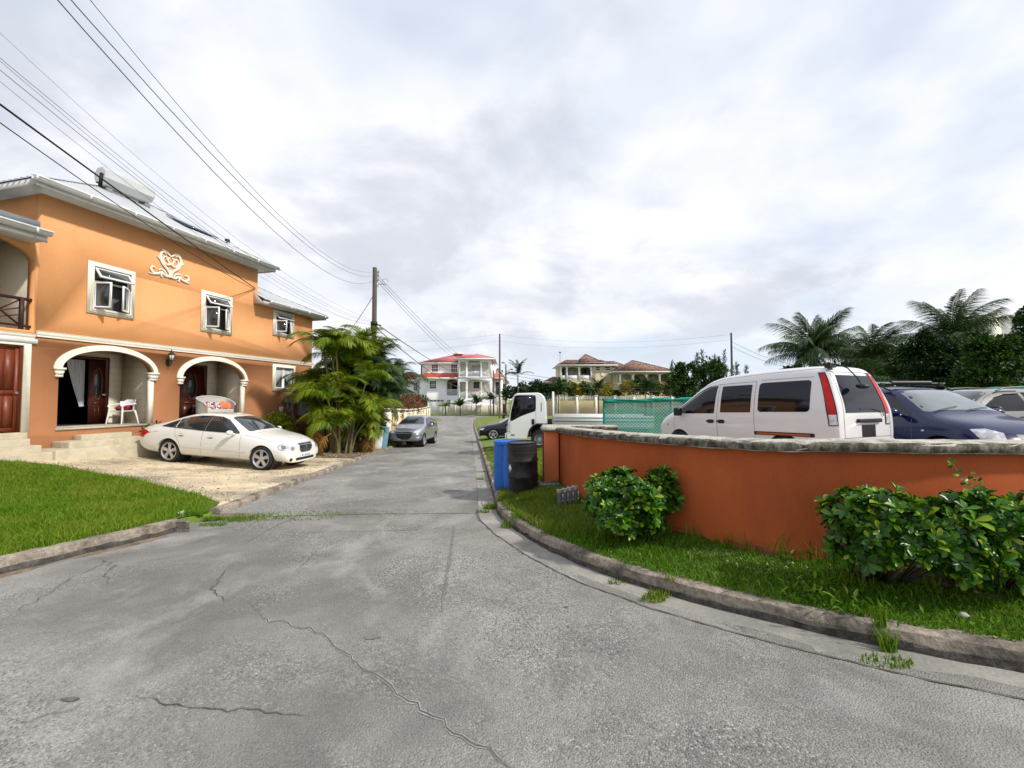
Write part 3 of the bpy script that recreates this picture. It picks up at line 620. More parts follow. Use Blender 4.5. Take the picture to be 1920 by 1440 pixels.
# ---------------------------------------------------------------- leaf builder
def leaves(C, D, Nn, l, w, seed=0, fold=.18, shape='obo', jit=.25):
    """one folded leaf per row: base point C, pointing along D, with its face normal about Nn"""
    r = np.random.RandomState(seed); n = len(C); D = D/np.linalg.norm(D, axis=1, keepdims=True)
    X = np.cross(D, Nn+1e-4); X /= np.linalg.norm(X, axis=1, keepdims=True)+1e-9; U = np.cross(X, D)
    s = (1+jit*(r.rand(n)*2-1))[:, None]; l = (l*s[:, 0])[:, None]; w = (w*s[:, 0])[:, None]/2
    pr = {'obo': [(.0, .12, 0), (.55, .95, 0), (.85, .8, -.02)], 'ell': [(.05, .2, 0), (.45, 1, .02), (.78, .6, 0)], 'lin': [(.03, .5, 0), (.45, 1, .0), (.8, .6, -.10)]}[shape]
    V = np.zeros((n, 8, 3)); tip = C+D*l-U*l*.10; V[:, 7] = tip; V[:, 6] = C+D*l*.55-U*w*fold*0
    for k, (a, b, c) in enumerate(pr):
        V[:, 2*k] = C+D*l*a+X*w*b+U*(w*b*fold*2)+U*l*c; V[:, 2*k+1] = C+D*l*a-X*w*b+U*(w*b*fold*2)+U*l*c
    i = np.arange(n)[:, None]*8
    F4 = np.concatenate([i+np.array([[0, 2, 6, 1]])*0+np.array([[0, 2, 6, 1]]), i+np.array([[1, 6, 3, 1]])*0+np.array([[2, 4, 7, 6]]), i+np.array([[6, 7, 5, 3]])]).astype(int)
    F3 = (i+np.array([[1, 6, 3]])).astype(int)
    return V.reshape(-1, 3), F4, F3
def leaf_mesh(name, parts, m, parent=None, world=False):
    VV = []; f4 = []; f3 = []; o = 0
    for V, A, B in parts: VV.append(V); f4.append(A+o); f3.append(B+o); o += len(V)
    V = np.vstack(VV); A = np.vstack(f4); B = np.vstack(f3)
    me = bpy.data.meshes.new(name); me.vertices.add(len(V)); me.vertices.foreach_set('co', V.astype(np.float32).ravel())
    flat = np.concatenate([A.ravel(), B.ravel()]); me.loops.add(len(flat)); me.loops.foreach_set('vertex_index', flat.astype(np.int32))
    me.polygons.add(len(A)+len(B)); me.polygons.foreach_set('loop_start', np.concatenate([np.arange(len(A))*4, len(A)*4+np.arange(len(B))*3]).astype(np.int32))
    try: me.polygons.foreach_set('loop_total', np.concatenate([np.full(len(A), 4), np.full(len(B), 3)]).astype(np.int32))
    except Exception: pass
    me.update(calc_edges=True); return lnk(name, me, m, parent, world)
def sph(r, n, zmin=-1):
    v = r.randn(n*3, 3); v /= np.linalg.norm(v, axis=1, keepdims=True); v = v[v[:, 2] > zmin]; return v[:n]
def crown(name, lobes, n, l, w, m, parent, seed=0, shape='ell', zmin=-.5, up=.4, world=True, inner=.5, nlobe=None):
    """leaves on and inside a set of lobes (x, y, z, rx, ry, rz); lobes carry sub-lobes so the edge is uneven"""
    r = np.random.RandomState(seed); C = []; D = []; Nn = []
    A = np.array([max(q[3]*q[5], .01) for q in lobes]); cnt = (A/A.sum()*n).astype(int)+1
    for q, k in zip(lobes, cnt):
        nb = nlobe or 22; sub_ = sph(r, nb, zmin); sr = .18+.30*r.rand(nb); sub_ = sub_*(.75+.5*r.rand(len(sub_), 1))
        j = r.randint(0, len(sub_), k); d = sph(r, k, -1); j = j[:len(d)]; rr = (inner+(1-inner)*r.rand(len(d))**.5)
        p = sub_[j]*.78+d*(sr[j]*rr)[:, None]
        P_ = np.array(q[:3])+p*np.array(q[3:6]); C.append(P_); o = p/np.linalg.norm(p, axis=1, keepdims=True)
        dd = o*.5+d*.6+r.randn(len(d), 3)*.45+np.array([0, 0, up*.3]); D.append(dd); Nn.append(o*.6+np.array([0, 0, 1.])+r.randn(len(d), 3)*.4)
    C = np.vstack(C); D = np.vstack(D); Nn = np.vstack(Nn)
    return leaf_mesh(name, [leaves(C, D, Nn, l, w, seed, shape=shape)], m, parent, world)
def rosettes(name, pts, dirs, m, parent, seed, l=.075, w=.034, k=8):
    r = np.random.RandomState(seed); n = len(pts); C = np.repeat(pts, k, 0); Z = np.repeat(dirs, k, 0); Z /= np.linalg.norm(Z, axis=1, keepdims=True)
    q = np.cross(Z, r.randn(n*k, 3)*.0+np.array([.3, .8, .2])); q /= np.linalg.norm(q, axis=1, keepdims=True); q2 = np.cross(Z, q)
    a = np.tile(np.arange(k)*2*np.pi/k, n)+np.repeat(r.rand(n)*6, k)+r.randn(n*k)*.25; tilt = (.25+.55*r.rand(n*k))[:, None]
    D = (q*np.cos(a)[:, None]+q2*np.sin(a)[:, None])+Z*tilt*1.1; C = C+Z*(r.rand(n*k)[:, None]*.02)
    s = np.repeat(.75+.5*r.rand(n), k)
    return leaf_mesh(name, [leaves(C, D, Z, l*s, w*s, seed, shape='obo', jit=.15)], m, parent, True)
def rosette_shrub(label, group, lobes, n, base, seed, l=.075, nm='shrub'):
    t = thing(nm, label, 'shrub', base, 0, group); r = np.random.RandomState(seed); pts = []; dirs = []
    A = np.array([q[3]*q[5] for q in lobes]); 
    for q, k in zip(lobes, (A/A.sum()*n).astype(int)+1):
        d = sph(r, k, -.75); p = np.array(q[:3])+d*np.array(q[3:6])*(.62+.40*r.rand(len(d))+.13*np.sin(d[:, 0]*7+q[0]*3)*np.cos(d[:, 2]*6+q[2]*5))[:, None]; pts.append(p); dd = d*.8+np.array([0, -.15, .55])+r.randn(len(d), 3)*.28; dirs.append(dd)
    pts = np.vstack(pts); dirs = np.vstack(dirs); ok = pts[:, 2] > base[2]+.03; pts = pts[ok]; dirs = dirs[ok]
    rosettes('foliage', pts, dirs, M['shrub'], t, seed, l, l*.46)
    mb = MB()
    for i in range(0, len(pts), max(1, len(pts)//60)):
        b = Vector(base)+Vector(((pts[i][0]-base[0])*.45, (pts[i][1]-base[1])*.45, 0)); p = Vector(pts[i]); mid = b.lerp(p, .5)+Vector((0, 0, -.04)); mb.tube([b, mid, p], [.009, .006, .004], 5)
    mb.out('stem', M['trunk'], t, world=True); return t
def lobe_px(px, py, Y, rx, ry, rz): p = P(px, py, Y); return (p.x, p.y, p.z, rx, ry, rz)
b1 = G(1180, 1003)
rosette_shrub('bright green glossy shrub growing against the orange wall nearest the black drum', 'glossy shrubs along the orange wall',
    [lobe_px(1130, 935, 4.75, .17, .22, .24), lobe_px(1163, 908, 4.85, .17, .2, .15), lobe_px(1200, 945, 4.5, .23, .22, .25), lobe_px(1243, 918, 4.65, .13, .18, .2), lobe_px(1160, 965, 4.5, .24, .2, .2), lobe_px(1210, 970, 4.55, .18, .2, .16)], 600, (b1.x, b1.y+.25, hg(b1.x, b1.y+.25)), 3, .082)
b2 = G(1660, 1082)
rosette_shrub('wide dark green glossy shrub against the right part of the orange wall', 'glossy shrubs along the orange wall',
    [lobe_px(1605, 970, 3.3, .20, .2, .20), lobe_px(1660, 985, 3.15, .28, .2, .24), lobe_px(1700, 1020, 3.1, .24, .2, .2), lobe_px(1620, 1010, 3.2, .2, .2, .2), lobe_px(1740, 1000, 3.1, .22, .2, .22)], 560, (b2.x, b2.y+.15, hg(b2.x, b2.y+.15)), 4, .075)
b3 = G(1850, 1095)
rosette_shrub('glossy shrub with climbing vine shoots at the right end of the orange wall', 'glossy shrubs along the orange wall',
    [lobe_px(1790, 985, 3.1, .2, .2, .2), lobe_px(1850, 985, 3.1, .25, .2, .22), lobe_px(1900, 1010, 3.05, .22, .2, .24), lobe_px(1800, 1040, 3.05, .24, .2, .2), lobe_px(1870, 1050, 3.1, .25, .18, .18), lobe_px(1960, 1000, 3.1, .25, .2, .25)], 620, (b3.x, b3.y+.1, hg(b3.x, b3.y+.1)), 5, .075)
# vine shoots above the last shrub
t = thing('vine', 'thin leafy vine shoot rising above the hedge against the orange wall', 'vine', tuple(P(1850, 940, 3.15)))
vp = [P(1850, 945, 3.15), P(1825, 918, 3.15), P(1805, 900, 3.15), P(1790, 875, 3.15), P(1778, 862, 3.15)]
mb = MB(); mb.tube(vp, .0025, 5); mb.tube([vp[1], P(1832, 897, 3.15)], .002, 5); mb.out('stem', M['stem'], t, world=True)
r = np.random.RandomState(9); C = np.array([tuple(vp[i % 4].lerp(vp[i % 4+1], r.rand())) for i in range(26)]+[tuple(P(1832+r.randn()*2, 900+r.randn()*6, 3.15)) for _ in range(8)])
leaf_mesh('foliage', [leaves(C, r.randn(len(C), 3), np.tile([0, -1, .5], (len(C), 1)), .035, .024, 2)], M['shrub'], t, True)
# broad-leaved weeds on the verge
for i, (px, py, n, l, w, lab) in enumerate([(1800, 1090, 9, .10, .085, 'broad round-leaved weed under the shrubs by the orange wall'), (1845, 905+150, 0, 0, 0, ''), (1470, 1055, 12, .06, .03, 'small upright leafy weed at the foot of the orange wall'), (1498, 1120, 70, .085, .022, 'bushy fern-like green weed spilling over the kerb'), (1600, 1150, 60, .07, .02, 'second fern-like weed spreading in front of the wide shrub'), (1885, 1108, 10, .05, .02, 'small yellow-tipped weed near the right end of the wall')]):
    if not n: continue
    c = G(px, py); t = thing('weed', lab, 'weed', tuple(c)); r = np.random.RandomState(i+60); 
    C = np.tile([c.x, c.y, c.z+.01], (n, 1))+r.randn(n, 3)*np.array([.16 if n > 20 else .04, .08 if n > 20 else .03, .0])+np.array([0, 0, 1.])*np.abs(r.randn(n, 1))*.05
    D = r.randn(n, 3)*np.array([1, 1, .3])+np.array([0, -.2, .7]); leaf_mesh('foliage', [leaves(C, D, np.tile([0, 0, 1.], (n, 1)), l, w, i, shape='ell')], M['grass_d' if n > 20 else 'shrub'], t, True)
    mb = MB(); mb.tube([c, c+Vector((0, 0, .08))], .004, 5); mb.out('stem', M['stem'], t, world=True)
wc = [Vector((a, b, 0)) for a, b in [(.90, 8.25), (.96, 7.3), (1.09, 6.4), (1.32, 5.6), (1.68, 4.86), (2.03, 4.36), (2.36, 4.0), (2.79, 3.76), (3.3, 3.60), (3.92, 3.52), (5.0, 3.5), (7, 3.6), (12, 4.1)]]
WC = resample(np.array([tuple(p) for p in crom(wc, 6)])[:, :2], .12)
# fallen leaves and loose pebbles
def litter(name, poly, n, l, seed, m=None):
    q = rand_in(poly, n, seed); r = np.random.RandomState(seed); z = HG(q[:, 0], q[:, 1])+.016; C = np.column_stack([q, z]); D = np.column_stack([r.randn(n, 2), r.randn(n)*.12])
    o = leaf_mesh(name, [leaves(C, D, np.tile([0, 0, 1.], (n, 1))+r.randn(n, 3)*.25, l, l*.5, seed, shape='ell', jit=.6)], m or M['litter']); return tagit(o, kind='stuff')
def pebbles(name, poly, n, s, seed):
    q = rand_in(poly, n, seed); r = np.random.RandomState(seed); z = HG(q[:, 0], q[:, 1])+.012; C = np.column_stack([q, z]); k = s*(.3+r.rand(n)**3*1.6)
    base = np.array([[1, 0, 0], [0, 1, 0], [-1, 0, 0], [0, -1, 0], [0, 0, .8], [0, 0, -.4]]); V = C[:, None]+base[None]*k[:, None, None]*(.7+.6*r.rand(n, 6, 1)); F = np.array([[0, 1, 4], [1, 2, 4], [2, 3, 4], [3, 0, 4], [1, 0, 5], [2, 1, 5], [3, 2, 5], [0, 3, 5]])
    o = lnk(name, mesh_np(name, V.reshape(-1, 3), (np.arange(n)[:, None, None]*6+F[None]).reshape(-1, 3)), M['pebble']); return tagit(o, kind='stuff')
dv = [(-12, 10.2), (-11.6, 12), (-9.8, 16), (-8.1, 17.2), (-7.3, 15.6)]+kl2+list(reversed(lawn_b))
litter('leaf_litter', dv, 420, .045, 71); litter('leaf_litter', bed, 1500, .07, 72); litter('leaf_litter', [p for p in verge if p[1] < 10], 500, .035, 73)
lkk = [tuple(p) for p in offs(sub(resample(KR, .3), lambda p: p[1] < 9 and p[0] < 6), .33)]; lkk2 = [tuple(p) for p in offs(sub(resample(KR, .3), lambda p: p[1] < 9 and p[0] < 6), .02)]
pebbles('gravel', dv, 3600, .010, 74); pebbles('gravel', bed, 2500, .02, 75)
q_ = [tuple(p) for p in offs(WC, .12) if p[0] < 6]+[tuple(p) for p in reversed(offs(WC, .42)) if p[0] < 6]
pebbles('gravel', q_, 1500, .013, 77)
ed_ = [(a+.0, b) for a, b in lawn_b]+[(a+.35, b+.3) for a, b in reversed(lawn_b)]
pebbles('gravel', ed_, 1800, .012, 78)
# pale stones
for i, (px, py, s, lab) in enumerate([(1047, 962, .022, 'small round white stone below the ribbed grey block'), (1065, 975, .03, 'larger round white stone nearest the kerb by the first shrub'), (1019, 943, .025, 'white stone chip in the grass left of the ribbed block'), (973, 940, .05, 'pale stone lump in the grass in front of the black drum'), (1093, 931, .028, 'white stone at the foot of the orange wall beside the first shrub'), (1003, 941, .02, 'tiny white stone left of the white chip'), (1028, 903, .03, 'white stone lying in front of the pale post'), (1010, 905, .03, 'pale stone beside the black drum base'), (1352, 1010+8, .03, 'pale stone in bare soil at the wall foot right of the first shrub'), (1583, 1057, .025, 'pale stone at the foot of the wall left of the wide shrub'), (1808, 1160, .03, 'rough pale stone in the grass near the kerb on the right'), (340, 966, .05, 'pale stone at the end of the lawn kerb'), (595, 838, .10, 'low pale stone pile beyond the nose of the white sedan'), (620, 850, .08, 'second pale stone beyond the nose of the white sedan')]):
    c = G(px, py); mb = MB(); mb.ball((0, 0, s*.5), s, 10, .7, seed=i); o = mb.out('stone', M['rock'], None, 50); o.location = c; tagit(o, lab, 'stone')
# ---------------------------------------------------------------- orange wall
yk = np.array([3.5, 3.76, 4.0, 4.86, 5.6, 8.2]); 
# top of the coping: follows the fall of the road
def capz(x, y): return float(np.interp(y, [3.5, 3.76, 3.95, 4.86, 6.5, 8.2], [1.15, 1.135, 1.115, 1.09, 1.04, .97]))
t = thing('boundary_wall', 'curved terracotta painted wall with weathered rounded coping on the corner', 'wall', (2.8, 3.75, hg(2.8, 3.75)))
def wallsweep(PL, prof_w, prof_c, t, zt):
    V = []; rows = [offs(PL, a) for a in prof_w]; n = 4
    mb = MB(); Vv = []
    for i in range(len(PL)):
        zz = zt(*PL[i]); zb = hg(*PL[i])-.25
        for a in (0, 1): q = rows[a][i]; Vv += [(q[0], q[1], zb), (q[0], q[1], zz-.09)]
    F = []
    for i in range(len(PL)-1):
        o = i*4; F += [(o, o+4, o+5, o+1), (o+2, o+3, o+7, o+6), (o+1, o+5, o+7, o+3)]
    F += [(0, 1, 3, 2), (len(PL)*4-4, len(PL)*4-2, len(PL)*4-1, len(PL)*4-3)]
    mb.add(Vv, F); mb.out('wall_face', M['terra'], t, 40, world=True)
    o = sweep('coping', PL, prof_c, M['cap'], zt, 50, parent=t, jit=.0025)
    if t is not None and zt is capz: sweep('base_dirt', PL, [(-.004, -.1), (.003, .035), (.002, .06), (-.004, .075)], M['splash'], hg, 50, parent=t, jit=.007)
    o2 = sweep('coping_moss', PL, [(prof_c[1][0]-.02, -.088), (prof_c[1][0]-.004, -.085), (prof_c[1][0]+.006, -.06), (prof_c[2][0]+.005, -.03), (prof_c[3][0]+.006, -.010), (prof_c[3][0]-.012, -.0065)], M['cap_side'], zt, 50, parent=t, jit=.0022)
cap = [(.07, -.095), (.085, -.06), (.085, -.03), (.06, -.006), (0, 0), (-.16, .002), (-.22, -.004), (-.25, -.03), (-.25, -.06), (-.235, -.095)]
wallsweep(WC, [0, -.15], cap, t, capz)
t2 = thing('boundary_wall', 'short straight terracotta wall with stone coping running back from the pier', 'wall', (.9, 8.6, hg(.9, 8.6)))
W2 = resample(np.array([(.93, 8.42), (1.5, 8.35), (2.2, 8.2), (2.45, 7.9), (2.6, 7.0), (2.9, 6.2)]), .12)
pB = P(1165, 800, 8.0)
W2 = resample(np.array([(.60, 8.42), (1.3, 8.38), (2.08, 8.30)]), .12)
capz2 = lambda x, y: .985
cap2 = [(.09, -.10), (.11, -.06), (.11, -.03), (.08, -.004), (0, 0), (-.12, .001), (-.24, -.004), (-.27, -.03), (-.27, -.06), (-.25, -.10)]
wallsweep(W2, [0, -.16], cap2, t2, capz2)
t3 = thing('wall_pier', 'bright terracotta square pier at the end of the curved wall', 'pier', (.66, 8.3, hg(.66, 8.3)))
z0 = hg(.66, 8.3)-.2
MB().box(.63, .885, 8.10, 8.40, z0, .885).out('pier_shaft', M['terra_lit'], t3, world=True, bevel=.01)
MB().box(.56, .97, 8.0, 8.47, .887, .978).out('coping', M['cap'], t3, 30, world=True, bevel=.035)
# pale post, ribbed blocks
p = G(1036, 906); t = thing('concrete_post', 'short pale concrete post standing before the terracotta pier', 'post', tuple(p))
MB().box(p.x-.075, p.x+.075, p.y-.07, p.y+.07, p.z-.1, p.z+.40).out('post', M['conc'], t, world=True, bevel=.015)
def ribbed(px, py, n, h, ang, lab, flat=False, sc=1):
    p = G(px, py); t = thing('ribbed_block', lab, 'block', tuple(p), ang, 'ribbed grey blocks by the orange wall')
    for i in range(n):
        x = (i-(n-1)/2)*.083*sc; mb = MB(); z1 = h+(.012*i)
        mb.lathe([(.0, -.05), (.038*sc, -.05), (.036*sc, z1*.5), (.040*sc, z1*.8), (.041*sc, z1), (.0, z1+.004)], 12, (x, 0, 0), cap=False)
        if flat: mb.v = [(a, c*1.0-h/2, b+.05) for a, b, c in mb.v]
        mb.out('tube', M['slab'], t, 40); m2 = MB()
        if not flat:
            m2.lathe([(.0405*sc, z1*.80), (.0435*sc, z1*.82), (.0435*sc, z1+.003), (.02, z1+.008)], 12, (x, 0, 0), cap=False); m2.out('rim', M['rock'], t, 40)
            m3 = MB(); m3.box(x+.028, x+.040, -.036, -.026, z1*.30, z1*.42); m3.box(x+.028, x+.042, -.038, -.026, z1*.5, z1*.76); m3.out('white_mark', M['sticker'], t)  # small white marks on one side of each tube
        else: m2.lathe([(.0405, .1), (.0435, .1), (.0435, .13), (.02, .13)], 10, (x, 0, 0)); m2.v = [(a, -c+.02, b+.05) for a, b, c in m2.v]; m2.out('rim', M['rock'], t, 40)
ribbed(1064, 948, 4, .24, .35, 'upright ribbed grey block of four tubes against the orange wall', sc=1.0)
ribbed(1030, 914, 5, .22, .1, 'ribbed grey block lying flat in the grass before the pale post', flat=True, sc=.9)
# ---------------------------------------------------------------- barrels
def barrel(px, py, Y, lab, m, tilt=(0, 0), kind='plastic', h=.93, r=.29, grp='barrels beside the road', z=None):
    p = P(px, py, Y); base = (p.x, p.y, hg(p.x, p.y) if z is None else z); t = thing('barrel', lab, 'barrel', base, 0, grp); t.rotation_euler = (tilt[0], tilt[1], .3)
    if kind == 'plastic':
        pr = [(0, 0), (r*.90, 0), (r*.95, .03), (r, h*.2), (r*1.01, h*.5), (r, h*.8), (r*.97, h*.92), (r*1.0, h*.93), (r*1.0, h*.985), (r*.95, h), (r*.9, h*.99), (r*.88, h*.97), (0, h*.968)]
        MB().lathe(pr, 32, cap=False).out('barrel_body', m, t, 35)
        mb = MB(); mb.lathe([(r*.99, h*.925), (r*1.05, h*.93), (r*1.05, h*.955), (r*.99, h*.96)], 32, cap=False); mb.out('rim', m, t, 35)
        mb = MB(); mb.lathe([(0, h*.965), (.035, h*.965), (.035, h*.99), (0, h*.99)], 12, (r*.5, 0, 0)); mb.lathe([(0, h*.965), (.03, h*.965), (.03, h*.985), (0, h*.985)], 12, (-r*.5, 0, 0)); mb.out('bung', M['black'], t, 35)
    else:
        pr = [(0, .012), (r*.97, .012), (r*1.03, 0), (r*1.03, .02), (r, .03)]
        for f in (.33, .64): pr += [(r, h*f-.03), (r*1.055, h*f-.008), (r*1.055, h*f+.008), (r, h*f+.03)]
        for f in (.80, .86, .92): pr += [(r, h*f-.012), (r*1.012, h*f), (r, h*f+.012)]
        pr += [(r, h-.02), (r*1.03, h-.015), (r*1.03, h), (r*.97, h), (r*.97, h-.02), (0, h-.02)]
        MB().lathe(pr, 40, cap=False).out('drum_body', m, t, 35)
        a = rad(-150-17); c = Vector((math.cos(a)*r*1.004, math.sin(a)*r*1.004, h*.5)); X = Vector((-math.sin(a), math.cos(a), 0)); Z = Vector((0, 0, 1)); o_ = Vector((math.cos(a), math.sin(a), 0))*.004
        MB().add([c+o_-X*.055, c+o_-Z*.055*1.4, c+o_+X*.055, c+o_+Z*.055*1.4, c-X*.055, c-Z*.055*1.4, c+X*.055, c+Z*.055*1.4], [(0, 1, 2, 3), (7, 6, 5, 4), (0, 4, 5, 1), (1, 5, 6, 2), (2, 6, 7, 3), (3, 7, 4, 0)]).out('diamond_label', M['sticker'], t)
    return t
barrel(982, 917, 7.75, 'black dented steel drum with a white diamond sticker beside the pier', M['drum'], (0, rad(-2)), 'steel', .90, .265)
barrel(948, 912, 8.35, 'bright blue plastic barrel, the leftmost of the two beside the black drum', M['barrel_blue'], (rad(2), 0), h=.93, r=.235)
barrel(967, 912, 8.05, 'darker blue plastic barrel half hidden behind the black drum', M['barrel_blue'], (0, 0), h=.91, r=.235)
barrel(705, 838, 20.6, 'white plastic barrel leaning by the kerb below the palms', M['barrel_white'], (0, rad(6)), h=.93, r=.26)
barrel(715, 838, 21.3, 'faded blue plastic barrel leaning behind the white one', M['barrel_pale'], (0, rad(7)), h=1.05, r=.26)
barrel(738, 828, 25.8, 'faded blue plastic barrel standing behind the silver crossover', M['barrel_pale'], (0, 0), h=.93, r=.28)
# ---------------------------------------------------------------- orange house (local frame: x along the front, y into the house, z up)
HA = math.atan2(.9688, .2482)      # direction of the front
HL = Vector((-12.2, 10.9, 0))
H = thing('house', 'orange two-storey house with arched porches, cream mouldings and grey metal roof', 'house', HL, HA)
# local: +x = along front; local +y = 90 deg left of it = into the house (away from the street)
def hw(s, d, h): # local to world
    c, s_ = math.cos(HA), math.sin(HA); return Vector((HL.x+s*c-d*s_, HL.y+s*s_+d*c, h))
E1, E2 = 6.80, 10.05
ZB = -.45
# lower wall
win4 = rect(7.78, 8.82, 1.97, 2.88)
a1 = archp(.47, 2.84, .72, 2.30, 2.93); a2 = archp(3.70, 6.25, .72, 2.22, 2.93); dr = rect(-1.2, -.25, .67, 2.84)
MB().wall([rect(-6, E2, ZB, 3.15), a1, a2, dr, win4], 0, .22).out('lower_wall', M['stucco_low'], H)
w1 = rect(1.15, 2.09, 4.06, 5.28); w2 = rect(4.50, 5.49, 4.06, 5.28); w3 = rect(7.74, 8.70, 4.38, 5.25)
MB().wall([[(0, 3.15), (E1, 3.15), (E2, 3.15), (E2, 5.5), (E1, 5.5), (E1, 6.84), (0, 6.84)], w1, w2, w3], .004, .226).out('upper_wall', M['stucco'], H)
# balcony bay wall left of the corner
bal = [(-3.2, 3.24), (-.1, 3.24), (-.1, 5.02)]+arc(-1.65, 5.02, 1.55, .55, 0, 180, 18)[1:]
MB().wall([rect(-6, 0, 3.15, 5.9), bal], .004, .226).out('bay_wall', M['stucco'], H)
# side and back walls
mb = MB(); mb.box(0, .22, .23, 9, 5.6, 6.84); mb.box(0.0, .22, .23, 9, 3.2, 5.6); mb.box(E1-.22, E1-.01, .23, 9, 5.4, 6.84); mb.box(E2-.22, E2, .23, 8, ZB, 5.5); mb.box(-6, E2, 8.9, 9.1, ZB, 5.5)
mb.box(-6, -5.78, .23, 9, ZB, 5.8); mb.box(0, E1, 8.9, 9.098, 5.5, 6.84); mb.out('side_wall', M['stucco'], H)
# quoin-like shadow edge of the plinth
# mouldings
def mould(s0, s1, z, hgt=.13, out_=.07, nm='string_course'):
    mb = MB(); mb.prism([(-.002, z), (-out_*.55, z), (-out_*.6, z+hgt*.25), (-out_*.8, z+hgt*.35), (-out_, z+hgt*.62), (-out_, z+hgt*.9), (-out_*1.2, z+hgt*.93), (-out_*1.2, z+hgt), (-.002, z+hgt)], s0, s1, 'yz'); return mb.out(nm, M['cream'], H, 30)
mould(-.02, E2+.07, 3.10, .15)
mould(-4, -.06, 3.02, .13, .08, 'balcony_edge')
def framed(s0, s1, z0, z1, wd=.13, parent=H, nm='window_surround'):
    mb = MB()
    for k, (a, o) in enumerate(((wd, .035), (wd*.72, .055), (wd*.3, .075))):
        mb.wall([rect(s0-a, s1+a, z0-a, z1+a), rect(s0-.0, s1+.0, z0-.0, z1+.0)], -o, -.001-k*.001+(.003 if k else 0))
    return mb.out(nm, M['cream'], parent)
def leaf_sash(hx, hz0, hz1, w, ang, side, parent, hinge='v', nm='casement'):
    """a glazed sash frame hinged on a vertical edge (side +1: hinge at left) or on its top edge"""
    t = .045; mb = MB(); fr = [rect(0, w, hz0, hz1), rect(t, w-t, hz0+t, hz1-t)]; mb.wall(fr, -.02, .02); g = MB(); g.box(t, w-t, -.004, .004, hz0+t, hz1-t)
    a = -ang
    def tf(p):
        x, y, z = p
        if side < 0: x = -x
        c, s = math.cos(a*(1 if side > 0 else -1)), math.sin(a*(1 if side > 0 else -1)); return (hx+x*c-y*s, x*s+y*c-.03, z)
    mb.v = [tf(p) for p in mb.v]; g.v = [tf(p) for p in g.v]
    o = mb.out(nm, M['pvc'], parent); g.out('pane', M['glass_h'], o); return o
def window(s0, s1, z0, z1, opened=True, split=.66):
    t = MB(); framed(s0, s1, z0, z1)
    fr = MB(); zt = z0+(z1-z0)*split; mid = (s0+s1)/2
    if opened:
        fr.wall([rect(s0, s1, z0, z1), rect(s0+.04, s1-.04, z0+.04, zt-.02), rect(s0+.04, s1-.04, zt+.03, z1-.04)], .02, .09)
    else:
        fr.wall([rect(s0, s1, z0, z1), rect(s0+.045, mid-.05, z0+.045, z1-.045), rect(mid+.05, s1-.045, z0+.045, z1-.045)], .02, .09)
    f = fr.out('window', M['pvc'], H)
    c = MB(); n = 14
    for k in range(n):
        x = s0-.05+(s1-s0+.1)*k/n; c.add([(x, .24+.02*(k % 2), z0-.1), (x+(s1-s0+.1)/n, .24+.02*((k+1) % 2), z0-.1), (x+(s1-s0+.1)/n, .24+.02*((k+1) % 2), z1+.1), (x, .24+.02*(k % 2), z1+.1)], [(0, 1, 2, 3)])
    (c.out('curtain', M['curtain'], f, 60) if opened else None)
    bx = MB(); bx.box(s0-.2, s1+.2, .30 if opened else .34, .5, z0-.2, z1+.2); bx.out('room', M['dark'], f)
    if opened:
        w = (s1-s0)/2-.03
        leaf_sash(s0+.03, z0+.035, zt-.03, w, rad(68), 1, f); leaf_sash(s1-.03, z0+.035, zt-.03, w*.95, rad(38), -1, f)
        # top-hung awning sash pushed out at the bottom
        hh = z1-zt-.03; a = rad(38)
        for nm_, m_, lo in (('awning_sash', M['pvc'], None),):
            fr2 = MB(); fr2.wall([rect(s0+.03, s1-.03, 0, hh), rect(s0+.08, s1-.08, .05, hh-.05)], -.02, .02); g = MB(); g.box(s0+.08, s1-.08, -.004, .004, .05, hh-.05)
            def tf(p): x, y, z = p; z = z-hh; return (x, y*math.cos(a)+z*math.sin(a)-.01, z1-.02+z*math.cos(a)-y*math.sin(a))
            fr2.v = [tf(p) for p in fr2.v]; g.v = [tf(p) for p in g.v]; o = fr2.out('awning_sash', M['pvc'], f); g.out('pane', M['glass_h'], o)
        fx = MB(); fx.box(s0+.04, s1-.04, .06, .07, zt+.03, z1-.04); fx.out('pane', M['glass_h'], f)
    else:
        for a_, b_ in ((s0+.045, mid-.05), (mid+.05, s1-.045)): g = MB(); g.box(a_, b_, .06, .07, z0+.045, z1-.045); g.out('pane', M['glass_h'], f)
        for a_, b_, sg in ((s0+.05, mid-.05, 1), (mid+.05, s1-.05, -1)):
            c = MB(); q = [(a_, z1-.05), (b_, z1-.05), (b_ if sg > 0 else (a_+b_)/2, z1-.35), ((a_+b_)/2 if sg > 0 else a_, z0+.3), (a_ if sg > 0 else b_, z0+.05)] if sg > 0 else [(a_, z1-.05), (b_, z1-.05), (b_, z0+.05), ((a_+b_)/2, z0+.3), (a_, z1-.35)]
            c.prism(q, .050, .056, 'xz'); c.out('curtain', M['curtain_w'], f)
window(1.15, 2.09, 4.06, 5.28); window(4.50, 5.49, 4.06, 5.28); window(7.74, 8.70, 4.38, 5.25); window(7.78, 8.82, 1.97, 2.88, False)
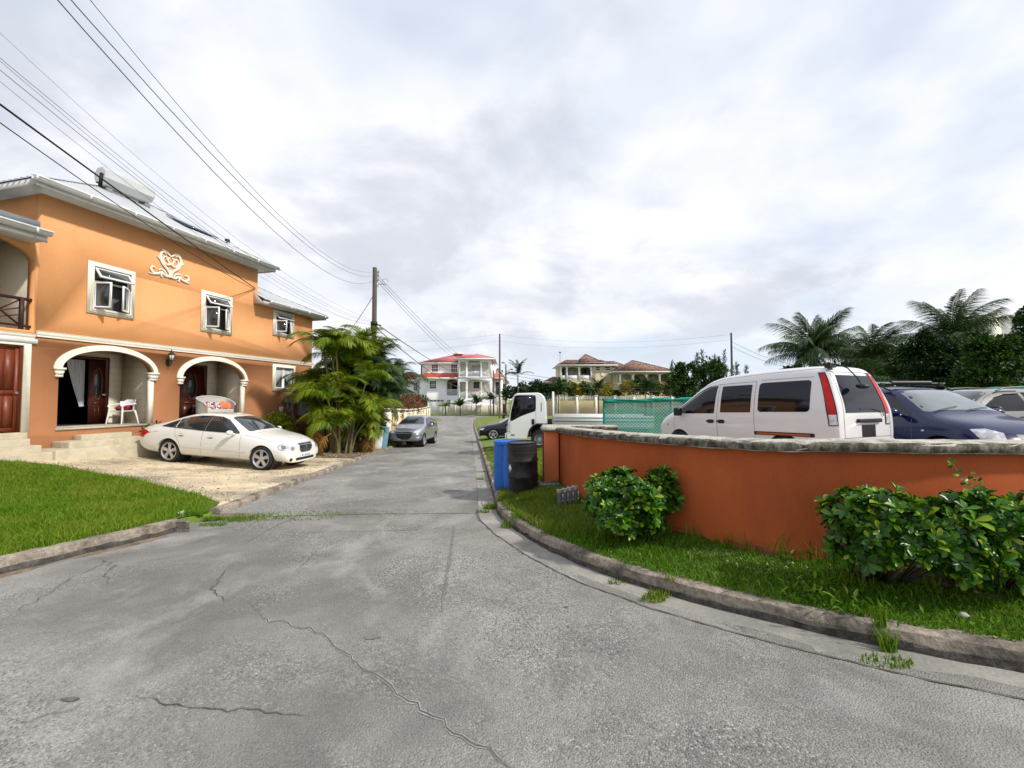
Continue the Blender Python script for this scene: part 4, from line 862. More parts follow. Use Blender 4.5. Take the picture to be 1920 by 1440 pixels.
# porches
def porch(s0, s1, d, dz, door):
    A = MB(); f = .72
    A.box(s0-.3, s1+.3, .221, d+.1, f-.12, f); A.out('porch_floor', M['conc'], H)
    B = MB(); 
    if door: B.wall([rect(s0-.3, s1+.1, f+.001, 3.05), rect(*door, f+.001, dz)], d, d+.15)
    B.box(s0-.3, s0-.001, .222, d-.002, f+.001, 3.05); B.box(s1+.002, s1+.3, .222, d-.002, f+.001, 3.05); B.box(s0-.3, s1+.3, .222, d+.1, 3.051, 3.09)
    return B.out('porch_wall', M['porch'], H)
porch(.47, 2.84, 1.35, 2.80, (.9, 2.46)); porch(3.70, 6.25, 1.35, 2.80, (4.66, 5.78))
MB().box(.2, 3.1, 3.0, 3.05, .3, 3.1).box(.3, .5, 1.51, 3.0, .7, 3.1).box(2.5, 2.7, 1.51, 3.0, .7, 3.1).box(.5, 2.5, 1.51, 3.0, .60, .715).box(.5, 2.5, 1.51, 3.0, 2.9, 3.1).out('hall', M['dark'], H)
# arch trims with capitals and jamb pilasters
def arch_trim(s0, s1, zs, zc):
    o = MB(); cx = (s0+s1)/2; rx = (s1-s0)/2; rz = zc-zs
    for k, (ex, iy) in enumerate(((.125, .05), (.09, .075), (.045, .09))):
        O = arc(cx, zs, rx+ex, rz+ex, 0, 180, 28); I = arc(cx, zs, rx-.03, rz-.03, 180, 0, 28); o.prism(O+I, -iy, -.002-k*.0012+(.0 if k == 0 else .004), 'xz')
    o.out('arch_moulding', M['cream'], H, 25)
    for sx in (s0, s1):
        q = MB(); a = sx-.13; b = sx+.13
        if sx == s1: a = sx-.16; b = sx+.12
        else: a = sx-.12; b = sx+.10
        q.box(a, b, -.12, .10, zs-.02, zs+.035); q.box(a+.03, b-.03, -.10, .10, zs-.05, zs-.018)
        q.prism([(a+.02, zs-.05), (b-.02, zs-.05), (b-.055, zs-.16), (a+.055, zs-.16)], -.09, .09, 'xz'); q.box(a+.045, b-.045, -.08, .09, zs-.215, zs-.16); q.out('capital', M['cream'], H)
    q = MB(); q.box(s1-.115, s1+.005, -.035, .10, .722, zs-.216); q.out('pilaster', M['cream'], H)
arch_trim(.47, 2.84, 2.30, 2.93); arch_trim(3.70, 6.25, 2.22, 2.93)
MB().box(.44, 2.86, -.03, .2, .66, .7195).out('porch_sill', M['conc'], H); MB().box(3.68, 6.27, -.03, .2, .66, .7195).out('porch_sill', M['conc'], H)
# doors
def panel_door(s0, s1, z0, z1, y, m, parent, nm='door', boards=False, oval=False, tf=None, handle=None):
    mb = MB(); t = .11
    mb.box(s0, s1, y, y+.04, z0, z1); zm = z0+(z1-z0)*.44
    if boards:
        for a, b in ((z0+t, zm-.05), (zm+.09, z1-t)):
            n = 4
            for k in range(n): mb.box(s0+t+(s1-s0-2*t)*k/n+.004, s0+t+(s1-s0-2*t)*(k+1)/n-.004, y-.012, y, a, b)
        mb.box(s0, s0+t-.01, y-.025, y, z0, z1); mb.box(s1-t+.01, s1, y-.025, y, z0, z1); mb.box(s0+t, s1-t, y-.022, y, zm-.04, zm+.08); mb.box(s0+t, s1-t, y-.022, y, z0, z0+t-.01); mb.box(s0+t, s1-t, y-.022, y, z1-t+.01, z1)
    else:
        for a, b in ((z0+.12, z0+.55),): mb.box(s0+.16, (s0+s1)/2-.04, y-.012, y, a, b); mb.box((s0+s1)/2+.04, s1-.16, y-.012, y, a, b)
        mb.box(s0+.1, s1-.1, y-.02, y, z0+.62, z0+.66)
    if tf: mb.v = [tf(p) for p in mb.v]
    o = mb.out(nm, m, parent)
    if oval:
        cx = (s0+s1)/2; cz = z0+(z1-z0)*.62; ow = min(.17, (s1-s0)*.25); for_r = arc(cx, cz, ow, .48, 0, 360, 28)[:-1]; for_o = arc(cx, cz, ow+.025, .505, 0, 360, 28)[:-1]
        g = MB(); g.prism(for_r, y-.006, y-.001, 'xz'); r_ = MB(); r_.wall([for_o, for_r], y-.02, y-.0005)
        if tf: g.v = [tf(p) for p in g.v]; r_.v = [tf(p) for p in r_.v]
        g.out('oval_pane', M['glass_h'], o); r_.out('oval_trim', M['wood'], o)
    if handle is not None:
        h = MB(); h.lathe([(0, -.07), (.03, -.07), (.022, -.05), (.012, -.045), (.012, 0), (.028, 0), (0, .001)], 12, (handle, y-.02, z0+(z1-z0)*.44+.02), 'y', cap=False)
        if tf: h.v = [tf(p) for p in h.v]
        h.out('handle', M['chrome'], o, 40)
    return o
panel_door(-1.16, -.26, .69, 2.83, .07, M['wood'], H, boards=True, handle=-.34)
mb = MB(); mb.wall([[(-1.36, .45), (-1.2, .45), (-1.2, 2.84), (-.25, 2.84), (-.25, .45), (-.11, .45), (-.11, 2.95), (-1.36, 2.95)]], -.05, .0); mb.out('door_surround', M['cream'], H)
MB().wall([[(-1.2, .67), (-1.16, .67), (-1.16, 2.80), (-.29, 2.80), (-.29, .67), (-.25, .67), (-.25, 2.84), (-1.2, 2.84)]], .002, .15).out('door_frame', M['wood'], H)
dz = 2.80
def dframe(a, b): fr = MB(); fr.wall([[(a, .722), (a+.07, .722), (a+.07, 2.74), (b-.07, 2.74), (b-.07, .722), (b, .722), (b, dz-.001), (a, dz-.001)]], 1.31, 1.51); fr.out('door_frame', M['wood_dark'], H)
dframe(.9, 2.46); dframe(4.66, 5.78)
panel_door(1.96, 2.39, .73, 2.74, 1.36, M['wood_dark'], H, oval=True, handle=2.33)
panel_door(4.73, 5.71, .73, 2.74, 1.37, M['wood_dark'], H, oval=True, handle=5.6)
# tied white curtain in the open doorway
cu = MB(); n = 16; rows = 10
V = []
for j in range(rows+1):
    z = 2.70-(2.70-1.30)*j/rows; w0 = 1.50+.34*(j/rows)**1.2
    for k in range(n+1): V.append((w0+(1.95-w0)*k/n, 1.56+.02*math.sin(k*1.9), z))
cu.add(V, [(j*(n+1)+k, j*(n+1)+k+1, (j+1)*(n+1)+k+1, (j+1)*(n+1)+k) for j in range(rows) for k in range(n)]); cu.box(1.84, 1.95, 1.53, 1.60, 1.26, 1.31); o = cu.out('door_curtain', M['curtain_w'], H, True)
# steps (part of the house)
def steps(lst, nm='steps'):
    mb = MB()
    for s0, s1, y0, z0, z1 in lst: mb.box(s0, s1, y0, -.002, z0, z1)
    return mb.out(nm, M['steps'], H, bevel=.02)
steps([(-.08, 3.6, -1.0, -.6, .22), (.37, 2.9, -.66, .0, .38), (.82, 2.06, -.33, .2, .52)])
steps([(-4, -.083, -.92, -.6, .20), (-4, -.16, -.66, -.02, .36), (-4, -.22, -.36, .2, .52), (-4, -.112, -.052, .4, .668)])
# balcony slab, inner walls, railing
MB().box(-6, -.0, -.06, .0, 2.9, 3.019).out('slab_edge', M['white_trim'], H)
bi = MB(); bi.box(-3.3, -.1, .227, 2.4, 3.16, 3.235); bi.box(-3.4, .1, 2.3, 2.45, 3.236, 5.8); bi.box(-.098, .0, .2265, 2.3, 3.236, 5.8); bi.box(-3.4, -.1, .228, 2.3, 5.62, 5.7); bi.out('balcony_wall', M['beige_wall'], H)
MB().box(-1.6, -.62, 2.26, 2.299, 3.24, 5.1).out('balcony_door', M['wood_dark'], H)
rl = MB()
rl.bar((-3.2, .05, 4.02), (-.10, .05, 4.02), .06, .07); rl.bar((-3.2, .05, 3.34), (-.08, .05, 3.34), .05, .05); rl.bar((-.28, .05, 3.24), (-.28, .05, 4.05), .07, .07, (0, 1, 0))
for k in range(4):
    s = -.32-.72*k; 
    rl.bar((s-.70, .05, 4.0), (s-.0, .05, 3.36), .035, .035); rl.bar((s-.70, .06, 3.7), (s-.35, .06, 3.36), .03, .03); rl.bar((s, .062, 3.98), (s-.33, .062, 3.70), .03, .03); rl.bar((s, .06, 3.78), (s-.42, .06, 3.62), .03, .03); rl.bar((s-.02, .06, 3.6), (s-.5, .06, 3.46), .03, .03); rl.bar((s-.72, .05, 3.3), (s-.72, .05, 4.0), .045, .045, (0, 1, 0))
rl.out('balcony_railing', M['rail'], H)
# roofs: corrugated sheets over soffits, fascia and gutters
def corr(front_eave, ridge_z, s0, s1, d0, d1, ze, hipL, hipR, m=M['roof_metal'], nm='roof', back=True, step=.038):
    """front slope of a hip roof from (s0..s1, d0) at ze to d1 at ridge_z, ribs run up the slope"""
    mb = MB(); n = int((s1-s0)/step); V = []; F = []; R_ = 10
    for i in range(n+1):
        s = s0+(s1-s0)*i/n; t = 1.0
        if hipL: t = min(t, (s-s0)/hipL)
        if hipR: t = min(t, (s1-s)/hipR)
        t = max(t, .002); rib = .016*(1 if (i % 5) in (0,) else 0)
        for j in (0, 1): V.append((s, d0+(d1-d0)*t*j, ze+(ridge_z-ze)*t*j+rib+.03))
        for j in (1, 0): V.append((s, d0+(d1-d0)*t*j, ze+(ridge_z-ze)*t*j+.0))
    for i in range(n): a = i*4; F += [(a, a+4, a+5, a+1), (a+2, a+6, a+7, a+3)]
    mb.add(V, F); return mb
mb = corr(0, 9.6, -.45, 7.2, -.62, 4.3, 6.96, 4.9, 3.0)
def slope(mb, P4): mb.add(P4, [tuple(range(len(P4)))])
sR = 7.2-3.0; sL = -.45+4.9
for q in ([(-.45, -.62, 6.985), (sL, 4.3, 9.63), (-.45, 9.5, 6.985)], [(7.2, 9.5, 6.985), (sR, 4.3, 9.63), (7.2, -.62, 6.985)], [(-.45, 9.5, 6.985), (sL, 4.3, 9.63), (sR, 4.3, 9.63), (7.2, 9.5, 6.985)]): slope(mb, q)
n = 46                                                     # ribs on the left hip
for i in range(n):
    y = -.55+10*i/n; t = min((y+.62)/4.92, (9.5-y)/5.2); 
    if t > .02: mb.bar((-.47, y, 7.0), (-.45+4.9*t, y, 6.985+2.645*t+.008), .05, .022)
rf = mb.out('roof', M['roof_metal'], H)
rc = MB()
for a, b in (((-.45, -.62, 7.0), (sL, 4.3, 9.645)), ((7.2, -.62, 7.0), (sR, 4.3, 9.645)), ((sL, 4.3, 9.645), (sR, 4.3, 9.645))): rc.bar(a, b, .16, .03)
rc.out('ridge_cap', M['roof_metal'], rf)
so_ = MB(); so_.box(-.40, 7.1, -.54, 9.4, 6.842, 6.87); so_.out('soffit', M['fascia'], rf)
fa = MB(); fa.box(-.42, 7.12, -.565, -.542, 6.80, 6.96); fa.box(-.44, -.42, -.56, 9.4, 6.80, 6.96); fa.box(7.12, 7.14, -.56, 9.4, 6.80, 6.96); fa.out('fascia', M['fascia'], rf)
def gutter(s0, s1, y, z, par, hgt=.12):
    mb = MB(); mb.prism([(y+.01, z+hgt*.9), (y+.01, z), (y-.07, z), (y-.085, z+hgt*.35), (y-.10, z+hgt*.40), (y-.10, z+hgt*.66), (y-.125, z+hgt*.72), (y-.125, z+hgt), (y-.115, z+hgt), (y-.105, z+hgt*.78), (y-.06, z+.02), (y-.005, z+.02), (y-.005, z+hgt*.9)], s0, s1, 'yz')
    for k in range(int((s1-s0)/1.1)+1): x = s0+.03+k*1.1; mb.box(x, x+.035, y-.13, y-.05, z-.004, z+hgt+.006)
    return mb.out('gutter', M['white_trim'], par)
gutter(-.50, 7.22, -.57, 6.90, rf)
# right wing roof
mb = corr(0, 7.35, 6.6, 10.45, -.55, 3.2, 5.52, 0, 3.2); 
for q in ([(10.45, 8, 5.55), (7.25, 3.2, 7.38), (10.45, -.55, 5.55)], [(6.6, 8, 5.55), (6.6, 3.2, 7.38), (7.25, 3.2, 7.38), (10.45, 8, 5.55)]): slope(mb, q)
r2 = mb.out('roof', M['roof_metal'], H); rc = MB(); rc.bar((10.45, -.55, 5.56), (7.25, 3.2, 7.39), .14, .03); rc.out('ridge_cap', M['roof_metal'], r2)
MB().box(6.62, 10.38, -.48, .0, 5.40, 5.43).box(E2+.001, 10.38, .0, 8, 5.40, 5.43).box(6.6, 10.38, -.505, -.482, 5.36, 5.50).box(10.38, 10.40, -.505, 8, 5.36, 5.50).out('fascia', M['fascia'], r2)
gutter(6.85, 10.43, -.51, 5.43, r2, .10)
MB().prism([(-.51, 5.40), (-.002, 5.40), (-.002, 5.9)], 6.60, 6.63, 'yz').out('gable_end', M['fascia'], r2)
# left bay roof
mb = MB()
mb = corr(0, 5.80, -6, -.16, -.68, .0, 5.68, 0, 0); r3 = mb.out('roof', M['roof_metal'], H)
MB().box(-6, -.22, -.62, .0, 5.44, 5.47).box(-6, -.20, -.645, -.622, 5.40, 5.66).box(-.222, -.20, -.62, .0, 5.44, 5.68).out('fascia', M['fascia'], r3)
gutter(-6, -.15, -.655, 5.56, r3, .13)
MB().box(-6, -.01, .004, .06, 5.9, 6.08).box(-6, 0.0, .06, 6, 5.86, 5.9).out('flashing', M['meter'], r3)
MB().box(6.15, 6.28, .9, 1.03, 7.6, 8.0).out('roof_vent', M['iron'], rf)
# solar water heater on the roof
t = thing('solar_tank', 'grey octagonal solar water tank lying on the metal roof', 'water tank', hw(3.4, 2.3, 8.55), HA)
mb = MB(); z = .37+7.95-8.0
mb.lathe([(0, -.78), (.27, -.78), (.34, -.71), (.34, .71), (.27, .78), (0, .78)], 8, (.0, 0, z+.12), 'x', cap=False); q = Matrix.Rotation(rad(22.5), 4, 'X'); mb.v = [tuple(Matrix.Translation((0, 0, z+.12)) @ q @ Matrix.Translation((0, 0, -z-.12)) @ Vector(p)) for p in mb.v]
mb.out('tank', M['tank'], t, 30)
mb = MB()
for x in (-.6, .6): mb.bar((x, -.25, -.08), (x, .2, .12), .05, .16); mb.bar((x, .2, -.0), (x, .22, .3), .05)
mb.out('cradle', M['meter'], t)
mb = MB(); mb.v = []; mb.add([(1.0, -1.5, -.74), (2.3, -1.5, -.74), (2.3, -.5, -.21), (1.0, -.5, -.21), (1.0, -1.5, -.70), (2.3, -1.5, -.70), (2.3, -.5, -.17), (1.0, -.5, -.17)], [(0, 3, 2, 1), (4, 5, 6, 7), (0, 1, 5, 4), (1, 2, 6, 5), (2, 3, 7, 6), (3, 0, 4, 7)]); mb.out('collector_panel', M['glass_h'], t)
# wall ornament (scrolled crest)
t = thing('wall_ornament', 'cream scrolled plaster crest on the upper orange wall', 'ornament', hw(3.27, -.03, 5.8), HA)
def scroll(pts, r, mb):
    c = crom([(x, 0, z) for x, z in pts], 6); n = len(c); mb.tube(c, [r*(.55+.45*math.sin(math.pi*min(1, (i+2)/(n*.8)))) if i < n*.6 else r*(1-.6*(i-n*.6)/(n*.4)) for i in range(n)], 7)
mb = MB()
for s in (1, -1):
    scroll([(s*.02, -.24), (s*.10, -.10), (s*.26, .06), (s*.36, .28), (s*.32, .46), (s*.18, .53), (s*.07, .46), (s*.0, .40)], .050, mb)
    scroll([(s*.36, .20), (s*.42, .24), (s*.46, .30)], .025, mb)
    scroll([(s*.06, .06), (s*.20, .10), (s*.27, .22), (s*.22, .34), (s*.14, .32), (s*.15, .24)], .028, mb)
    scroll([(s*.0, .12), (s*.08, .2), (s*.10, .3), (s*.03, .36)], .028, mb); scroll([(s*.16, .44), (s*.24, .50), (s*.30, .56), (s*.22, .58)], .022, mb)
    scroll([(0, -.30), (s*.16, -.34), (s*.30, -.24), (s*.42, -.32), (s*.56, -.34), (s*.66, -.22), (s*.60, -.12), (s*.52, -.16)], .042, mb)
    scroll([(s*.30, -.26), (s*.32, -.38), (s*.26, -.40)], .03, mb); scroll([(s*.5, -.36), (s*.62, -.38), (s*.72, -.37)], .022, mb); scroll([(s*.12, -.30), (s*.2, -.18), (s*.34, -.14), (s*.4, -.2)], .03, mb)
scroll([(-.12, .08), (0, .12), (.12, .08)], .04, mb); scroll([(0, -.36), (0, -.2), (0, -.08)], .07, mb)
mb.v = [(x*.92, y*.75, z*.93+.06) for x, y, z in mb.v]; mb.out('crest', M['cream'], t, 50)
# lantern
t = thing('wall_lantern', 'black iron wall lantern between the two porch arches', 'lantern', hw(3.27, 0, 2.75), HA)
mb = MB(); mb.lathe([(0, -.015), (.07, -.015), (.07, 0), (0, 0)], 12, (0, 0, -.05), 'y'); mb.v = [(x, y, z*1.6+.02) for x, y, z in mb.v]; mb.tube([(0, -.01, -.12), (0, -.12, -.16), (0, -.17, -.08), (0, -.17, .0)], .014, 6); mb.tube([(0, -.01, .0), (0, -.08, .1), (0, -.17, .32)], .01, 6); mb.out('bracket', M['iron'], t, 40)
mb = MB(); c = (0, -.17, 0)
mb.lathe([(.0, 0), (.05, 0), (.055, .02), (.05, .03)], 6, c); mb.lathe([(.10, .20), (.11, .215), (.06, .27), (.035, .29), (.03, .33), (.012, .35), (.012, .39), (0, .40)], 6, c)
for k in range(6): a = k*math.pi/3; mb.bar((math.cos(a)*.05, -.17+math.sin(a)*.05, .03), (math.cos(a)*.095, -.17+math.sin(a)*.095, .2), .01)
mb.out('lantern_frame', M['iron'], t); mb = MB(); mb.lathe([(.045, .03), (.088, .2)], 6, c); mb.out('lantern_glass', M['lamp_glass'], t)
# plastic chair with red cloth in the left porch
def monobloc(loc, rz):
    t = thing('plastic_chair', 'white plastic garden chair in the left porch with a red patterned cloth on it', 'chair', loc, rz)
    s = MB(); s.prism([(-.22, -.2), (.22, -.2), (.24, .22), (-.24, .22)], .41, .435, 'xy'); s.out('seat', M['chair'], t, bevel=.01)
    b = MB(); pr = []
    for k in range(9):
        a = rad(200+140*k/8); pr.append((.27*math.cos(a), .27*math.sin(a)-.02))
    V = []; n = len(pr)
    for z, o in ((.44, 1.0), (.62, 1.04), (.80, 1.12)):
        for x, y in pr: V.append((x*o, y*o, z-(0 if abs(x) < .2 else .06*(z > .7))))
        for x, y in pr: V.append((x*o*.95, y*o*.95, z-(0 if abs(x) < .2 else .06*(z > .7))))
    m = 2*n; F = []
    for r_ in range(2): F += [(r_*m+i, r_*m+i+1, (r_+1)*m+i+1, (r_+1)*m+i) for i in range(n-1)]+[(r_*m+n+i+1, r_*m+n+i, (r_+1)*m+n+i, (r_+1)*m+n+i+1) for i in range(n-1)]
    F += [(2*m+i, 2*m+i+1, 2*m+n+i+1, 2*m+n+i) for i in range(n-1)]; b.add(V, F); b.out('backrest', M['chair'], t, 50)
    for sx in (-1, 1):
        a = MB(); a.tube([(sx*.26, -.2, .66), (sx*.29, 0, .64), (sx*.28, .22, .62), (sx*.27, .25, .56)], .022, 6); a.out('armrest', M['chair'], t, 50)
        for y0, y1 in ((.22, .27), (-.18, -.27)):
            l = MB(); l.tube([(sx*.25, y0, .60 if y0 > 0 else .44), (sx*.26, y0, .42), (sx*.30, y1, 0)], [.02, .028, .016], 6); l.out('leg', M['chair'], t, 50)
    return t
ch = monobloc(hw(2.42, .62, .722), HA+rad(95)); ch.scale = (.95, .95, .95)
t = thing('cloth', 'red patterned cloth lying on the white plastic chair', 'cloth', hw(2.42, .62, 1.15), HA)
mb = MB(); mb.ball((0, 0, .05), .2, 14, .38, seed=4); mb.ball((.12, -.06, .09), .1, 10, .8, seed=5); mb.out('folded_cloth', M['cush_r'], t, True)
# wicker loveseat with cushions in the right porch
t = thing('wicker_loveseat', 'white wicker loveseat with a curved back in the right porch', 'sofa', hw(5.55, .52, .722), HA)
mb = MB(); V = []; n = 18
mb.box(-.55, .55, -.22, .3, .2, .38); mb.out('seat', M['wicker'], t, bevel=.03)
mb = MB()
pts = [(-.62, -.2), (-.66, .1), (-.58, .30), (-.3, .38), (0, .40), (.3, .38), (.58, .30), (.66, .1), (.62, -.2)]
pc = crom([(x, y, 0) for x, y in pts], 4); zt = [.52+.36*math.sin(math.pi*(i/(len(pc)-1)))**.6 for i in range(len(pc))]
mb.add([(p.x, p.y, .1) for p in pc]+[(p.x*1.04, p.y*1.06, z_) for p, z_ in zip(pc, zt)]+[(p.x*.93, p.y*.93, .1) for p in pc]+[(p.x*.95, p.y*.97, z_) for p, z_ in zip(pc, zt)], [f for i in range(len(pc)-1) for f in ((i, i+1, len(pc)+i+1, len(pc)+i), (2*len(pc)+i+1, 2*len(pc)+i, 3*len(pc)+i, 3*len(pc)+i+1))]); mb.out('backrest', M['wicker'], t, 50)
mb = MB(); mb.tube([(p.x, p.y*1.02, z_) for p, z_ in zip(pc, zt)], .035, 7); mb.out('rolled_edge', M['wicker'], t, True)
for sx in (-.5, .5):
    for sy in (-.15, .25): q = MB(); q.box(sx-.03, sx+.03, sy-.03, sy+.03, 0, .2); q.out('leg', M['wicker'], t)
for (x, y, z_, r_, m_, lab) in ((-.28, .12, .52, .20, 'cush_p', 'patterned dark red and white cushion, left on the wicker loveseat'), (.02, .10, .52, .19, 'cush_p', 'patterned dark red and white cushion in the middle of the wicker loveseat'), (.24, .02, .55, .17, 'cush_o', 'orange cushion leaning on the right of the wicker loveseat'), (.46, .06, .50, .15, 'cush_o', 'small orange cushion at the right arm of the loveseat'), (-.52, .02, .50, .13, 'cush_o', 'orange cushion tucked at the left arm of the loveseat')):
    c = MB(); c.ball((0, 0, 0), r_, 16, 1); c.v = [(a, b*.35, (abs(c_)/r_)**.8*math.copysign(r_, c_)*.9) for a, b, c_ in c.v]; o = c.out('cushion', M[m_], None, True); q = hw(5.55+x, .52+y*.6-.05, .722+z_); o.location = q; o.rotation_euler = (rad(-15), 0, HA); tagit(o, lab, 'cushion')
# meters, cabinet
def onwall(nm, s0, s1, z0, z1, d, lab, cat, m=M['meter'], extra=None):
    t = thing(nm, lab, cat, hw((s0+s1)/2, 0, z0), HA); w = (s1-s0)/2; MB().box(-w, w, -d, -.003, 0, z1-z0).out('case', m, t, bevel=.012); MB().box(-w+.03, w-.03, -d-.012, -d-.001, .03, z1-z0-.03).out('cover', m, t, bevel=.005)
    if extra: extra(t, w, d)
    return t
onwall('electrical_cabinet', 9.15, 9.85, .75, 2.55, .28, 'tall grey electrical cabinet on the house wall behind the palms', 'cabinet')
def mx_(t, w, d):
    for x in (-.12,): c = MB(); c.lathe([(0, -d-.14), (.07, -d-.13), (.09, -d-.08), (.09, -d), (0, -d)], 16, (x, 0, .22), 'y', cap=False); c.out('meter_dial', M['glass_h'], t, 40)
    c = MB(); c.tube([(-.1, -.08, 0), (-.1, -.08, -.3), (0, -.08, -.42), (.1, -.08, -.3), (.1, -.08, 0)], .03, 6); c.tube([(.2, -.08, 0), (.2, -.08, -.5), (.28, -.08, -.8)], .03, 6); c.out('conduit', M['meter'], t, 50)
onwall('electric_meter', 8.35, 8.78, 1.35, 1.75, .13, 'round grey electric meter beside the cabinet', 'meter', extra=mx_)
onwall('electric_meter', 8.84, 9.12, 1.3, 1.78, .16, 'square grey meter box between the round meter and the cabinet', 'meter')
onwall('junction_box', 8.05, 8.20, .95, 1.15, .1, 'small pale junction box low on the brown wall above a conduit', 'box', M['fascia'], lambda t, w, d: MB().box(-.02, .02, -.05, -.01, -.9, 0).out('conduit', M['fascia'], t))
# ---------------------------------------------------------------- vehicles
def ev(o):
    dg = bpy.context.evaluated_depsgraph_get(); me = bpy.data.meshes.new_from_object(o.evaluated_get(dg)); return me
def shell(stations, arches, R, creased=()):
    """closed body loft: station = (x, zbot, wlow, zmid, wmid, zbelt, wbelt, ztop, wtop[, crown])"""
    V = []; F = []; n = 8
    for st in stations:
        x, zb, w1, zm, w2, zk, w3, zt, w4 = st[:9]; cr = st[9] if len(st) > 9 else .03
        h = [(w1*.75, zb), (w1, zb+.06), (w2, zm), (w3, zk), (w4, zt), (w4*.55, zt+cr*.75)]
        V += [(x, 0, zb)]+[(x, a, b) for a, b in h]+[(x, 0, zt+cr)]+[(x, -a, b) for a, b in reversed(h)]
    m = 14; 
    for i in range(len(stations)-1): F += [(i*m+j, i*m+(j+1) % m, (i+1)*m+(j+1) % m, (i+1)*m+j) for j in range(m)]
    F += [tuple(range(m-1, -1, -1)), tuple(range((len(stations)-1)*m, len(stations)*m))]
    # split the caps into quads strips so that they subdivide cleanly
    F = F[:-2]
    for base, flip in ((0, True), ((len(stations)-1)*m, False)):
        for j in range(7):
            a, b, c, d = j, j+1, (m-j-1) % m, (m-j) % m
            q = [base+a, base+b, base+c, base+d]
            q = list(dict.fromkeys(q)); F.append(tuple(reversed(q)) if flip else tuple(q))
    me = mesh_np('shell', np.array(V), F); bm = bmesh.new(); bm.from_mesh(me); bmesh.ops.recalc_face_normals(bm, faces=bm.faces); bm.to_mesh(me); bm.free()
    o = bpy.data.objects.new('shell_tmp', me); COL.objects.link(o); s = o.modifiers.new('s', 'SUBSURF'); s.levels = 3; s.render_levels = 3
    bpy.context.view_layer.update(); full = ev(o); tree = bvhtree.BVHTree.FromPolygons([v.co.copy() for v in full.vertices], [tuple(p.vertices) for p in full.polygons])
    body = full
    if arches:
        mb = MB(); 
        for ax in arches:
            for sg in (1, -1): mb.lathe([(0, sg*.45), (R, sg*.45), (R, sg*1.2), (0, sg*1.2)], 32, (ax[0], 0, ax[1]), 'y', cap=False)
        # 'y' lathe maps (x, y) of the circle to (z, x): keep round
        cm = mesh_np('cut', np.array(mb.v), mb.f); bm = bmesh.new(); bm.from_mesh(cm); bmesh.ops.remove_doubles(bm, verts=bm.verts, dist=1e-5); bmesh.ops.recalc_face_normals(bm, faces=bm.faces); bm.to_mesh(cm); bm.free()
        co = bpy.data.objects.new('cut_tmp', cm); COL.objects.link(co); b = o.modifiers.new('b', 'BOOLEAN'); b.operation = 'DIFFERENCE'; b.object = co; b.solver = 'EXACT'
        bpy.context.view_layer.update(); body = ev(o); bpy.data.objects.remove(co)
    bpy.data.objects.remove(o)
    body.polygons.foreach_set('use_smooth', np.ones(len(body.polygons), bool)); body.set_sharp_from_angle(angle=rad(32)); body.materials.clear()
    return body, tree
def round2(poly, k=2, a=.18):
    for _ in range(k):
        o = []
        for i, p in enumerate(poly):
            q = poly[(i+1) % len(poly)]; o += [(p[0]*(1-a)+q[0]*a, p[1]*(1-a)+q[1]*a), (p[0]*a+q[0]*(1-a), p[1]*a+q[1]*(1-a))]
        poly = o; a = .25
    return poly
AXV = {'left': ((0, -1, 0), (1, 0, 0)), 'right': ((0, 1, 0), (1, 0, 0)), 'front': ((-1, 0, 0), (0, 1, 0)), 'back': ((1, 0, 0), (0, 1, 0)), 'top': ((0, 0, -1), None), 'rl': ((.8, -.6, 0), (.6, .8, 0)), 'rr': ((.8, .6, 0), (-.6, .8, 0)), 'fl': ((-.8, -.6, 0), (-.6, .8, 0)), 'fr': ((-.8, .6, 0), (-.6, -.8, 0))}
def cast(tree, ax, a, b):
    d, U = AXV[ax]; d = Vector(d); o = Vector((a, b, 0)) if U is None else Vector(U)*a+Vector((0, 0, b)); o = o-d*(4 if ax in ('top', 'left', 'right', 'rl', 'rr') else 9)
    h = tree.ray_cast(o, d)
    if h[0] is None: h = tree.find_nearest(o+d*(3.1 if ax in ('left', 'right', 'rl', 'rr') else (2.6 if ax == 'top' else (5.5 if ax == 'front' else (6.0 if ax in ('fl', 'fr') else 8.0)))))
    n = h[1]
    return h[0], (-n if n.dot(d) > 0 else n)
AX = {'left': (Vector((0, 3, 0)), Vector((0, -1, 0)), (0, 2)), 'right': (Vector((0, -3, 0)), Vector((0, 1, 0)), (0, 2)), 'front': (Vector((8, 0, 0)), Vector((-1, 0, 0)), (1, 2)), 'back': (Vector((-4, 0, 0)), Vector((1, 0, 0)), (1, 2)), 'top': (Vector((0, 0, 4)), Vector((0, 0, -1)), (0, 1))}
def decal(tree, poly, ax, off, st=.06, th=.0):
    """2D outline laid on the body along an axis, standing off its surface"""
    v, f = cdt_poly(poly, st); out = []
    for a, b in v:
        hit = cast(tree, ax, a, b); out.append(hit[0]+hit[1]*off)
    return out, f
def put(name, tree, poly, ax, off, m, parent, st=.06, smooth=True, rnd=0):
    v, f = decal(tree, round2(poly, rnd) if rnd else poly, ax, off, st); mb = MB(); mb.add(v, f); me = mesh_np(name, np.array(mb.v), mb.f, smooth)
    return lnk(name, me, m, parent)
def line(tree, pts, ax, w, off=.003, name='panel_gap', m=None, parent=None):
    P_ = resample(np.array(pts, float), .05); P_ = np.vstack([P_, [pts[-1]]]); T = []
    V = []
    for q in P_:
        V.append(cast(tree, ax, *q))
    mb = MB(); A = []
    for k, (p, n_) in enumerate(V):
        t = (V[min(k+1, len(V)-1)][0]-V[max(k-1, 0)][0]); t = t.normalized() if t.length > 1e-6 else Vector((1, 0, 0)); s = t.cross(n_).normalized()*w/2; A += [p+s+n_*off, p-s+n_*off]
    mb.add(A, [(2*k, 2*k+1, 2*k+3, 2*k+2) for k in range(len(V)-1)]); return mb
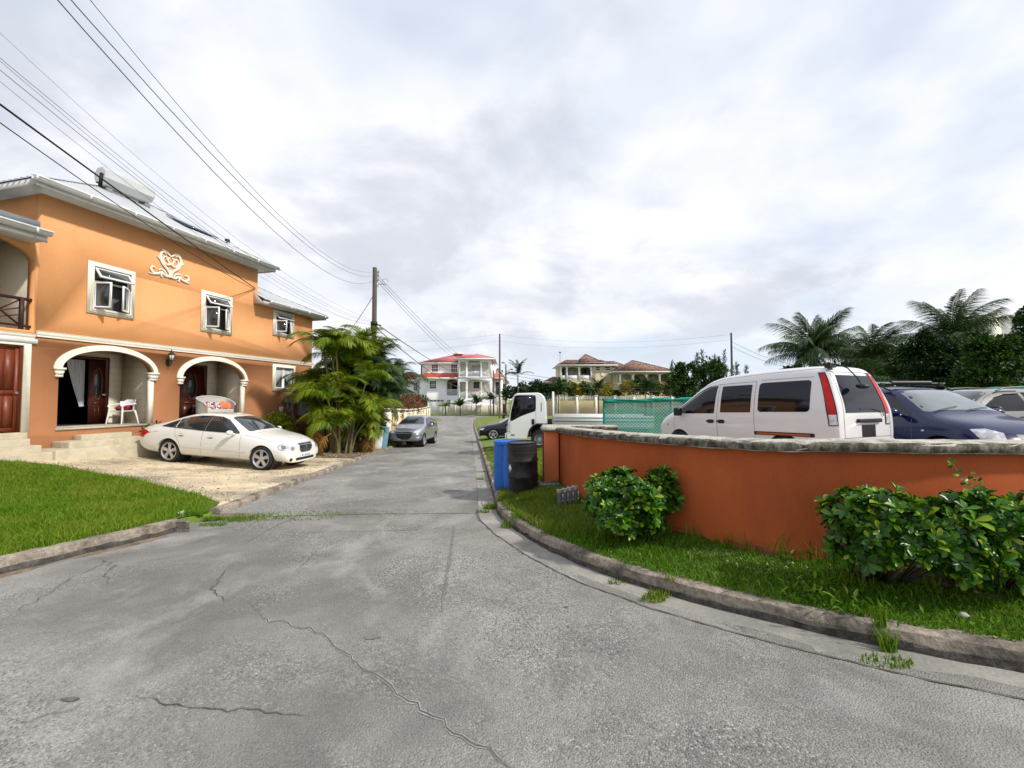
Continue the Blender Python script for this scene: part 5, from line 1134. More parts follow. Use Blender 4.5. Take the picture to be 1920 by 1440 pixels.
def rounded(x0, x1, z0, z1, r=.03, n=4):
    o = []
    for cx, cz, a in ((x1-r, z1-r, 0), (x0+r, z1-r, 90), (x0+r, z0+r, 180), (x1-r, z0+r, 270)):
        o += [(cx+r*math.cos(rad(a+90*k/n)), cz+r*math.sin(rad(a+90*k/n))) for k in range(n+1)]
    return o
def wheel(parent, x, y, R, rr, w, sg, spokes=5, steer=0, m=None, double=False):
    t = bpy.data.objects.new('wheel', None); COL.objects.link(t); t.parent = parent; t.location = (x, y, R); t.rotation_euler = (0, 0, steer); t.empty_display_size = .1
    mb = MB(); h = w/2
    mb.lathe([(rr, -h*.8), (rr+.02, -h), (R-.03, -h), (R-.006, -h*.8), (R, -h*.55), (R, h*.55), (R-.006, h*.8), (R-.03, h), (rr+.02, h), (rr, h*.8), (rr, -h*.8)], 40, (0, 0, 0), 'y', cap=False); mb.out('tyre', M['rubber'], t, 40)
    mb = MB(); o = sg*h*.82; ms = m or M['alloy']
    mb.lathe([(rr+.004, o+sg*.006), (rr-.012, o+sg*.012), (rr-.028, o-sg*.005), (rr-.032, -o*.3), (rr+.0, -o*.3)], 40, (0, 0, 0), 'y', cap=False)
    for k in range(spokes):
        a = 2*math.pi*k/spokes+.31
        for da in ((-.11, .11) if double else (0,)):
            c, s = math.cos(a+da), math.sin(a+da); w0, w1 = (.035, .05) if not double else (.018, .018); f0, f1 = o-sg*.012, o-sg*.03
            A = [(c*.04-s*w0, f0, s*.04+c*w0), (c*.04+s*w0, f0, s*.04-c*w0), (c*(rr-.02)+s*w1, f1+sg*.014, s*(rr-.02)-c*w1), (c*(rr-.02)-s*w1, f1+sg*.014, s*(rr-.02)+c*w1)]
            mb.add(A+[(p[0], p[1]-sg*.035, p[2]) for p in A], [(0, 1, 2, 3), (7, 6, 5, 4), (0, 4, 5, 1), (1, 5, 6, 2), (2, 6, 7, 3), (3, 7, 4, 0)])
    mb.lathe([(0, o-sg*.004), (.05, o-sg*.006), (.062, o-sg*.02), (.062, o-sg*.06)], 20, (0, 0, 0), 'y', cap=False); mb.out('rim', ms, t, 35)
    mb = MB(); mb.lathe([(0, o-sg*.075), (rr*.62, o-sg*.075), (rr*.62, o-sg*.08)], 24, (0, 0, 0), 'y', cap=False); mb.lathe([(0, -o*.25), (rr-.03, -o*.25)], 24, (0, 0, 0), 'y', cap=False); mb.out('brake_disc', M['iron'], t)
    return t
def vehicle(name, label, cat, st, wb, R, paint, pos, head, pitch=0, roll=0, group=None, rr=None, arch=None, wtrack=.78, side=('left', 'right'), glass=None, spokes=5, steer=0, dbl=False, ww=.21):
    t = thing(name, label, cat, pos, 0, group); t.rotation_euler = (roll, -pitch, head)
    body, tree = shell(st, [(0, R), (wb, R)], arch or R*1.13); lnk('body', body, paint, t)
    for ax in (0, wb):
        for sg in (1, -1): mb = MB(); mb.lathe([(0, sg*.42), ((arch or R*1.13)*.99, sg*.42), ((arch or R*1.13)*.99, sg*(wtrack+.02)), ((arch or R*1.13)*.96, sg*(wtrack+.02)), ((arch or R*1.13)*.96, sg*.45), (0, sg*.45)], 28, (ax, 0, R), 'y', cap=False); mb.out('wheel_arch', M['black'], t, 40)
    for ax in (0, wb):
        for sg in (1, -1): wheel(t, ax, sg*(wtrack-.02), R, rr or R*.70, ww, sg, spokes, steer if ax else 0, double=dbl)
    return t, tree
# ---- white sedan
SED = [(-1.13, .42, .60, .58, .66, .78, .60, .84, .42, .02), (-1.09, .30, .74, .60, .82, .84, .76, .94, .58), (-.80, .23, .84, .62, .90, .92, .84, 1.02, .66), (-.48, .21, .86, .62, .91, .95, .86, 1.06, .68), (-.05, .20, .87, .60, .91, .95, .87, 1.25, .62), (.45, .20, .87, .60, .91, .95, .87, 1.40, .58), (.95, .20, .87, .60, .91, .94, .87, 1.43, .57), (1.50, .20, .87, .60, .91, .93, .87, 1.41, .56), (1.85, .20, .87, .60, .91, .92, .86, 1.27, .60), (2.30, .20, .86, .60, .90, .90, .85, 1.04, .66), (2.55, .20, .86, .60, .90, .88, .84, .965, .68, .03), (3.02, .22, .84, .58, .88, .83, .82, .915, .62), (3.34, .24, .79, .54, .85, .73, .78, .83, .54), (3.53, .19, .72, .46, .78, .62, .70, .73, .46), (3.61, .22, .62, .42, .64, .57, .56, .66, .38, .01)]
fr = G(497, 891); rr_ = G(320, 866.5)
fa_ = Vector((-6.88, 11.80)); ra = Vector((-9.70, 12.18)); hd = (fa_-ra).normalized(); head = math.atan2(hd.y, hd.x); nrm = Vector((-hd.y, hd.x))
cz = (hg(*fa_)+hg(*ra))/2; pt = math.atan2(hg(*ra)-hg(*fa_), 2.854)
c0 = ra+nrm*.78
car, tr = vehicle('sedan', 'cream white four-door sedan parked on the marl driveway before the orange house', 'car', SED, 2.854, .325, M['p_white'], (c0.x, c0.y, hg(*ra)), head, -pt*1.0, 0, rr=.245, wtrack=.79)
def both(fn): fn('left', 1); fn('right', -1)
RW = [(-.34, 1.00), (.0, 1.17), (.30, 1.285), (.66, 1.355), (.98, 1.372), (.98, .965), (.3, .975)]
RWq = [(-.36, 1.005), (-.02, 1.165), (.12, 1.215), (.12, .985)]; RWr = [(.145, .985), (.145, 1.225), (.36, 1.30), (.68, 1.357), (.98, 1.373), (.98, .962)]
FWn = [(1.07, .960), (1.07, 1.375), (1.35, 1.365), (1.60, 1.30), (1.9, 1.12), (2.10, .985), (2.10, .955)]
for sd in ('left', 'right'):
    put('quarter_window', tr, RWq, sd, .004, M['c_glass'], car); put('side_window', tr, RWr, sd, .004, M['c_glass'], car); put('side_window', tr, FWn, sd, .004, M['c_glass'], car)
    put('window_pillar', tr, rect(.985, 1.065, .962, 1.375), sd, .006, M['black'], car)
    mb = MB()
    for q in ([(1.03, .96), (1.03, .55), (1.0, .27)], [(2.18, .94), (2.22, .60), (2.20, .27)], [(.12, .98), (.18, .80), (.33, .62), (.38, .48)], [(1.0, .27), (2.2, .27)], [(.42, .27), (1.0, .27)], [(-.36, 1.0), (.1, .985), (1.0, .955), (2.12, .945)], [(2.25, .93), (2.9, .84), (3.3, .73)]):
        l = line(tr, q, sd, .008, .002); mb.add(l.v, l.f)
    mb.out('panel_gap', M['seam'], car, fix=False)
    l = line(tr, [(.44, .50), (2.42, .49)], sd, .035, .008); l.out('rub_strip', M['p_white'], car, fix=False)
    for hx in (.30, 1.22): put('door_handle', tr, rounded(hx, hx+.20, .80, .835, .015), sd, .022, M['p_white'], car, .05); put('handle_recess', tr, rounded(hx+.02, hx+.14, .775, .845, .02), sd, .003, M['seam'], car, .05)
    sg = 1 if sd == 'left' else -1
    mb = MB(); mb.ball((1.98, sg*1.0, .99), .10, 14, .62); mb.v = [(1.98+(x-1.98)*.75, y if abs(y) > 0 else y, z) for x, y, z in mb.v]; mb.bar((2.0, sg*.84, .94), (1.99, sg*.95, .96), .05, .04); o = mb.out('wing_mirror', M['p_white'], car, True)
# windscreen, rear screen
ws = [(2.36, -.60), (2.36, .60), (2.30, .66), (1.63, .49), (1.60, .40), (1.60, -.40), (1.63, -.49), (2.30, -.66)]
put('windscreen', tr, ws, 'top', .004, M['c_glass'], car, .08)
put('rear_window', tr, [(-.38, -.56), (-.38, .56), (.22, .46), (.22, -.46)], 'top', .004, M['c_glass'], car, .08)
mb = MB()
for q in ([(2.50, -.66), (2.50, .66)], [(2.50, .66), (3.2, .57), (3.55, .40)], [(2.50, -.66), (3.2, -.57), (3.55, -.40)], [(-.52, -.6), (-.52, .6)]): l = line(tr, q, 'top', .008, .002); mb.add(l.v, l.f)
mb.out('bonnet_gap', M['seam'], car, fix=False)
for sg in (1, -1):
    for uc, zc_, ru, rz_ in ((-1.47, .655, .135, .085), (-1.70, .625, .072, .066)):
        put('headlight', tr, [(uc+ru*math.cos(a), zc_+rz_*math.sin(a)) for a in [k*math.pi/10 for k in range(20)]], 'fl' if sg > 0 else 'fr', .006, M['headlamp'], car, .03)
        ring = line(tr, [(uc+ru*math.cos(a), zc_+rz_*math.sin(a)) for a in [k*math.pi/12 for k in range(25)]], 'fl' if sg > 0 else 'fr', .008, .008); ring.out('headlight_rim', M['seam'], car, fix=False)
        put('headlight_bulb', tr, [(uc+ru*.45*math.cos(a), zc_+rz_*.6*math.sin(a)) for a in [k*math.pi/6 for k in range(12)]], 'fl' if sg > 0 else 'fr', .010, M['seam'], car, .03)
    put('fog_lamp', tr, [(sg*(.60+.05*math.cos(a)), .315+.045*math.sin(a)) for a in [k*math.pi/8*sg for k in range(16)]], 'front', .004, M['black'], car, .04)
    put('tail_light', tr, [(sg*.86, .66), (sg*.86, .86), (sg*.56, .89), (sg*.60, .70)][::sg], 'back', .005, M['red_lamp'], car, .05)
    put('tail_light', tr, [(-1.12, .67), (-.93, .70), (-.82, .80), (-.90, .88), (-1.10, .86)], 'left' if sg > 0 else 'right', .006, M['red_lamp'], car, .05)
gr_ = [(-.30, .73), (.30, .73), (.25, .54), (.18, .50), (-.18, .50), (-.25, .54)]
put('grille', tr, gr_, 'front', .006, M['black'], car, .05); mb = MB()
for k in range(4): z = .55+k*.045; l = line(tr, [(-.26, z), (.26, z)], 'front', .010, .014); mb.add(l.v, l.f)
for q in ([(-.31, .74), (.31, .74)], [(-.31, .74), (-.26, .54), (-.18, .49)], [(.31, .74), (.26, .54), (.18, .49)], [(-.18, .49), (.18, .49)], [(0, .50), (0, .73)]): l = line(tr, q, 'front', .018, .012); mb.add(l.v, l.f)
mb.out('grille_trim', M['chrome'], car, fix=False)
put('lower_intake', tr, rounded(-.42, .42, .27, .345, .035), 'front', .004, M['black'], car, .05)
mb = MB(); mb.box(3.60, 3.625, -.26, .26, .345, .455); o = mb.out('number_plate', M['plate'], car, bevel=.004)
def text_on(s, size, loc, rot, m, parent, name='lettering', ext=.001, align='CENTER'):
    cu = bpy.data.curves.new(name, 'FONT'); cu.body = s; cu.size = size; cu.align_x = align; cu.align_y = 'CENTER'; cu.extrude = ext; o = bpy.data.objects.new('tmp', cu); COL.objects.link(o); bpy.context.view_layer.update(); me = ev(o); bpy.data.objects.remove(o)
    q = lnk(name, me, m, parent); q.location = loc; q.rotation_euler = rot; me.materials.clear(); me.materials.append(m); return q
mb = MB()
for k, (w_, h_) in enumerate(((.035, .03), (.012, .028), (.03, .031), (.014, .029), (.032, .03), (.028, .026))): y_ = -.16+k*.062; mb.box(3.6255, 3.6268, y_-w_/2, y_+w_/2, .40-h_, .40+h_)
mb.out('plate_marks', M['plate_ink'], o)
# bonnet ornament ring
mb = MB(); mb.tube([(3.44, .028*math.cos(a), .86+.028*math.sin(a)) for a in [k*math.pi/6 for k in range(13)]], .004, 5); mb.bar((3.44, 0, .80), (3.44, 0, .835), .006); mb.out('bonnet_emblem', M['chrome'], car)
# interior hints behind the glass are left to the tinted panes
# ---- black coupe on the grass
p = P(921, 818, 27.0)
hd = rad(181+8)
car2, tr2 = vehicle('coupe', 'black coupe parked on the grass behind the white truck cab', 'car', SED, 2.76, .33, M['p_black'], (0, 0, 0), hd, 0, 0, rr=.25, dbl=True)
q = P(921.5, 811, 26.0); gz_ = hg(q.x, q.y); q = P(921.5, 820, 26.0); car2.location = (q.x+2.76*math.cos(hd+math.pi), q.y+.75, gz_); car2.scale = (1, 1, .95)
for sd in ('left', 'right'):
    put('side_window', tr2, RW, sd, .004, M['c_glass_d'], car2); put('side_window', tr2, FWn, sd, .004, M['c_glass_d'], car2)
    sg = 1 if sd == 'left' else -1; mb = MB(); mb.ball((1.98, sg*.99, .99), .09, 12, .62); mb.out('wing_mirror', M['p_black'], car2, True)
    put('headlight', tr2, [(-1.72, .60), (-1.40, .60), (-1.34, .72), (-1.62, .69)], 'fl' if sg > 0 else 'fr', .006, M['headlamp'], car2, .04)
put('windscreen', tr2, ws, 'top', .004, M['c_screen'], car2, .08); put('grille', tr2, gr_, 'front', .006, M['black'], car2, .05); put('rear_window', tr2, [(-.38, -.56), (-.38, .56), (.22, .46), (.22, -.46)], 'top', .004, M['c_glass_d'], car2, .08)
# ---- crossovers
SUV = [(-.86, .52, .66, .74, .72, .98, .68, 1.06, .52, .02), (-.84, .36, .78, .74, .86, 1.04, .80, 1.16, .68), (-.72, .28, .84, .74, .90, 1.06, .86, 1.40, .64), (-.52, .26, .87, .74, .91, 1.06, .88, 1.58, .60), (-.2, .26, .88, .72, .91, 1.05, .88, 1.62, .60), (.6, .26, .88, .70, .91, 1.04, .88, 1.64, .61), (1.25, .26, .88, .70, .91, 1.03, .88, 1.62, .60), (1.62, .26, .88, .70, .91, 1.02, .88, 1.50, .62), (2.15, .26, .87, .70, .91, 1.01, .86, 1.20, .70), (2.38, .26, .87, .70, .91, .99, .86, 1.08, .74), (2.85, .27, .86, .68, .90, .95, .84, 1.03, .68), (3.22, .28, .82, .62, .86, .85, .80, .94, .60), (3.42, .30, .70, .56, .76, .72, .72, .80, .50), (3.48, .36, .56, .54, .62, .66, .58, .72, .40, .01)]
def suv_glass(car, tr, g=M['c_glass_d'], gs=M['c_glass'], pc=None, rails=True, paintm=None):
    for sd in ('left', 'right'):
        sg = 1 if sd == 'left' else -1
        put('side_window', tr, [(-.62, 1.12), (-.50, 1.40), (-.25, 1.48), (-.18, 1.48), (-.18, 1.10)], sd, .004, g, car); put('side_window', tr, [(-.10, 1.10), (-.10, 1.50), (.58, 1.54), (.58, 1.08)], sd, .004, g, car); put('side_window', tr, [(.68, 1.08), (.68, 1.54), (1.15, 1.52), (1.42, 1.44), (1.96, 1.10), (1.96, 1.06)], sd, .004, g, car)
        put('window_pillar', tr, rect(.585, .675, 1.075, 1.54), sd, .005, M['black'], car)
        mb = MB()
        for q in ([(.63, 1.07), (.63, .40)], [(2.02, 1.02), (2.08, .70), (2.04, .36)], [(-.08, 1.08), (.1, .85), (.36, .62), (.40, .40)], [(.40, .40), (2.04, .36)]): l = line(tr, q, sd, .008, .002); mb.add(l.v, l.f)
        mb.out('panel_gap', M['seam'], car, fix=False)
        mb = MB(); mb.ball((1.80, sg*1.02, 1.13), .13, 14, .68); mb.v = [(1.80+(x-1.80)*.7, y, z) for x, y, z in mb.v]; mb.bar((1.84, sg*.84, 1.06), (1.82, sg*.98, 1.09), .06, .05); mb.out('wing_mirror', paintm or M['black'], car, True)
        for hx in (.05, .78): put('door_handle', tr, rounded(hx, hx+.19, .90, .935, .015), sd, .02, paintm or M['black'], car, .05)
        if rails: mb = MB(); mb.tube([(-.35, sg*.66, 1.60), (-.2, sg*.67, 1.67), (.5, sg*.67, 1.69), (1.1, sg*.66, 1.66), (1.3, sg*.65, 1.58)], .018, 6); mb.out('roof_rail', M['black'], car, 50)
    put('windscreen', tr, [(2.20, -.64), (2.20, .64), (2.12, .70), (1.44, .55), (1.42, .45), (1.42, -.45), (1.44, -.55), (2.12, -.70)], 'top', .004, gs, car, .08)
    put('rear_window', tr, [(-.60, 1.15), (.60, 1.15), (.52, 1.50), (-.52, 1.50)], 'back', .004, g, car, .08)
    mb = MB()
    for q in ([(2.32, -.68), (2.32, .68)], [(2.32, .70), (2.9, .64), (3.25, .52)], [(2.32, -.70), (2.9, -.64), (3.25, -.52)]): l = line(tr, q, 'top', .009, .002); mb.add(l.v, l.f)
    mb.out('bonnet_gap', M['seam'], car, fix=False)
c3 = P(783, 842, 24.3)
A3 = Vector((c3.x-.9, c3.y+.9)); h3 = math.atan2(-1, .0975-.14)
q = P(756, 838, 21.9); hx_, hy_ = math.cos(h3), math.sin(h3)
nose = Vector((q.x, q.y)); ax_ = nose-Vector((hx_, hy_))*3.48; zf = hg(*(ax_+Vector((hx_, hy_))*2.64)); zr_ = hg(*ax_); zf = float(RZ(q.y+.8))+.02; zr_ = float(RZ(ax_.y))+.02
car3, tr3 = vehicle('crossover', 'silver grey crossover parked on the road facing the camera near the barrels', 'car', SUV, 2.64, .345, M['p_silver'], (ax_.x, ax_.y, zr_), h3, math.atan2(zf-zr_, 2.64), 0, rr=.235, wtrack=.80, spokes=5)
suv_glass(car3, tr3, M['c_glass_d'], M['c_glass'], rails=False, paintm=M['p_silver'])
for sg in (1, -1):
    put('headlight', tr3, [(-1.66, .76), (-1.45, .73), (-1.28, .80), (-1.14, .93), (-1.34, .90), (-1.60, .82)], 'fl' if sg > 0 else 'fr', .006, M['headlamp'], car3, .04)
    put('fog_lamp', tr3, [(sg*.62, .46), (sg*.76, .48), (sg*.80, .57), (sg*.66, .54)][::sg], 'front', .006, M['headlamp'], car3, .04)
put('grille', tr3, [(-.46, .70), (.46, .70), (.38, .50), (.26, .44), (-.26, .44), (-.38, .50)], 'front', .006, M['black'], car3, .05)
put('upper_grille', tr3, [(-.44, .80), (.44, .80), (.40, .74), (-.40, .74)], 'front', .006, M['black'], car3, .05)
mb = MB()
for k in range(3): l = line(tr3, [(-.42, .745+k*.025), (.42, .745+k*.025)], 'front', .008, .012); mb.add(l.v, l.f)
l = line(tr3, [(.42, .71), (.36, .50), (.25, .43), (-.25, .43), (-.36, .50), (-.42, .71)], 'front', .02, .010); mb.add(l.v, l.f); mb.out('grille_trim', M['chrome'], car3, fix=False)
mb = MB(); l = [(3.50, .045*math.cos(a)*1.6, .775+.045*math.sin(a)) for a in [k*math.pi/8 for k in range(17)]]; mb.tube(l, .007, 5); mb.out('emblem', M['chrome'], car3)
put('lower_bumper', tr3, [(-.70, .40), (.70, .40), (.66, .30), (-.66, .30)], 'front', .006, M['black'], car3, .06)
# ---- navy SUV behind the wall
hn = rad(-90-2); hx_, hy_ = math.cos(hn), math.sin(hn)
cow = P(1738, 780, 8.2)            # right-hand base of the windscreen
axn = Vector((cow.x, cow.y))-Vector((hx_, hy_))*2.30+Vector((-hy_, hx_))*.78
zn = hg(axn.x, axn.y)
car4, tr4 = vehicle('crossover', 'dark navy four-wheel drive with roof bars parked beside the white van behind the wall', 'car', SUV, 2.64, .355, M['p_navy'], (axn.x, axn.y, zn-.02), hn, rad(-1), 0, rr=.23, wtrack=.80)
suv_glass(car4, tr4, M['c_glass_d'], M['c_screen'], rails=True, paintm=M['p_navy'])
for sg in (1, -1):
    put('headlight', tr4, [(-1.62, .72), (-1.34, .72), (-1.22, .90), (-1.40, .92), (-1.60, .86)], 'fl' if sg > 0 else 'fr', .008, M['headlamp'], car4, .04)
    put('side_marker', tr4, rounded(2.28, 2.34, .80, .83, .012), 'left' if sg > 0 else 'right', .008, M['headlamp'], car4, .03)
put('grille', tr4, [(-.36, .84), (.36, .84), (.32, .66), (-.32, .66)], 'front', .006, M['black'], car4, .05)
for x in (.25, 1.05):
    mb = MB(); mb.bar((x, -.72, 1.74), (x, .72, 1.74), .03, .02); mb.out('roof_bar', M['alloy'], car4); mb = MB(); mb.tube([(x, -.42, 1.75), (x, .42, 1.75)], .045, 10); mb.out('bar_pad', M['black'], car4, 40)
    mb = MB(); 
    for sg in (1, -1): mb.box(x-.04, x+.04, sg*.62-.05, sg*.62+.05, 1.66, 1.75)
    mb.out('bar_foot', M['black'], car4, bevel=.01)
mb = MB()
for y0, y1 in ((-.62, -.05), (-.02, .52)): l = line(tr4, [(2.24, y0), (2.10, y1)], 'top', .02, .02); mb.add(l.v, l.f)
mb.out('wiper', M['black'], car4, fix=False)
# ---- beige silver SUV at the right edge
hs = rad(180+4); cowl = P(1822, 748, 10.6)
axs = Vector((cowl.x, cowl.y))-Vector((math.cos(hs), math.sin(hs)))*2.15+Vector((-math.sin(hs), math.cos(hs)))*(-.8)
car5, tr5 = vehicle('crossover', 'beige silver crossover with dark window visors at the right edge behind the wall', 'car', SUV, 2.64, .355, M['p_gold'], (axs.x, axs.y, hg(axs.x, axs.y)+.03), hs, 0, 0, rr=.23, wtrack=.80)
suv_glass(car5, tr5, M['c_glass_d'], M['c_glass'], rails=True, paintm=M['black'])
for sd in ('left', 'right'): put('window_visor', tr5, [(.68, 1.50), (.68, 1.57), (1.18, 1.56), (1.50, 1.46), (1.98, 1.16), (1.94, 1.10), (1.42, 1.40), (1.1, 1.48)], sd, .03, M['black'], car5)
# ---- white van
VAN = [(-.98, .46, .70, .74, .76, .96, .74, 1.04, .58, .01), (-.965, .38, .78, .76, .82, 1.10, .80, 1.20, .74), (-.88, .34, .80, .76, .84, 1.13, .815, 1.50, .72), (-.78, .32, .81, .76, .84, 1.14, .82, 1.80, .67), (-.68, .32, .82, .76, .845, 1.14, .825, 1.90, .66), (-.35, .32, .82, .76, .845, 1.14, .83, 1.93, .68), (.5, .30, .82, .76, .845, 1.13, .83, 1.93, .68), (1.3, .30, .82, .76, .845, 1.12, .83, 1.90, .67), (1.85, .30, .82, .74, .845, 1.10, .83, 1.83, .65), (2.2, .30, .82, .72, .845, 1.08, .82, 1.62, .66), (2.8, .30, .81, .70, .84, 1.02, .80, 1.20, .68), (3.0, .30, .80, .68, .83, .97, .79, 1.08, .68), (3.25, .30, .78, .64, .81, .90, .77, .98, .62), (3.42, .32, .68, .60, .72, .80, .68, .86, .50), (3.47, .38, .58, .58, .62, .72, .60, .78, .44, .01)]
rl_ = P(1578, 780, 7.35); fl_ = P(1237, 805, 11.3); d_ = Vector((fl_.x-rl_.x, fl_.y-rl_.y)).normalized(); hv = math.atan2(d_.y, d_.x)
n_ = Vector((-d_.y, d_.x))     # left of heading = towards camera side
o_ = Vector((rl_.x, rl_.y))+d_*.98-n_*.80
zv = hg(o_.x, o_.y); VS = 1.0
van, tv = vehicle('van', 'white passenger van seen from its rear corner parked behind the curved orange wall', 'van', VAN, 2.62, .31, M['p_van'], (o_.x-n_.x*.05, o_.y-n_.y*.05, zv+.03), hv, rad(-1.6), 0, rr=.19, wtrack=.76); van.scale = (1, 1.07, 1)
for sd in ('left', 'right'):
    sg = 1 if sd == 'left' else -1
    put('side_window', tv, rounded(-.50, .52, 1.08, 1.67, .07), sd, .004, M['c_glass_d'], van, .06)
    put('side_window', tv, rounded(.68, 1.42, 1.07, 1.65, .02), sd, .004, M['c_glass_d'], van, .06)
    put('side_window', tv, [(1.58, 1.05), (1.56, 1.64), (1.80, 1.62), (2.02, 1.53), (2.62, 1.16), (2.70, 1.04)], sd, .004, M['c_glass_d'], van, .06)
    l = line(tv, [(1.55, 1.655), (1.82, 1.64), (2.05, 1.55), (2.66, 1.17)], sd, .03, .012); l.out('window_visor', M['black'], van, fix=False)
    mb = MB()
    for q in ([(1.50, 1.69), (1.50, 1.02), (1.50, .42)], [(.60, 1.70), (.60, 1.06), (.58, .42)], [(2.78, 1.0), (2.80, .80), (2.76, .40)], [(.60, 1.71), (1.50, 1.70), (1.85, 1.67)], [(1.50, .42), (2.76, .40)], [(.58, .42), (1.5, .42)], [(-.70, 1.88), (.5, 1.86), (1.5, 1.82), (2.1, 1.64)], [(-.52, 1.725), (.50, 1.725)]): l = line(tv, q, sd, .009, .002); mb.add(l.v, l.f)
    mb.out('panel_gap', M['seam'], van, fix=False)
    for hx in (1.32, 1.60): put('handle_recess', tv, rounded(hx-.02, hx+.15, .83, .91, .03), sd, .004, M['black'], van, .05); put('door_handle', tv, rounded(hx-.03, hx+.17, .852, .89, .015), sd, .028, M['black'], van, .05)
    if sg > 0: put('side_rail', tv, rounded(-.58, .60, .62, .69, .02), sd, .006, M['black'], van, .05); put('rail_strip', tv, rounded(-.50, .54, .635, .67, .01), sd, .009, M['terra'], van, .05)
    mb = MB(); mb.box(2.44, 2.60, sg*.88, sg*1.02, .99, 1.19) if sg > 0 else mb.box(2.44, 2.60, -1.02, -.88, .99, 1.19); mb.out('wing_mirror', M['black'], van, 60, bevel=.03)
    put('side_marker', tv, rounded(2.98, 3.03, .74, .79, .02), sd, .008, M['amber'], van, .03)
    # tall rear lamps wrapping the corner pillar
    ax_n = 'rl' if sg > 0 else 'rr'
    put('lamp_bezel', tv, [(.065, .83), (.175, .83), (.185, 1.14), (.17, 1.80), (.085, 1.80), (.07, 1.14)], ax_n, .004, M['black'], van, .04)
    put('tail_lamp', tv, [(.08, 1.04), (.162, 1.04), (.172, 1.3), (.157, 1.77), (.10, 1.77), (.086, 1.3)], ax_n, .012, M['red_lamp'], van, .04)
    put('reversing_lamp', tv, [(.076, .85), (.162, .85), (.164, 1.03), (.08, 1.03)], ax_n, .012, M['headlamp'], van, .04)
put('rear_window', tv, [(-.62, 1.06), (.62, 1.06), (.60, 1.44), (.54, 1.74), (-.54, 1.74), (-.60, 1.44)], 'back', .006, M['c_glass_d'], van, .06)
mb = MB()
for q in ([(-.67, 1.10), (-.67, .45)], [(.67, 1.10), (.67, .45)], [(-.67, 1.1), (-.6, 1.78)], [(.67, 1.1), (.6, 1.78)], [(-.7, .62), (.7, .62)], [(-.6, 1.80), (.6, 1.80)]): l = line(tv, q, 'back', .009, .003); mb.add(l.v, l.f)
mb.out('tailgate_gap', M['seam'], van, fix=False)
mb = MB(); mb.box(-1.03, -.975, -.34, .34, .88, .95); mb.out('tailgate_handle', M['black'], van, 60, bevel=.015)
put('plate_recess', tv, rect(-.20, .20, .62, .84), 'back', .004, M['black'], van, .06)
mb = MB(); l = line(tv, [(-.42, 1.06), (-.1, 1.13), (.22, 1.12)], 'back', .016, .02); mb.add(l.v, l.f); l = line(tv, [(-.42, 1.06), (-.44, .99)], 'back', .03, .02); mb.add(l.v, l.f); mb.out('rear_wiper', M['black'], van, fix=False)
mb = MB(); mb.tube([(-.70, .52, 1.93), (-.80, .50, 1.94), (-.93, .42, 1.86), (-1.02, .32, 1.68), (-1.04, .28, 1.58)], .012, 6); mb.box(-.76, -.66, .44, .60, 1.88, 1.935); mb.out('mirror_arm', M['black'], van, 50)
mb = MB(); mb.ball((-1.05, .24, 1.53), .10, 14, .5); mb.v = [(x+(z-1.54)*.3, y, z) for x, y, z in mb.v]; mb.out('rear_view_mirror', M['black'], van, True)
put('windscreen', tv, [(2.82, -.66), (2.82, .66), (2.2, .60), (2.08, .50), (2.08, -.50), (2.2, -.60)], 'top', .004, M['c_glass'], van, .08)
for sg in (1, -1): put('headlight', tv, [(sg*.36, .70), (sg*.62, .70), (sg*.68, .84), (sg*.40, .86)][::sg], 'front', .006, M['headlamp'], van, .04)
put('rear_bumper', tv, rounded(-.74, .74, .42, .58, .05), 'back', .03, M['p_van'], van, .06)
# ---- flat-bed truck: cab built from a side outline
q = P(948, 845, 17.0); th_ = rad(180-6)
zt = hg(q.x, q.y); truck = thing('truck', 'white flatbed truck with a tall cab parked on the grass behind the pier', 'truck', (q.x+.06, q.y+.02, hg(q.x+1, q.y)-.02), rad(-6)+0); truck.scale = (.9, 1, 1)
# local: +x backwards (to the right in the view), -y towards the camera
prof = [(-.02, .42), (-.02, .62), (.02, .98), (.06, 1.18), (.24, 2.02), (.32, 2.16), (.44, 2.22), (1.35, 2.24), (1.50, 2.20), (1.62, 2.08), (1.70, 1.85), (1.74, 1.2), (1.74, .98), (1.40, .98), (1.30, .985), (1.12, .94), (1.0, .82), (.93, .66), (.90, .50), (.90, .42)]
mb = MB(); pr = prof; n = len(pr); tri = geometry.tessellate_polygon([[Vector((a, b, 0)) for a, b in pr]])
ys = [(-.98+.0, .93), (-.94, 1), (.94, 1), (.98, .93)]
def sq(p, k, y):   # tumblehome and rounded edge
    x, z = p; cx, cz_ = .85, 1.2; y2 = y*(1-.07*max(0, (z-1.25))/1.0); f = 1 if k == 1 else .975
    return (cx+(x-cx)*f, y2+.98, cz_+(z-cz_)*f if z > 1.2 else z)
V = [sq(p, k, y) for y, k in ys for p in pr]; F = [tuple(t) for t in tri]+[tuple(i+3*n for i in reversed(t)) for t in tri]
for r_ in range(3): F += [(r_*n+i, r_*n+(i+1) % n, (r_+1)*n+(i+1) % n, (r_+1)*n+i) for i in range(n)]
mb.add(V, F); cab = mb.out('cab', M['p_truck'], truck, 35, bevel=.02)
def flank(x, z, off=.0): y = -.98*(1-.07*max(0, (z-1.25))); return (x, y+.98-off, z)
def on_flank(poly, m, nm, off=.008, parent=truck, rnd=0):
    pl = round2(poly, rnd) if rnd else poly; mb = MB(); n = len(pl); tri = geometry.tessellate_polygon([[Vector((a, b, 0)) for a, b in pl]])
    mb.add([flank(a, b, off) for a, b in pl]+[flank(a, b, -.012) for a, b in pl], [tuple(t) for t in tri]+[(i, (i+1) % n, n+(i+1) % n, n+i) for i in range(n)]); return mb.out(nm, m, parent)
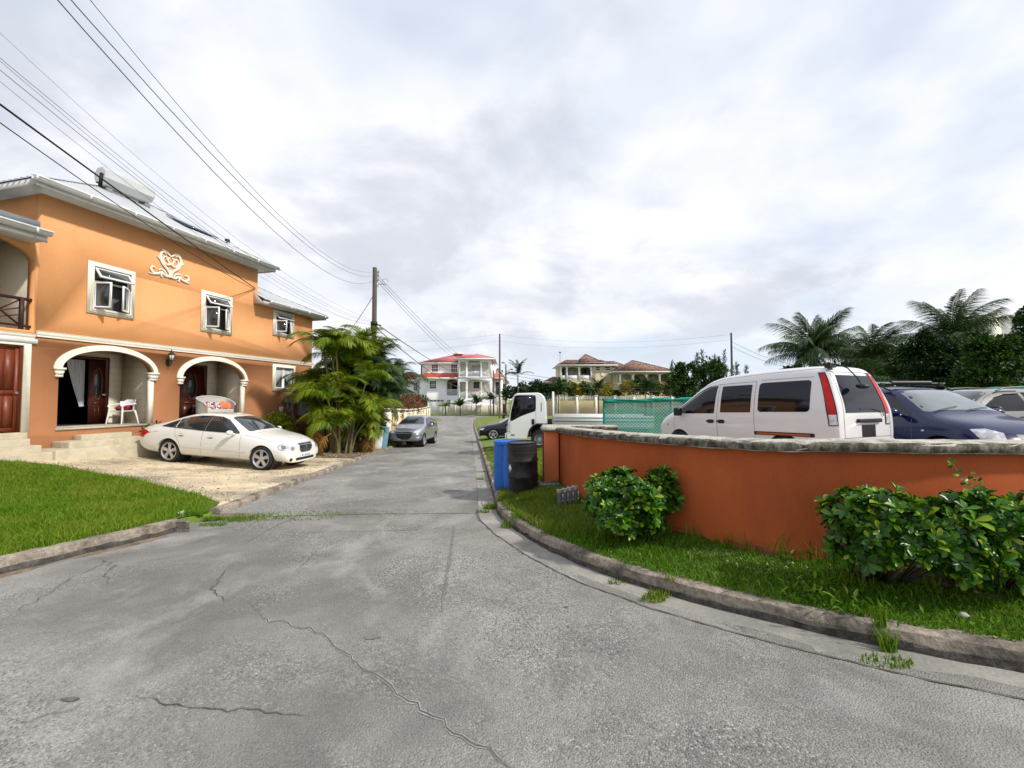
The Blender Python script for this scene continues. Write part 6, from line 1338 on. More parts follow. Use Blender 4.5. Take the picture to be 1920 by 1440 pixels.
win = [(.16, 1.16), (.20, 1.5), (.34, 2.06), (.42, 2.11), (1.18, 2.11), (1.235, 2.06), (1.24, 1.52), (1.02, 1.46), (.6, 1.32), (.24, 1.14)]
def grow(poly, d):
    cx = sum(p[0] for p in poly)/len(poly); cz_ = sum(p[1] for p in poly)/len(poly); return [(cx+(x-cx)*(1+d), cz_+(z-cz_)*(1+d)) for x, z in poly]
on_flank(grow(win, .05), M['black'], 'window_seal', .006, rnd=1); on_flank(win, M['c_glass_d'], 'side_window', .012, rnd=1)
on_flank(rounded(1.09, 1.21, .98, 1.20, .02), M['black'], 'door_handle', .014)
for pts in ([(.13, .62), (.14, 1.1), (.32, 2.10), (.40, 2.14), (1.22, 2.14), (1.27, 2.08), (1.27, 1.0)],):
    o = MB(); L_ = [Vector(flank(a, b, .010)) for a, b in pts]
    for a, b in zip(L_[:-1], L_[1:]): o.bar(a, b, .006, .010)
    o.out('door_gap', M['seam'], truck)
on_flank([(.92, .50), (.97, .72), (1.06, .88), (1.20, .98), (1.32, 1.03), (1.74, 1.03), (1.74, .985), (1.34, .98), (1.24, .94), (1.13, .86), (1.04, .70), (1.0, .50)], M['black'], 'wheel_arch', .02)
on_flank(rounded(.01, .10, .70, 1.10, .02), M['headlamp'], 'corner_lamp', .012); on_flank(rect(.18, .34, .54, .59), M['seam'], 'badge', .010); on_flank(rounded(1.50, 1.53, 1.5, 1.85, .012), M['seam'], 'vent_slot', .010)
# front face pieces
mb = MB(); mb.add([(.075, .12, 1.24), (.075, 1.84, 1.24), (.235, 1.78, 2.02), (.235, .18, 2.02)], [(0, 1, 2, 3)]); mb.v = [(x-.025, y, z) for x, y, z in mb.v]; mb.out('windscreen', M['c_glass'], truck)
MB().box(-.10, -.03, .02, 1.94, .38, .62).out('bumper', M['p_truck'], truck, bevel=.02); MB().box(-.045, -.0, .1, .45, .70, .92).box(-.045, 0, 1.5, 1.86, .70, .92).out('headlight', M['headlamp'], truck, bevel=.02); MB().box(-.035, .0, .5, 1.45, .72, .86).out('grille', M['black'], truck)
mb = MB(); mb.box(-.16, -.06, -.30, -.10, 1.42, 1.80); mb.out('wing_mirror', M['black'], truck, bevel=.03); mb = MB(); mb.tube([(.08, .03, 1.28), (-.10, -.2, 1.26), (-.11, -.2, 1.75), (.18, .03, 1.85)], .014, 6); mb.box(-.18, -.08, -.28, -.12, 1.22, 1.36); mb.out('mirror_arm', M['black'], truck, 50)
def twheel(x, y, R, sg):
    t = bpy.data.objects.new('wheel', None); COL.objects.link(t); t.parent = truck; t.location = (x, y, R)
    mb = MB(); rr = R*.58; h = .11; mb.lathe([(rr, -h), (R-.03, -h), (R, -h*.6), (R, h*.6), (R-.03, h), (rr, h), (rr, -h)], 36, (0, 0, 0), 'y', cap=False); mb.out('tyre', M['rubber'], t, 40)
    mb = MB(); mb.lathe([(rr+.01, sg*h*.9), (rr-.02, sg*h*.9), (rr-.04, sg*h*.2), (.12, sg*h*.2), (.08, sg*h*.8), (0, sg*h*.8)], 28, (0, 0, 0), 'y', cap=False); mb.out('rim', M['meter'], t, 35)
for x in (1.42, 4.6): twheel(x, .16, .38, -1); twheel(x, 1.80, .38, 1)
MB().box(.5, 6.2, .55, .65, .62, .80).box(.5, 6.2, 1.3, 1.4, .62, .80).box(1.1, 1.9, .25, 1.7, .40, .95).out('chassis', M['iron'], truck); MB().box(1.78, 1.98, .10, .5, .95, 1.2).box(2.1, 2.9, .1, .5, .55, .85).out('air_box', M['black'], truck, bevel=.02)
mb = MB(); mb.box(1.98, 2.06, -.02, .03, .95, 2.28); mb.box(1.98, 2.06, 1.93, 1.98, .95, 2.28); mb.box(2.0, 2.04, .03, 1.93, 2.2, 2.27)
for k in range(9): mb.box(2.01, 2.035, .03+k*.21, .12+k*.21, 1.3, 2.2)
mb.out('headboard', M['p_truck'], truck)
MB().box(2.06, 6.3, .0, 1.96, .88, .98).out('bed_floor', M['p_truck'], truck)
mb = MB(); mb.box(2.07, 6.3, -.035, -.002, .84, 1.34); mb.box(2.07, 6.3, 1.962, 1.99, .84, 1.34); mb.box(2.07, 6.3, -.05, -.036, 1.24, 1.30); mb.box(2.07, 6.3, -.05, -.036, .90, .94); mb.out('side_board', M['p_truck'], truck); MB().box(2.07, 6.3, -.046, -.036, 1.10, 1.14).out('board_line', M['meter'], truck)
# ---------------------------------------------------------------- far houses
def sashwin(H_, x0, x1, z0, z1, y, m=M['glass_h'], cols=3, rows=4, nm='window', sill=True, trim=M['white_wall']):
    f = MB(); 
    for k in range(1, cols): x = x0+(x1-x0)*k/cols; f.box(x-.03, x+.03, y-.05, y-.02, z0, z1)
    for k in range(1, rows): z = z0+(z1-z0)*k/rows; w = .03 if k != rows//2 else .06; f.box(x0, x1, y-.049, y-.021, z-w, z+w)
    f.wall([rect(x0-.07, x1+.07, z0-.07, z1+.07), rect(x0, x1, z0, z1)], y-.06, y-.002)
    if sill: f.box(x0-.2, x1+.2, y-.18, y-.0605, z0-.2, z0-.08)
    o = f.out(nm, trim, H_); g = MB(); g.box(x0, x1, y-.018, y-.004, z0, z1); g.out('pane', m, o); return o
def hip(H_, x0, x1, y0, y1, ze, zr, m, ov=.6, nm='roof', fm=M['white_trim'], ridge=None, th=.28):
    x0 -= ov; x1 += ov; y0 -= ov; y1 += ov; w = (y1-y0)/2; rx0, rx1 = (x0+w, x1-w) if ridge is None else ridge; ym = (y0+y1)/2
    if rx0 > rx1: rx0 = rx1 = (x0+x1)/2
    mb = MB(); A = [(x0, y0, ze), (x1, y0, ze), (x1, y1, ze), (x0, y1, ze), (rx0, ym, zr), (rx1, ym, zr)]
    mb.add(A, [(0, 1, 5, 4), (1, 2, 5), (2, 3, 4, 5), (3, 0, 4), (3, 2, 1, 0)]); o = mb.out(nm, m, H_)
    f = MB(); f.box(x0-.02, x1+.02, y0-.12, y0+.02, ze-th, ze-.005); f.box(x0-.12, x0-.021, y0-.1, y1, ze-th, ze-.005); f.box(x1+.021, x1+.12, y0-.1, y1, ze-th, ze-.005); f.box(x0+.0, x1-.0, y0+.021, y1, ze-th+.02, ze-.01); f.out('fascia', fm, o)
    r = MB()
    for a, b in ((0, 4), (1, 5), (4, 5)):
        if (Vector(A[a])-Vector(A[b])).length > .1: r.bar(A[a], A[b], .25, .1)
    r.out('ridge_cap', m, o); return o
Z0 = -1.3
# --- white three-storey house (local x = view x offset in metres at 80 m, z world)
WH = thing('house', 'white three-storey house with red hipped roofs at the end of the road', 'house', (0, 80, 0))
wx = lambda px: (px-960)/10.; wz = lambda py: EYE+(748-py)/10.
def Wb(nm, m, boxes, **k):
    mb = MB()
    for x0, x1, y0, y1, z0, z1 in boxes: mb.box(x0, x1, y0, y1, z0, z1)
    return mb.out(nm, m, WH, **k)
x_l, x_m, x_r = wx(791), wx(862), wx(924)
MB().wall([rect(x_l, x_m+.5, wz(706), wz(680)), rect(wx(809.5), wx(820.5), wz(697), wz(684)), rect(wx(845.7), wx(856.8), wz(697), wz(684))], 0, .3).out('upper_wall', M['white_wall'], WH)
Wb('side_wall', M['white_wall'], [(x_l, x_l+.3, .3, 11, wz(706), wz(680)), (x_r-.2, x_r+.1, .3, 11, Z0, wz(674))])
Wb('rear_wall', M['white_wall'], [(wx(788), x_r, 11, 11.3, Z0, wz(680))])
MB().wall([[(wx(788), wz(778)), (wx(862), wz(778)), (wx(862), wz(710)), (wx(788), wz(710))], rect(wx(807), wx(818.5), wz(728.5), wz(715)), archp(wx(838.5), wx(858.5), wz(741.5), wz(716), wz(711.5)), rect(wx(806), wx(833), wz(777.5), wz(750))], -.6, -.3).out('lower_wall', M['white_wall'], WH)
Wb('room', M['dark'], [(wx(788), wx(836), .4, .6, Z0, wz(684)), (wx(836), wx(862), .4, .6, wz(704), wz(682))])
Wb('garage_door', M['white_trim'], [(wx(806), wx(833), -.42, -.34, wz(777.5), wz(750))]); mb = MB()
for k in range(4): x = wx(807.5)+k*.66; mb.box(x, x+.45, -.45, -.421, wz(752.4), wz(750.6))
mb.out('garage_window', M['glass_h'], WH)
for a, b, c, d, y in ((809.5, 820.5, 684, 697, 0), (845.7, 856.8, 684, 697, 0), (807, 818.5, 715, 728.5, -.6)): sashwin(WH, wx(a), wx(b), wz(d), wz(c), y+.12)
sashwin(WH, wx(840), wx(845), wz(760), wz(750), -.6, cols=2, rows=3, sill=False)
# recess with dark door
Wb('porch_recess', M['yellow_wall'], [(wx(838), wx(859), 1.4, 1.6, wz(742), wz(711)), (wx(838), wx(859), -.3, 1.4, wz(742.5), wz(741.6))]); Wb('recess_door', M['dark'], [(wx(845.5), wx(858), 1.3, 1.39, wz(741), wz(717))])
# projecting balcony bay on the right
bx0, bx1 = wx(862), wx(923)
def bayfront(z0, z1, sill, nm):
    s1 = wx(865.3), wx(876); s2 = wx(879.2), wx(902.4); s3 = wx(905.5), wx(917)
    a = archp(s2[0], s2[1], sill, z1-.75, z1-.12)
    MB().wall([rect(bx0, bx1, z0, z1), rect(s1[0], s1[1], sill, z1-.6), a, rect(s3[0], s3[1], sill, z1-.6)], -2.6, -2.3).out(nm, M['white_wall'], WH)
bayfront(wz(710), wz(675), wz(707.5), 'bay_front'); bayfront(wz(760), wz(711), wz(747), 'bay_front')
Wb('bay_floor', M['white_wall'], [(bx0, bx1, -2.29, 0, wz(708.8), wz(707.6)), (bx0, bx1, -2.29, 0, wz(748), wz(747.05)), (bx0, bx0+.25, -2.29, 0, wz(760), wz(748.1)), (bx1-.25, bx1, -2.29, 0, wz(760), wz(748.1))])
MB().wall([rect(bx0, bx1, wz(747), wz(675)), rect(wx(884.5), wx(900), wz(707.4), wz(685)), rect(wx(888), wx(899), wz(728), wz(716))], -.25, .0).out('inner_wall', M['beige_wall'], WH)
MB().box(wx(884.5), wx(900), -.2, -.1, wz(707.4), wz(685)).out('balcony_door', M['curtain_w'], WH); MB().box(wx(888), wx(899), -.2, -.1, wz(728), wz(716)).out('pane', M['glass_h'], WH)
for zb_, zt_ in ((wz(707), wz(697.5)), (wz(746.5), wz(735.5))):
    for a, b in ((865.3, 876), (879.2, 902.4), (905.5, 917)):
        mb = MB()
        mb.box(wx(a), wx(b), -2.5, -2.42, zt_-.12, zt_); mb.box(wx(a), wx(b), -2.5, -2.42, zb_, zb_+.08); n = int((b-a)/1.5)
        for k in range(n+1): x = wx(a)+(b-a)/10*k/n; mb.box(x-.03, x+.03, -2.48, -2.44, zb_, zt_)
        for k in range(0, n-1, 3): x = wx(a)+(b-a)/10*(k+.5)/n; mb.bar((x, -2.46, zb_+.1), (x+.35, -2.46, zt_-.1), .05)
        mb.out('railing', M['balus'], WH)
mb = MB()
mb.box(wx(838.5), wx(858.5), -.5, -.42, wz(731), wz(730)); 
for k in range(14): x = wx(838.5)+2.0*k/13; mb.box(x-.035, x+.035, -.48, -.44, wz(741.5), wz(731))
mb.out('railing', M['balus'], WH)
Wb('wall_lamp', M['red_lamp'], [(wx(873.5), wx(875), -.40, -.26, wz(685), wz(683))])
# base, stair, retaining wall
Wb('plinth', M['white_wall'], [(bx0, bx1+.6, -2.9, -2.61, Z0, wz(757))]); mb = MB(); mb.prism([(wx(851), Z0), (wx(862), Z0), (wx(862), wz(745)), (wx(851), wz(760))], -1.6, -.61, 'xz'); mb.out('stair_flank', M['white_wall'], WH)
hip(WH, x_l, wx(905), 0, 11, wz(680), wz(659), M['roof_red'], .5, ridge=(wx(846), wx(880)))
hip(WH, bx0-.1, wx(924), -2.6, 8, wz(674), wz(661.5), M['roof_red'], .55, ridge=(wx(890), wx(893)))
mb = MB(); mb.add([(wx(785), -1.7, wz(708.5)), (wx(862), -1.7, wz(708.5)), (wx(862), 0, wz(699.5)), (wx(797), 0, wz(699.5)), (wx(785), 3, wz(708.5))], [(0, 1, 2, 3), (0, 3, 4)]); r_ = mb.out('porch_roof', M['rust'], WH); MB().box(wx(784.5), wx(861.8), -1.8, -1.68, wz(711.5), wz(708.6)).box(wx(784.5), wx(861.8), -1.67, -.31, wz(710.8), wz(709)).out('fascia', M['white_trim'], r_)
Wb('roof_lantern', M['rust'], [(wx(846), wx(861), 4.2, 6.2, wz(664), wz(659.3))]); Wb('lantern_cap', M['white_trim'], [(wx(844), wx(862.5), 4, 6.4, wz(659.2), wz(657.4)), (wx(848), wx(857), 4.5, 6, wz(657.3), wz(656))])
# left wing
LW = [(wx(735), wx(788), 2, 8, Z0, wz(711))]; Wb('wing_wall', M['white_wall'], LW); hip(WH, wx(735), wx(786), 2, 8, wz(711), wz(695), M['roof_red'], .5, ridge=(wx(757), wx(767))); sashwin(WH, wx(771), wx(778), wz(731), wz(717), 2, cols=2)
# right wing with low red roof
Wb('wing_wall', M['white_wall'], [(wx(923), wx(941), 1, 8, Z0, wz(709))]); mb = MB(); mb.add([(wx(920), .2, wz(708)), (wx(944), .2, wz(708)), (wx(932), 4, wz(698)), (wx(920), 4, wz(698)), (wx(944), 8, wz(708))], [(0, 1, 2, 3), (1, 4, 2)]); r_ = mb.out('roof', M['rust'], WH); MB().box(wx(922), wx(944.5), .08, .2, wz(710), wz(708)).out('fascia', M['white_trim'], r_)
MB().box(wx(929), wx(937), .9, .99, wz(740), wz(716)).out('pane', M['glass_h'], WH)
# --- cream house further right, mostly hidden
CH = thing('house', 'narrow cream gabled house between the white house and the street poles', 'house', (0, 92, 0)); k_ = 800/92.
cx = lambda px: (px-960)/k_; cz2 = lambda py: EYE+(748-py)/k_
mb = MB(); mb.prism([(cx(926), Z0), (cx(953), Z0), (cx(953), cz2(716)), (cx(946), cz2(703)), (cx(934), cz2(690)), (cx(922), cz2(700)), (cx(922), Z0)], 0, 8, 'xz'); mb.out('wall', M['cream'], CH)
mb = MB(); mb.bar((cx(921), 0, cz2(700)), (cx(934), 0, cz2(688.5)), .5, 8.4, (0, 1, 0)); mb.v = []; mb.f = []
mb.prism([(cx(919), cz2(702)), (cx(934), cz2(688)), (cx(955), cz2(716)), (cx(955), cz2(718)), (cx(934), cz2(690)), (cx(919), cz2(704))], -.4, 8.4, 'xz'); mb.out('roof', M['white_trim'], CH); MB().box(cx(943), cx(949), -.06, -.005, cz2(742), cz2(720)).box(cx(938), cx(943), -.06, -.005, cz2(700), cz2(694)).out('pane', M['glass_h'], CH)
# retaining wall before the white house
t = thing('retaining_wall', 'low white retaining wall along the foot of the white house', 'wall', (wx(870)*.96, 76.6, -1.28)); f76 = 800/76.6
ux = lambda px: (px-960)/f76; uz = lambda py: EYE+(748-py)/f76
mb = MB(); mb.box(ux(836), ux(950), 76.5, 76.75, -1.35, uz(759.5)); 
for k in range(8): x = ux(838+k*16); mb.box(x-.12, x+.12, 76.45, 76.8, -1.35, uz(758))
mb.out('wall_face', M['beige_wall'], t, world=True)
# --- yellow villa with tiled roofs
VH = thing('house', 'pale yellow villa with brown tiled roofs and arched balconies', 'house', (0, 85, 0)); kv = 800/85.
vx = lambda px: (px-960)/kv; vz = lambda py: EYE+(748-py)/kv
def arches(H_, xs, z0, zs, zc, y, x0, x1, zt, zb, m, nm='arcade'):
    MB().wall([rect(x0, x1, zb, zt)]+[archp(a, b, z0, zs, zc) for a, b in xs], y, y+.3).out(nm, m, H_)
arches(VH, [(vx(1053.5), vx(1061.5)), (vx(1064.3), vx(1084.5)), (vx(1088), vx(1107.5))], vz(712), vz(693), vz(688.3), 0, vx(1050), vx(1109), vz(684), vz(727), M['yellow_wall'])
MB().wall([rect(vx(1109), vx(1150), Z0, vz(684)), rect(vx(1118), vx(1125), vz(694), vz(688)), rect(vx(1135.5), vx(1144), vz(693.5), vz(688))], 0, .3).out('wall', M['yellow_wall'], VH)
MB().wall([rect(vx(1049), vx(1108.9), Z0, vz(713)), archp(vx(1064), vx(1086), Z0+.3, vz(722), vz(719)), rect(vx(1095), vx(1104), vz(724.5), vz(718.5))], .02, .3).out('wall', M['yellow_wall'], VH)
sashwin(VH, vx(1118), vx(1125), vz(694), vz(688), .1, cols=1, rows=2); sashwin(VH, vx(1135.5), vx(1144), vz(693.5), vz(688), .1, cols=1, rows=2); sashwin(VH, vx(1095), vx(1104), vz(724.5), vz(718.5), .1, cols=2, rows=2)
mb = MB(); mb.box(vx(1049), vx(1109), 2.2, 2.4, Z0, vz(684)); mb.box(vx(1050), vx(1150), 8, 8.2, Z0, vz(684)); mb.box(vx(1050), vx(1050)+.3, .31, 8, Z0, vz(684)); mb.box(vx(1147), vx(1150), .31, 8, Z0, vz(684)); mb.box(vx(1050.5), vx(1108.5), .31, 2.2, vz(713.6), vz(713.1)); mb.out('inner_wall', M['yellow_wall'], VH)
MB().box(vx(1070), vx(1079), 2.1, 2.19, vz(713), vz(692)).out('balcony_door', M['curtain_w'], VH); MB().box(vx(1094), vx(1103), 2.1, 2.19, vz(699), vz(690)).box(vx(1058), vx(1061), 2.1, 2.19, vz(703), vz(692)).out('pane', M['glass_h'], VH)
mb = MB()
for a, b in ((1053.5, 1061.5), (1064.3, 1084.5), (1088, 1107.5)): mb.box(vx(a), vx(b), .08, .2, vz(712.8), vz(703.8))
mb.out('parapet', M['balus'], VH); 
for x in (1051.5, 1063, 1086.2, 1108.6): MB().box(vx(x)-.17, vx(x)+.17, -.06, -.002, vz(713), vz(684)).out('column', M['white_wall'], VH)
mb = MB(); mb.lathe([(0, -.10), (.32, -.10), (.34, -.0), (0, .0)], 20, (vx(1130.5), -.003, vz(702.3)), 'y', cap=False); mb.out('satellite_dish', M['white_wall'], VH, 40)
hip(VH, vx(1050), vx(1151), 0, 8.2, vz(684), vz(671.5), M['tiles'], .6, ridge=(vx(1067), vx(1135)), th=.22)
hip(VH, vx(1082), vx(1132), -.0, 6, vz(680), vz(661.5), M['tiles'], .2, ridge=(vx(1102), vx(1104)), th=.05)
# right single-storey-looking block, standing a little nearer
arches(VH, [(vx(1149), vx(1153)), (vx(1156), vx(1175.5)), (vx(1179.5), vx(1199.5)), (vx(1204), vx(1224)), (vx(1228), vx(1243.5)), (vx(1246), vx(1249.5))], vz(727), vz(707), vz(703), -3.5, vx(1148), vx(1251.5), vz(699), vz(733), M['yellow_wall'])
mb = MB(); mb.box(vx(1148), vx(1251), -.5, -.3, Z0, vz(699)); mb.box(vx(1251)-.3, vx(1251.5), -3.2, 5, Z0, vz(699)); mb.box(vx(1148), vx(1251), -3.5, -3.3, Z0, vz(733.1)); mb.out('inner_wall', M['yellow_wall'], VH)
mb = MB(); 
for a, b in ((1153, 1204),): mb.box(vx(a-3), vx(b+46), -3.62, -3.51, vz(728), vz(720))
mb.out('parapet', M['balus'], VH)
for x in (1154.5, 1177.5, 1201.8, 1226, 1245, 1250.5): MB().box(vx(x)-.17, vx(x)+.17, -3.58, -3.502, vz(720), vz(703)).out('column', M['white_wall'], VH)
MB().box(vx(1165), vx(1174), -.6, -.51, vz(720), vz(707)).box(vx(1207), vx(1222), -.6, -.51, vz(716), vz(706)).box(vx(1182), vx(1186), -.6, -.51, vz(718), vz(706)).out('pane', M['curtain_w'], VH); MB().box(vx(1190), vx(1199), -.6, -.51, vz(719), vz(705)).box(vx(1233), vx(1239), -.6, -.51, vz(713), vz(706)).out('pane', M['glass_h'], VH)
hip(VH, vx(1149), vx(1251), -3.6, 5, vz(698.5), vz(675), M['tiles'], .7, ridge=(vx(1187.5), vx(1190)), th=.22)
hip(VH, vx(1120), vx(1185), 3, 9, vz(685), vz(672.5), M['tiles'], .2, ridge=(vx(1138), vx(1165)), th=.05)
mb = MB(); mb.box(vx(1025), vx(1048), 3, 9, Z0, vz(714)); mb.out('annex_wall', M['beige_wall'], VH); hip(VH, vx(1027), vx(1049), 3, 9, vz(714), vz(704), M['tiles'], .5, ridge=(vx(1042), vx(1048)), th=.2)
# tan boundary wall with balusters in front of the villa
t = thing('boundary_wall', 'long tan wall topped with white balusters before the yellow villa', 'wall', (12, 70, -1.4)); k7 = 800/70.; ex = lambda px: (px-960)/k7; ez = lambda py: EYE+(748-py)/k7
MB().box(ex(1000), ex(1420), 69.9, 70.1, -1.5, ez(751)).out('wall_face', M['tan_wall'], t, world=True); mb = MB()
xs = ex(1000); 
while xs < ex(1420): mb.box(xs-.04, xs+.04, 69.95, 70.05, ez(750.8), ez(744.6)); xs += .26
mb.box(ex(1000), ex(1420), 69.93, 70.07, ez(744.5), ez(743.6)); mb.out('baluster', M['balus'], t, world=True)
for k in range(12):
    x = ex(1046+k*35.5); mb = MB(); mb.box(x-.2, x+.2, 69.8, 70.2, -1.5, ez(743)); mb.box(x-.27, x+.27, 69.75, 70.25, ez(742.9), ez(741.5)); mb.out('pier', M['cream'], t, world=True)
# grey far building at the right above the trees
t = thing('house', 'flat grey-white concrete house top showing above the trees at the right', 'house', (0, 60, 0)); k6 = 800/60.; jx = lambda px: (px-960)/k6; jz = lambda py: EYE+(748-py)/k6
MB().box(jx(1862), jx(1990), 0, 10, -1, jz(588)).out('wall', M['fascia'], t); MB().box(jx(1858), jx(1876), -.4, .0, -1, jz(586)).out('pillar', M['cream'], t); MB().box(jx(1660), jx(1740), 2, 8, -1, jz(650)).out('wall', M['beige_wall'], t); MB().box(jx(1655), jx(1742), 1.5, 8.5, jz(650), jz(642)).out('roof', M['fascia'], t)

# ---------------------------------------------------------------- buff boundary wall and croton hedge on the left
bw0 = Vector((-6.62, 22.7)); bw1 = Vector((-9.75, 50.0))
t = thing('boundary_wall', 'buff yellow boundary wall with cream piers along the left of the road', 'wall', (-7.5, 33, -1.1))
d_ = (bw1-bw0); L_ = d_.length; d_.normalize(); n_ = Vector((-d_.y, d_.x)); npan = 9
def wz_(y): return float(RZ(y))+.12
for k in range(npan):
    a = bw0+d_*(L_*k/npan); b = bw0+d_*(L_*(k+1)/npan); za = wz_((a.y+b.y)/2); mb = MB(); mb.bar((a.x, a.y, za+.78), (b.x, b.y, za+.78), .15, 1.66); mb.out('panel', M['boundary'], t, world=True)
    mb = MB(); mb.bar((a.x, a.y, za+1.64), (b.x, b.y, za+1.64), .22, .06); mb.out('panel_coping', M['cream'], t, world=True)
for k in range(npan+1):
    a = bw0+d_*(L_*k/npan); z = wz_(a.y); mb = MB(); mb.M = Matrix.Translation((a.x, a.y, z)) @ Matrix.Rotation(math.atan2(d_.y, d_.x), 4, 'Z'); mb.box(-.17, .17, -.17, .17, -.2, 1.82); mb.box(-.22, .22, -.22, .22, 1.80, 1.86); mb.box(-.26, .26, -.26, .26, 1.862, 1.93); mb.out('pier', M['cream'], t, world=True)
a = bw0; b = Vector((-7.9, 23.1)); za = wz_(23); mb = MB(); mb.bar((a.x-.16, a.y, za+.78), (b.x, b.y, za+.78), .15, 1.66); mb.out('panel', M['boundary'], t, world=True)
mb = MB(); mb.M = Matrix.Translation((b.x, b.y, za)); mb.box(-.17, .17, -.17, .17, -.2, 1.82); mb.box(-.26, .26, -.26, .26, 1.822, 1.93); mb.out('pier', M['cream'], t, world=True)
for i in range(7):
    y = 26.5+i*3.5; x = bw0.x+d_.x*(y-bw0.y)/d_.y-.9; z = wz_(y); t = thing('hedge', ['bushy red and bronze croton hedge rising behind the buff wall, nearest the silver crossover', 'bronze croton hedge behind the buff wall, second from the crossover', 'reddish croton hedge behind the middle of the buff wall', 'red-brown croton hedge behind the buff wall, fourth from the crossover', 'bronze croton hedge near the far end of the buff wall', 'darker croton hedge at the far end of the buff wall', 'last dark rounded shrub at the far corner of the buff wall'][i], 'hedge', (x, y, z), 0, 'croton hedge behind the buff wall')
    crown('foliage', [(x, y-1, z+2.05, .8, 1.4, .95), (x, y+1, z+2.1, .8, 1.5, .95), (x+.2, y, z+1.6, .7, 2, .9)], 2600 if i < 3 else 1500, .17 if i < 3 else .22, .08 if i < 3 else .12, M['bronze'] if i < 5 else (M['bronze'] if i == 5 else M['dark_leaf']), t, 100+i)
    mb = MB(); mb.tube([(x, y, z), (x, y, z+2)], .05, 6); mb.out('stem', M['trunk'], t, world=True)
# ---------------------------------------------------------------- palms
def frond_mesh(name, seed, L=1.9, arch=.9, droop=.35, nl=34, ll=.42, lw=.035, tw=.55, sway=.0, vee=.6, mat_=None):
    """one feather frond, growing from the origin along +x and arching over"""
    r = np.random.RandomState(seed); t = np.linspace(0, 1, 16); ang = arch*(1-t*1.0)-droop*3.0*t**1.6; ds = L/15
    xz = np.cumsum(np.stack([np.cos(ang), np.sin(ang)], -1)*ds, 0); xz -= xz[0]; yy = sway*t**2*L
    pts = [Vector((a, y, b)) for (a, b), y in zip(xz, yy)]
    mb = MB(); mb.tube(pts, [.020*(1-.8*k)+.002 for k in t], 4, cap=False); nv = len(mb.v)
    C = []; D = []; Nn = []; Ls = []
    for k in range(nl):
        u = .16+.84*(k+.5)/nl; f = u*15; i = min(int(f), 14); p = pts[i].lerp(pts[i+1], f-i); tg = (pts[i+1]-pts[i]).normalized(); sd = Vector((0, 1, 0)); up = sd.cross(tg)*-1
        for sg in (1, -1):
            d = tg*(.55+.25*u+r.randn()*.06)+sd*sg*(.9-.2*u)+up*vee*(.55-.5*u)+Vector((0, 0, -.12+r.randn()*.12)); l = ll*(math.sin(math.pi*min(1, .14+.86*u)**.8)**.6*.85+.2)*(1+r.randn()*.08)
            C.append(p); D.append(d); Nn.append(up+tg*.1+sd*r.randn()*.2); Ls.append(l)
    C = np.array([tuple(c) for c in C]); D = np.array([tuple(c) for c in D]); D /= np.linalg.norm(D, axis=1, keepdims=True); Nn = np.array([tuple(c) for c in Nn]); Ls = np.array(Ls)
    X = np.cross(D, Nn); X /= np.linalg.norm(X, axis=1, keepdims=True); w = lw/2*(.7+.3*Ls/ll); n = len(C); V = np.zeros((n, 7, 3)); dn = np.array([0, 0, -1.])
    for j, (a, b, g) in enumerate(((0, .5, 0), (.35, 1, .02), (.72, .75, tw*.45))):
        c = C+D*(Ls*a)[:, None]+dn*(Ls*g*a)[:, None]; V[:, 2*j] = c+X*(w*b)[:, None]; V[:, 2*j+1] = c-X*(w*b)[:, None]
    V[:, 6] = C+D*(Ls*.97)[:, None]+dn*(Ls*tw)[:, None]
    i = np.arange(n)[:, None]*7+nv; F = [tuple(q) for q in np.concatenate([i+np.array([[0, 2, 3, 1]]), i+np.array([[2, 4, 5, 3]])])]+[tuple(q) for q in i+np.array([[4, 6, 5]])]
    V = np.vstack([np.array(mb.v), V.reshape(-1, 3)]); return mesh_np(name, V, mb.f+F)
def areca(label, base, spread, stems, hts, nf, seed, m, L=1.7, group='palm clumps beside the road', dead=2, seeds=4):
    r = random.Random(seed); t = thing('areca_palm', label, 'palm', base, 0, group)
    fm = [frond_mesh('frond', seed+k, L*(.85+.1*k), 1.0-.1*k, .36+.06*k, 66, .47, .026, .75, r.uniform(-.25, .25)) for k in range(seeds)]; fmd = frond_mesh('frond', seed+9, L*.8, .2, .8, 24, .36, .04, .5)
    for f_ in fm: f_.materials.append(m)
    fmd.materials.append(M['dead'])
    for k in range(stems):
        a = r.uniform(0, 6.28); q = math.sqrt(r.random()); x = math.cos(a)*spread[0]*q; y = math.sin(a)*spread[1]*q; h = r.uniform(*hts); lx = x*r.uniform(.3, .8); ly = y*.4
        mb = MB(); mb.tube([(x*.45, y*.45, -.05), (x*.6+lx*.2, y*.6, h*.5), (x+lx*.5, y+ly, h)], [.05, .042, .032], 7)
        for j in range(int(h/.14)): z = .1+j*.14; u = z/h
        st = mb.out('stem', M['stem'], t, 60)
        top = Vector((x+lx*.5, y+ly, h)); n = nf+r.randint(-1, 1)
        for j in range(n):
            me = r.choice(fm); o = bpy.data.objects.new('frond', me); COL.objects.link(o); o.parent = t; o.location = top+Vector((0, 0, -.12+.1*r.random())); az = 2*math.pi*j/n+r.uniform(-.4, .4); el = r.uniform(.15, 1.3); o.rotation_euler = (r.uniform(-.5, .5), -el, az); s_ = r.uniform(.75, 1.1); o.scale = (s_, s_, s_)
        if k < dead: o = bpy.data.objects.new('frond', fmd); COL.objects.link(o); o.parent = t; o.location = top+Vector((0, 0, -.2)); o.rotation_euler = (0, .5, r.uniform(3.5, 5.5)); o['label'] = 'withered orange frond hanging down'
    return t
q = P(610, 838, 18.2); areca('bright green areca palm clump nearest the orange house, with an orange dead frond', (q.x, q.y, hg(q.x, q.y)), (.75, .7), 11, (1.2, 4.3), 8, 3, M['areca'], 1.65, dead=2)
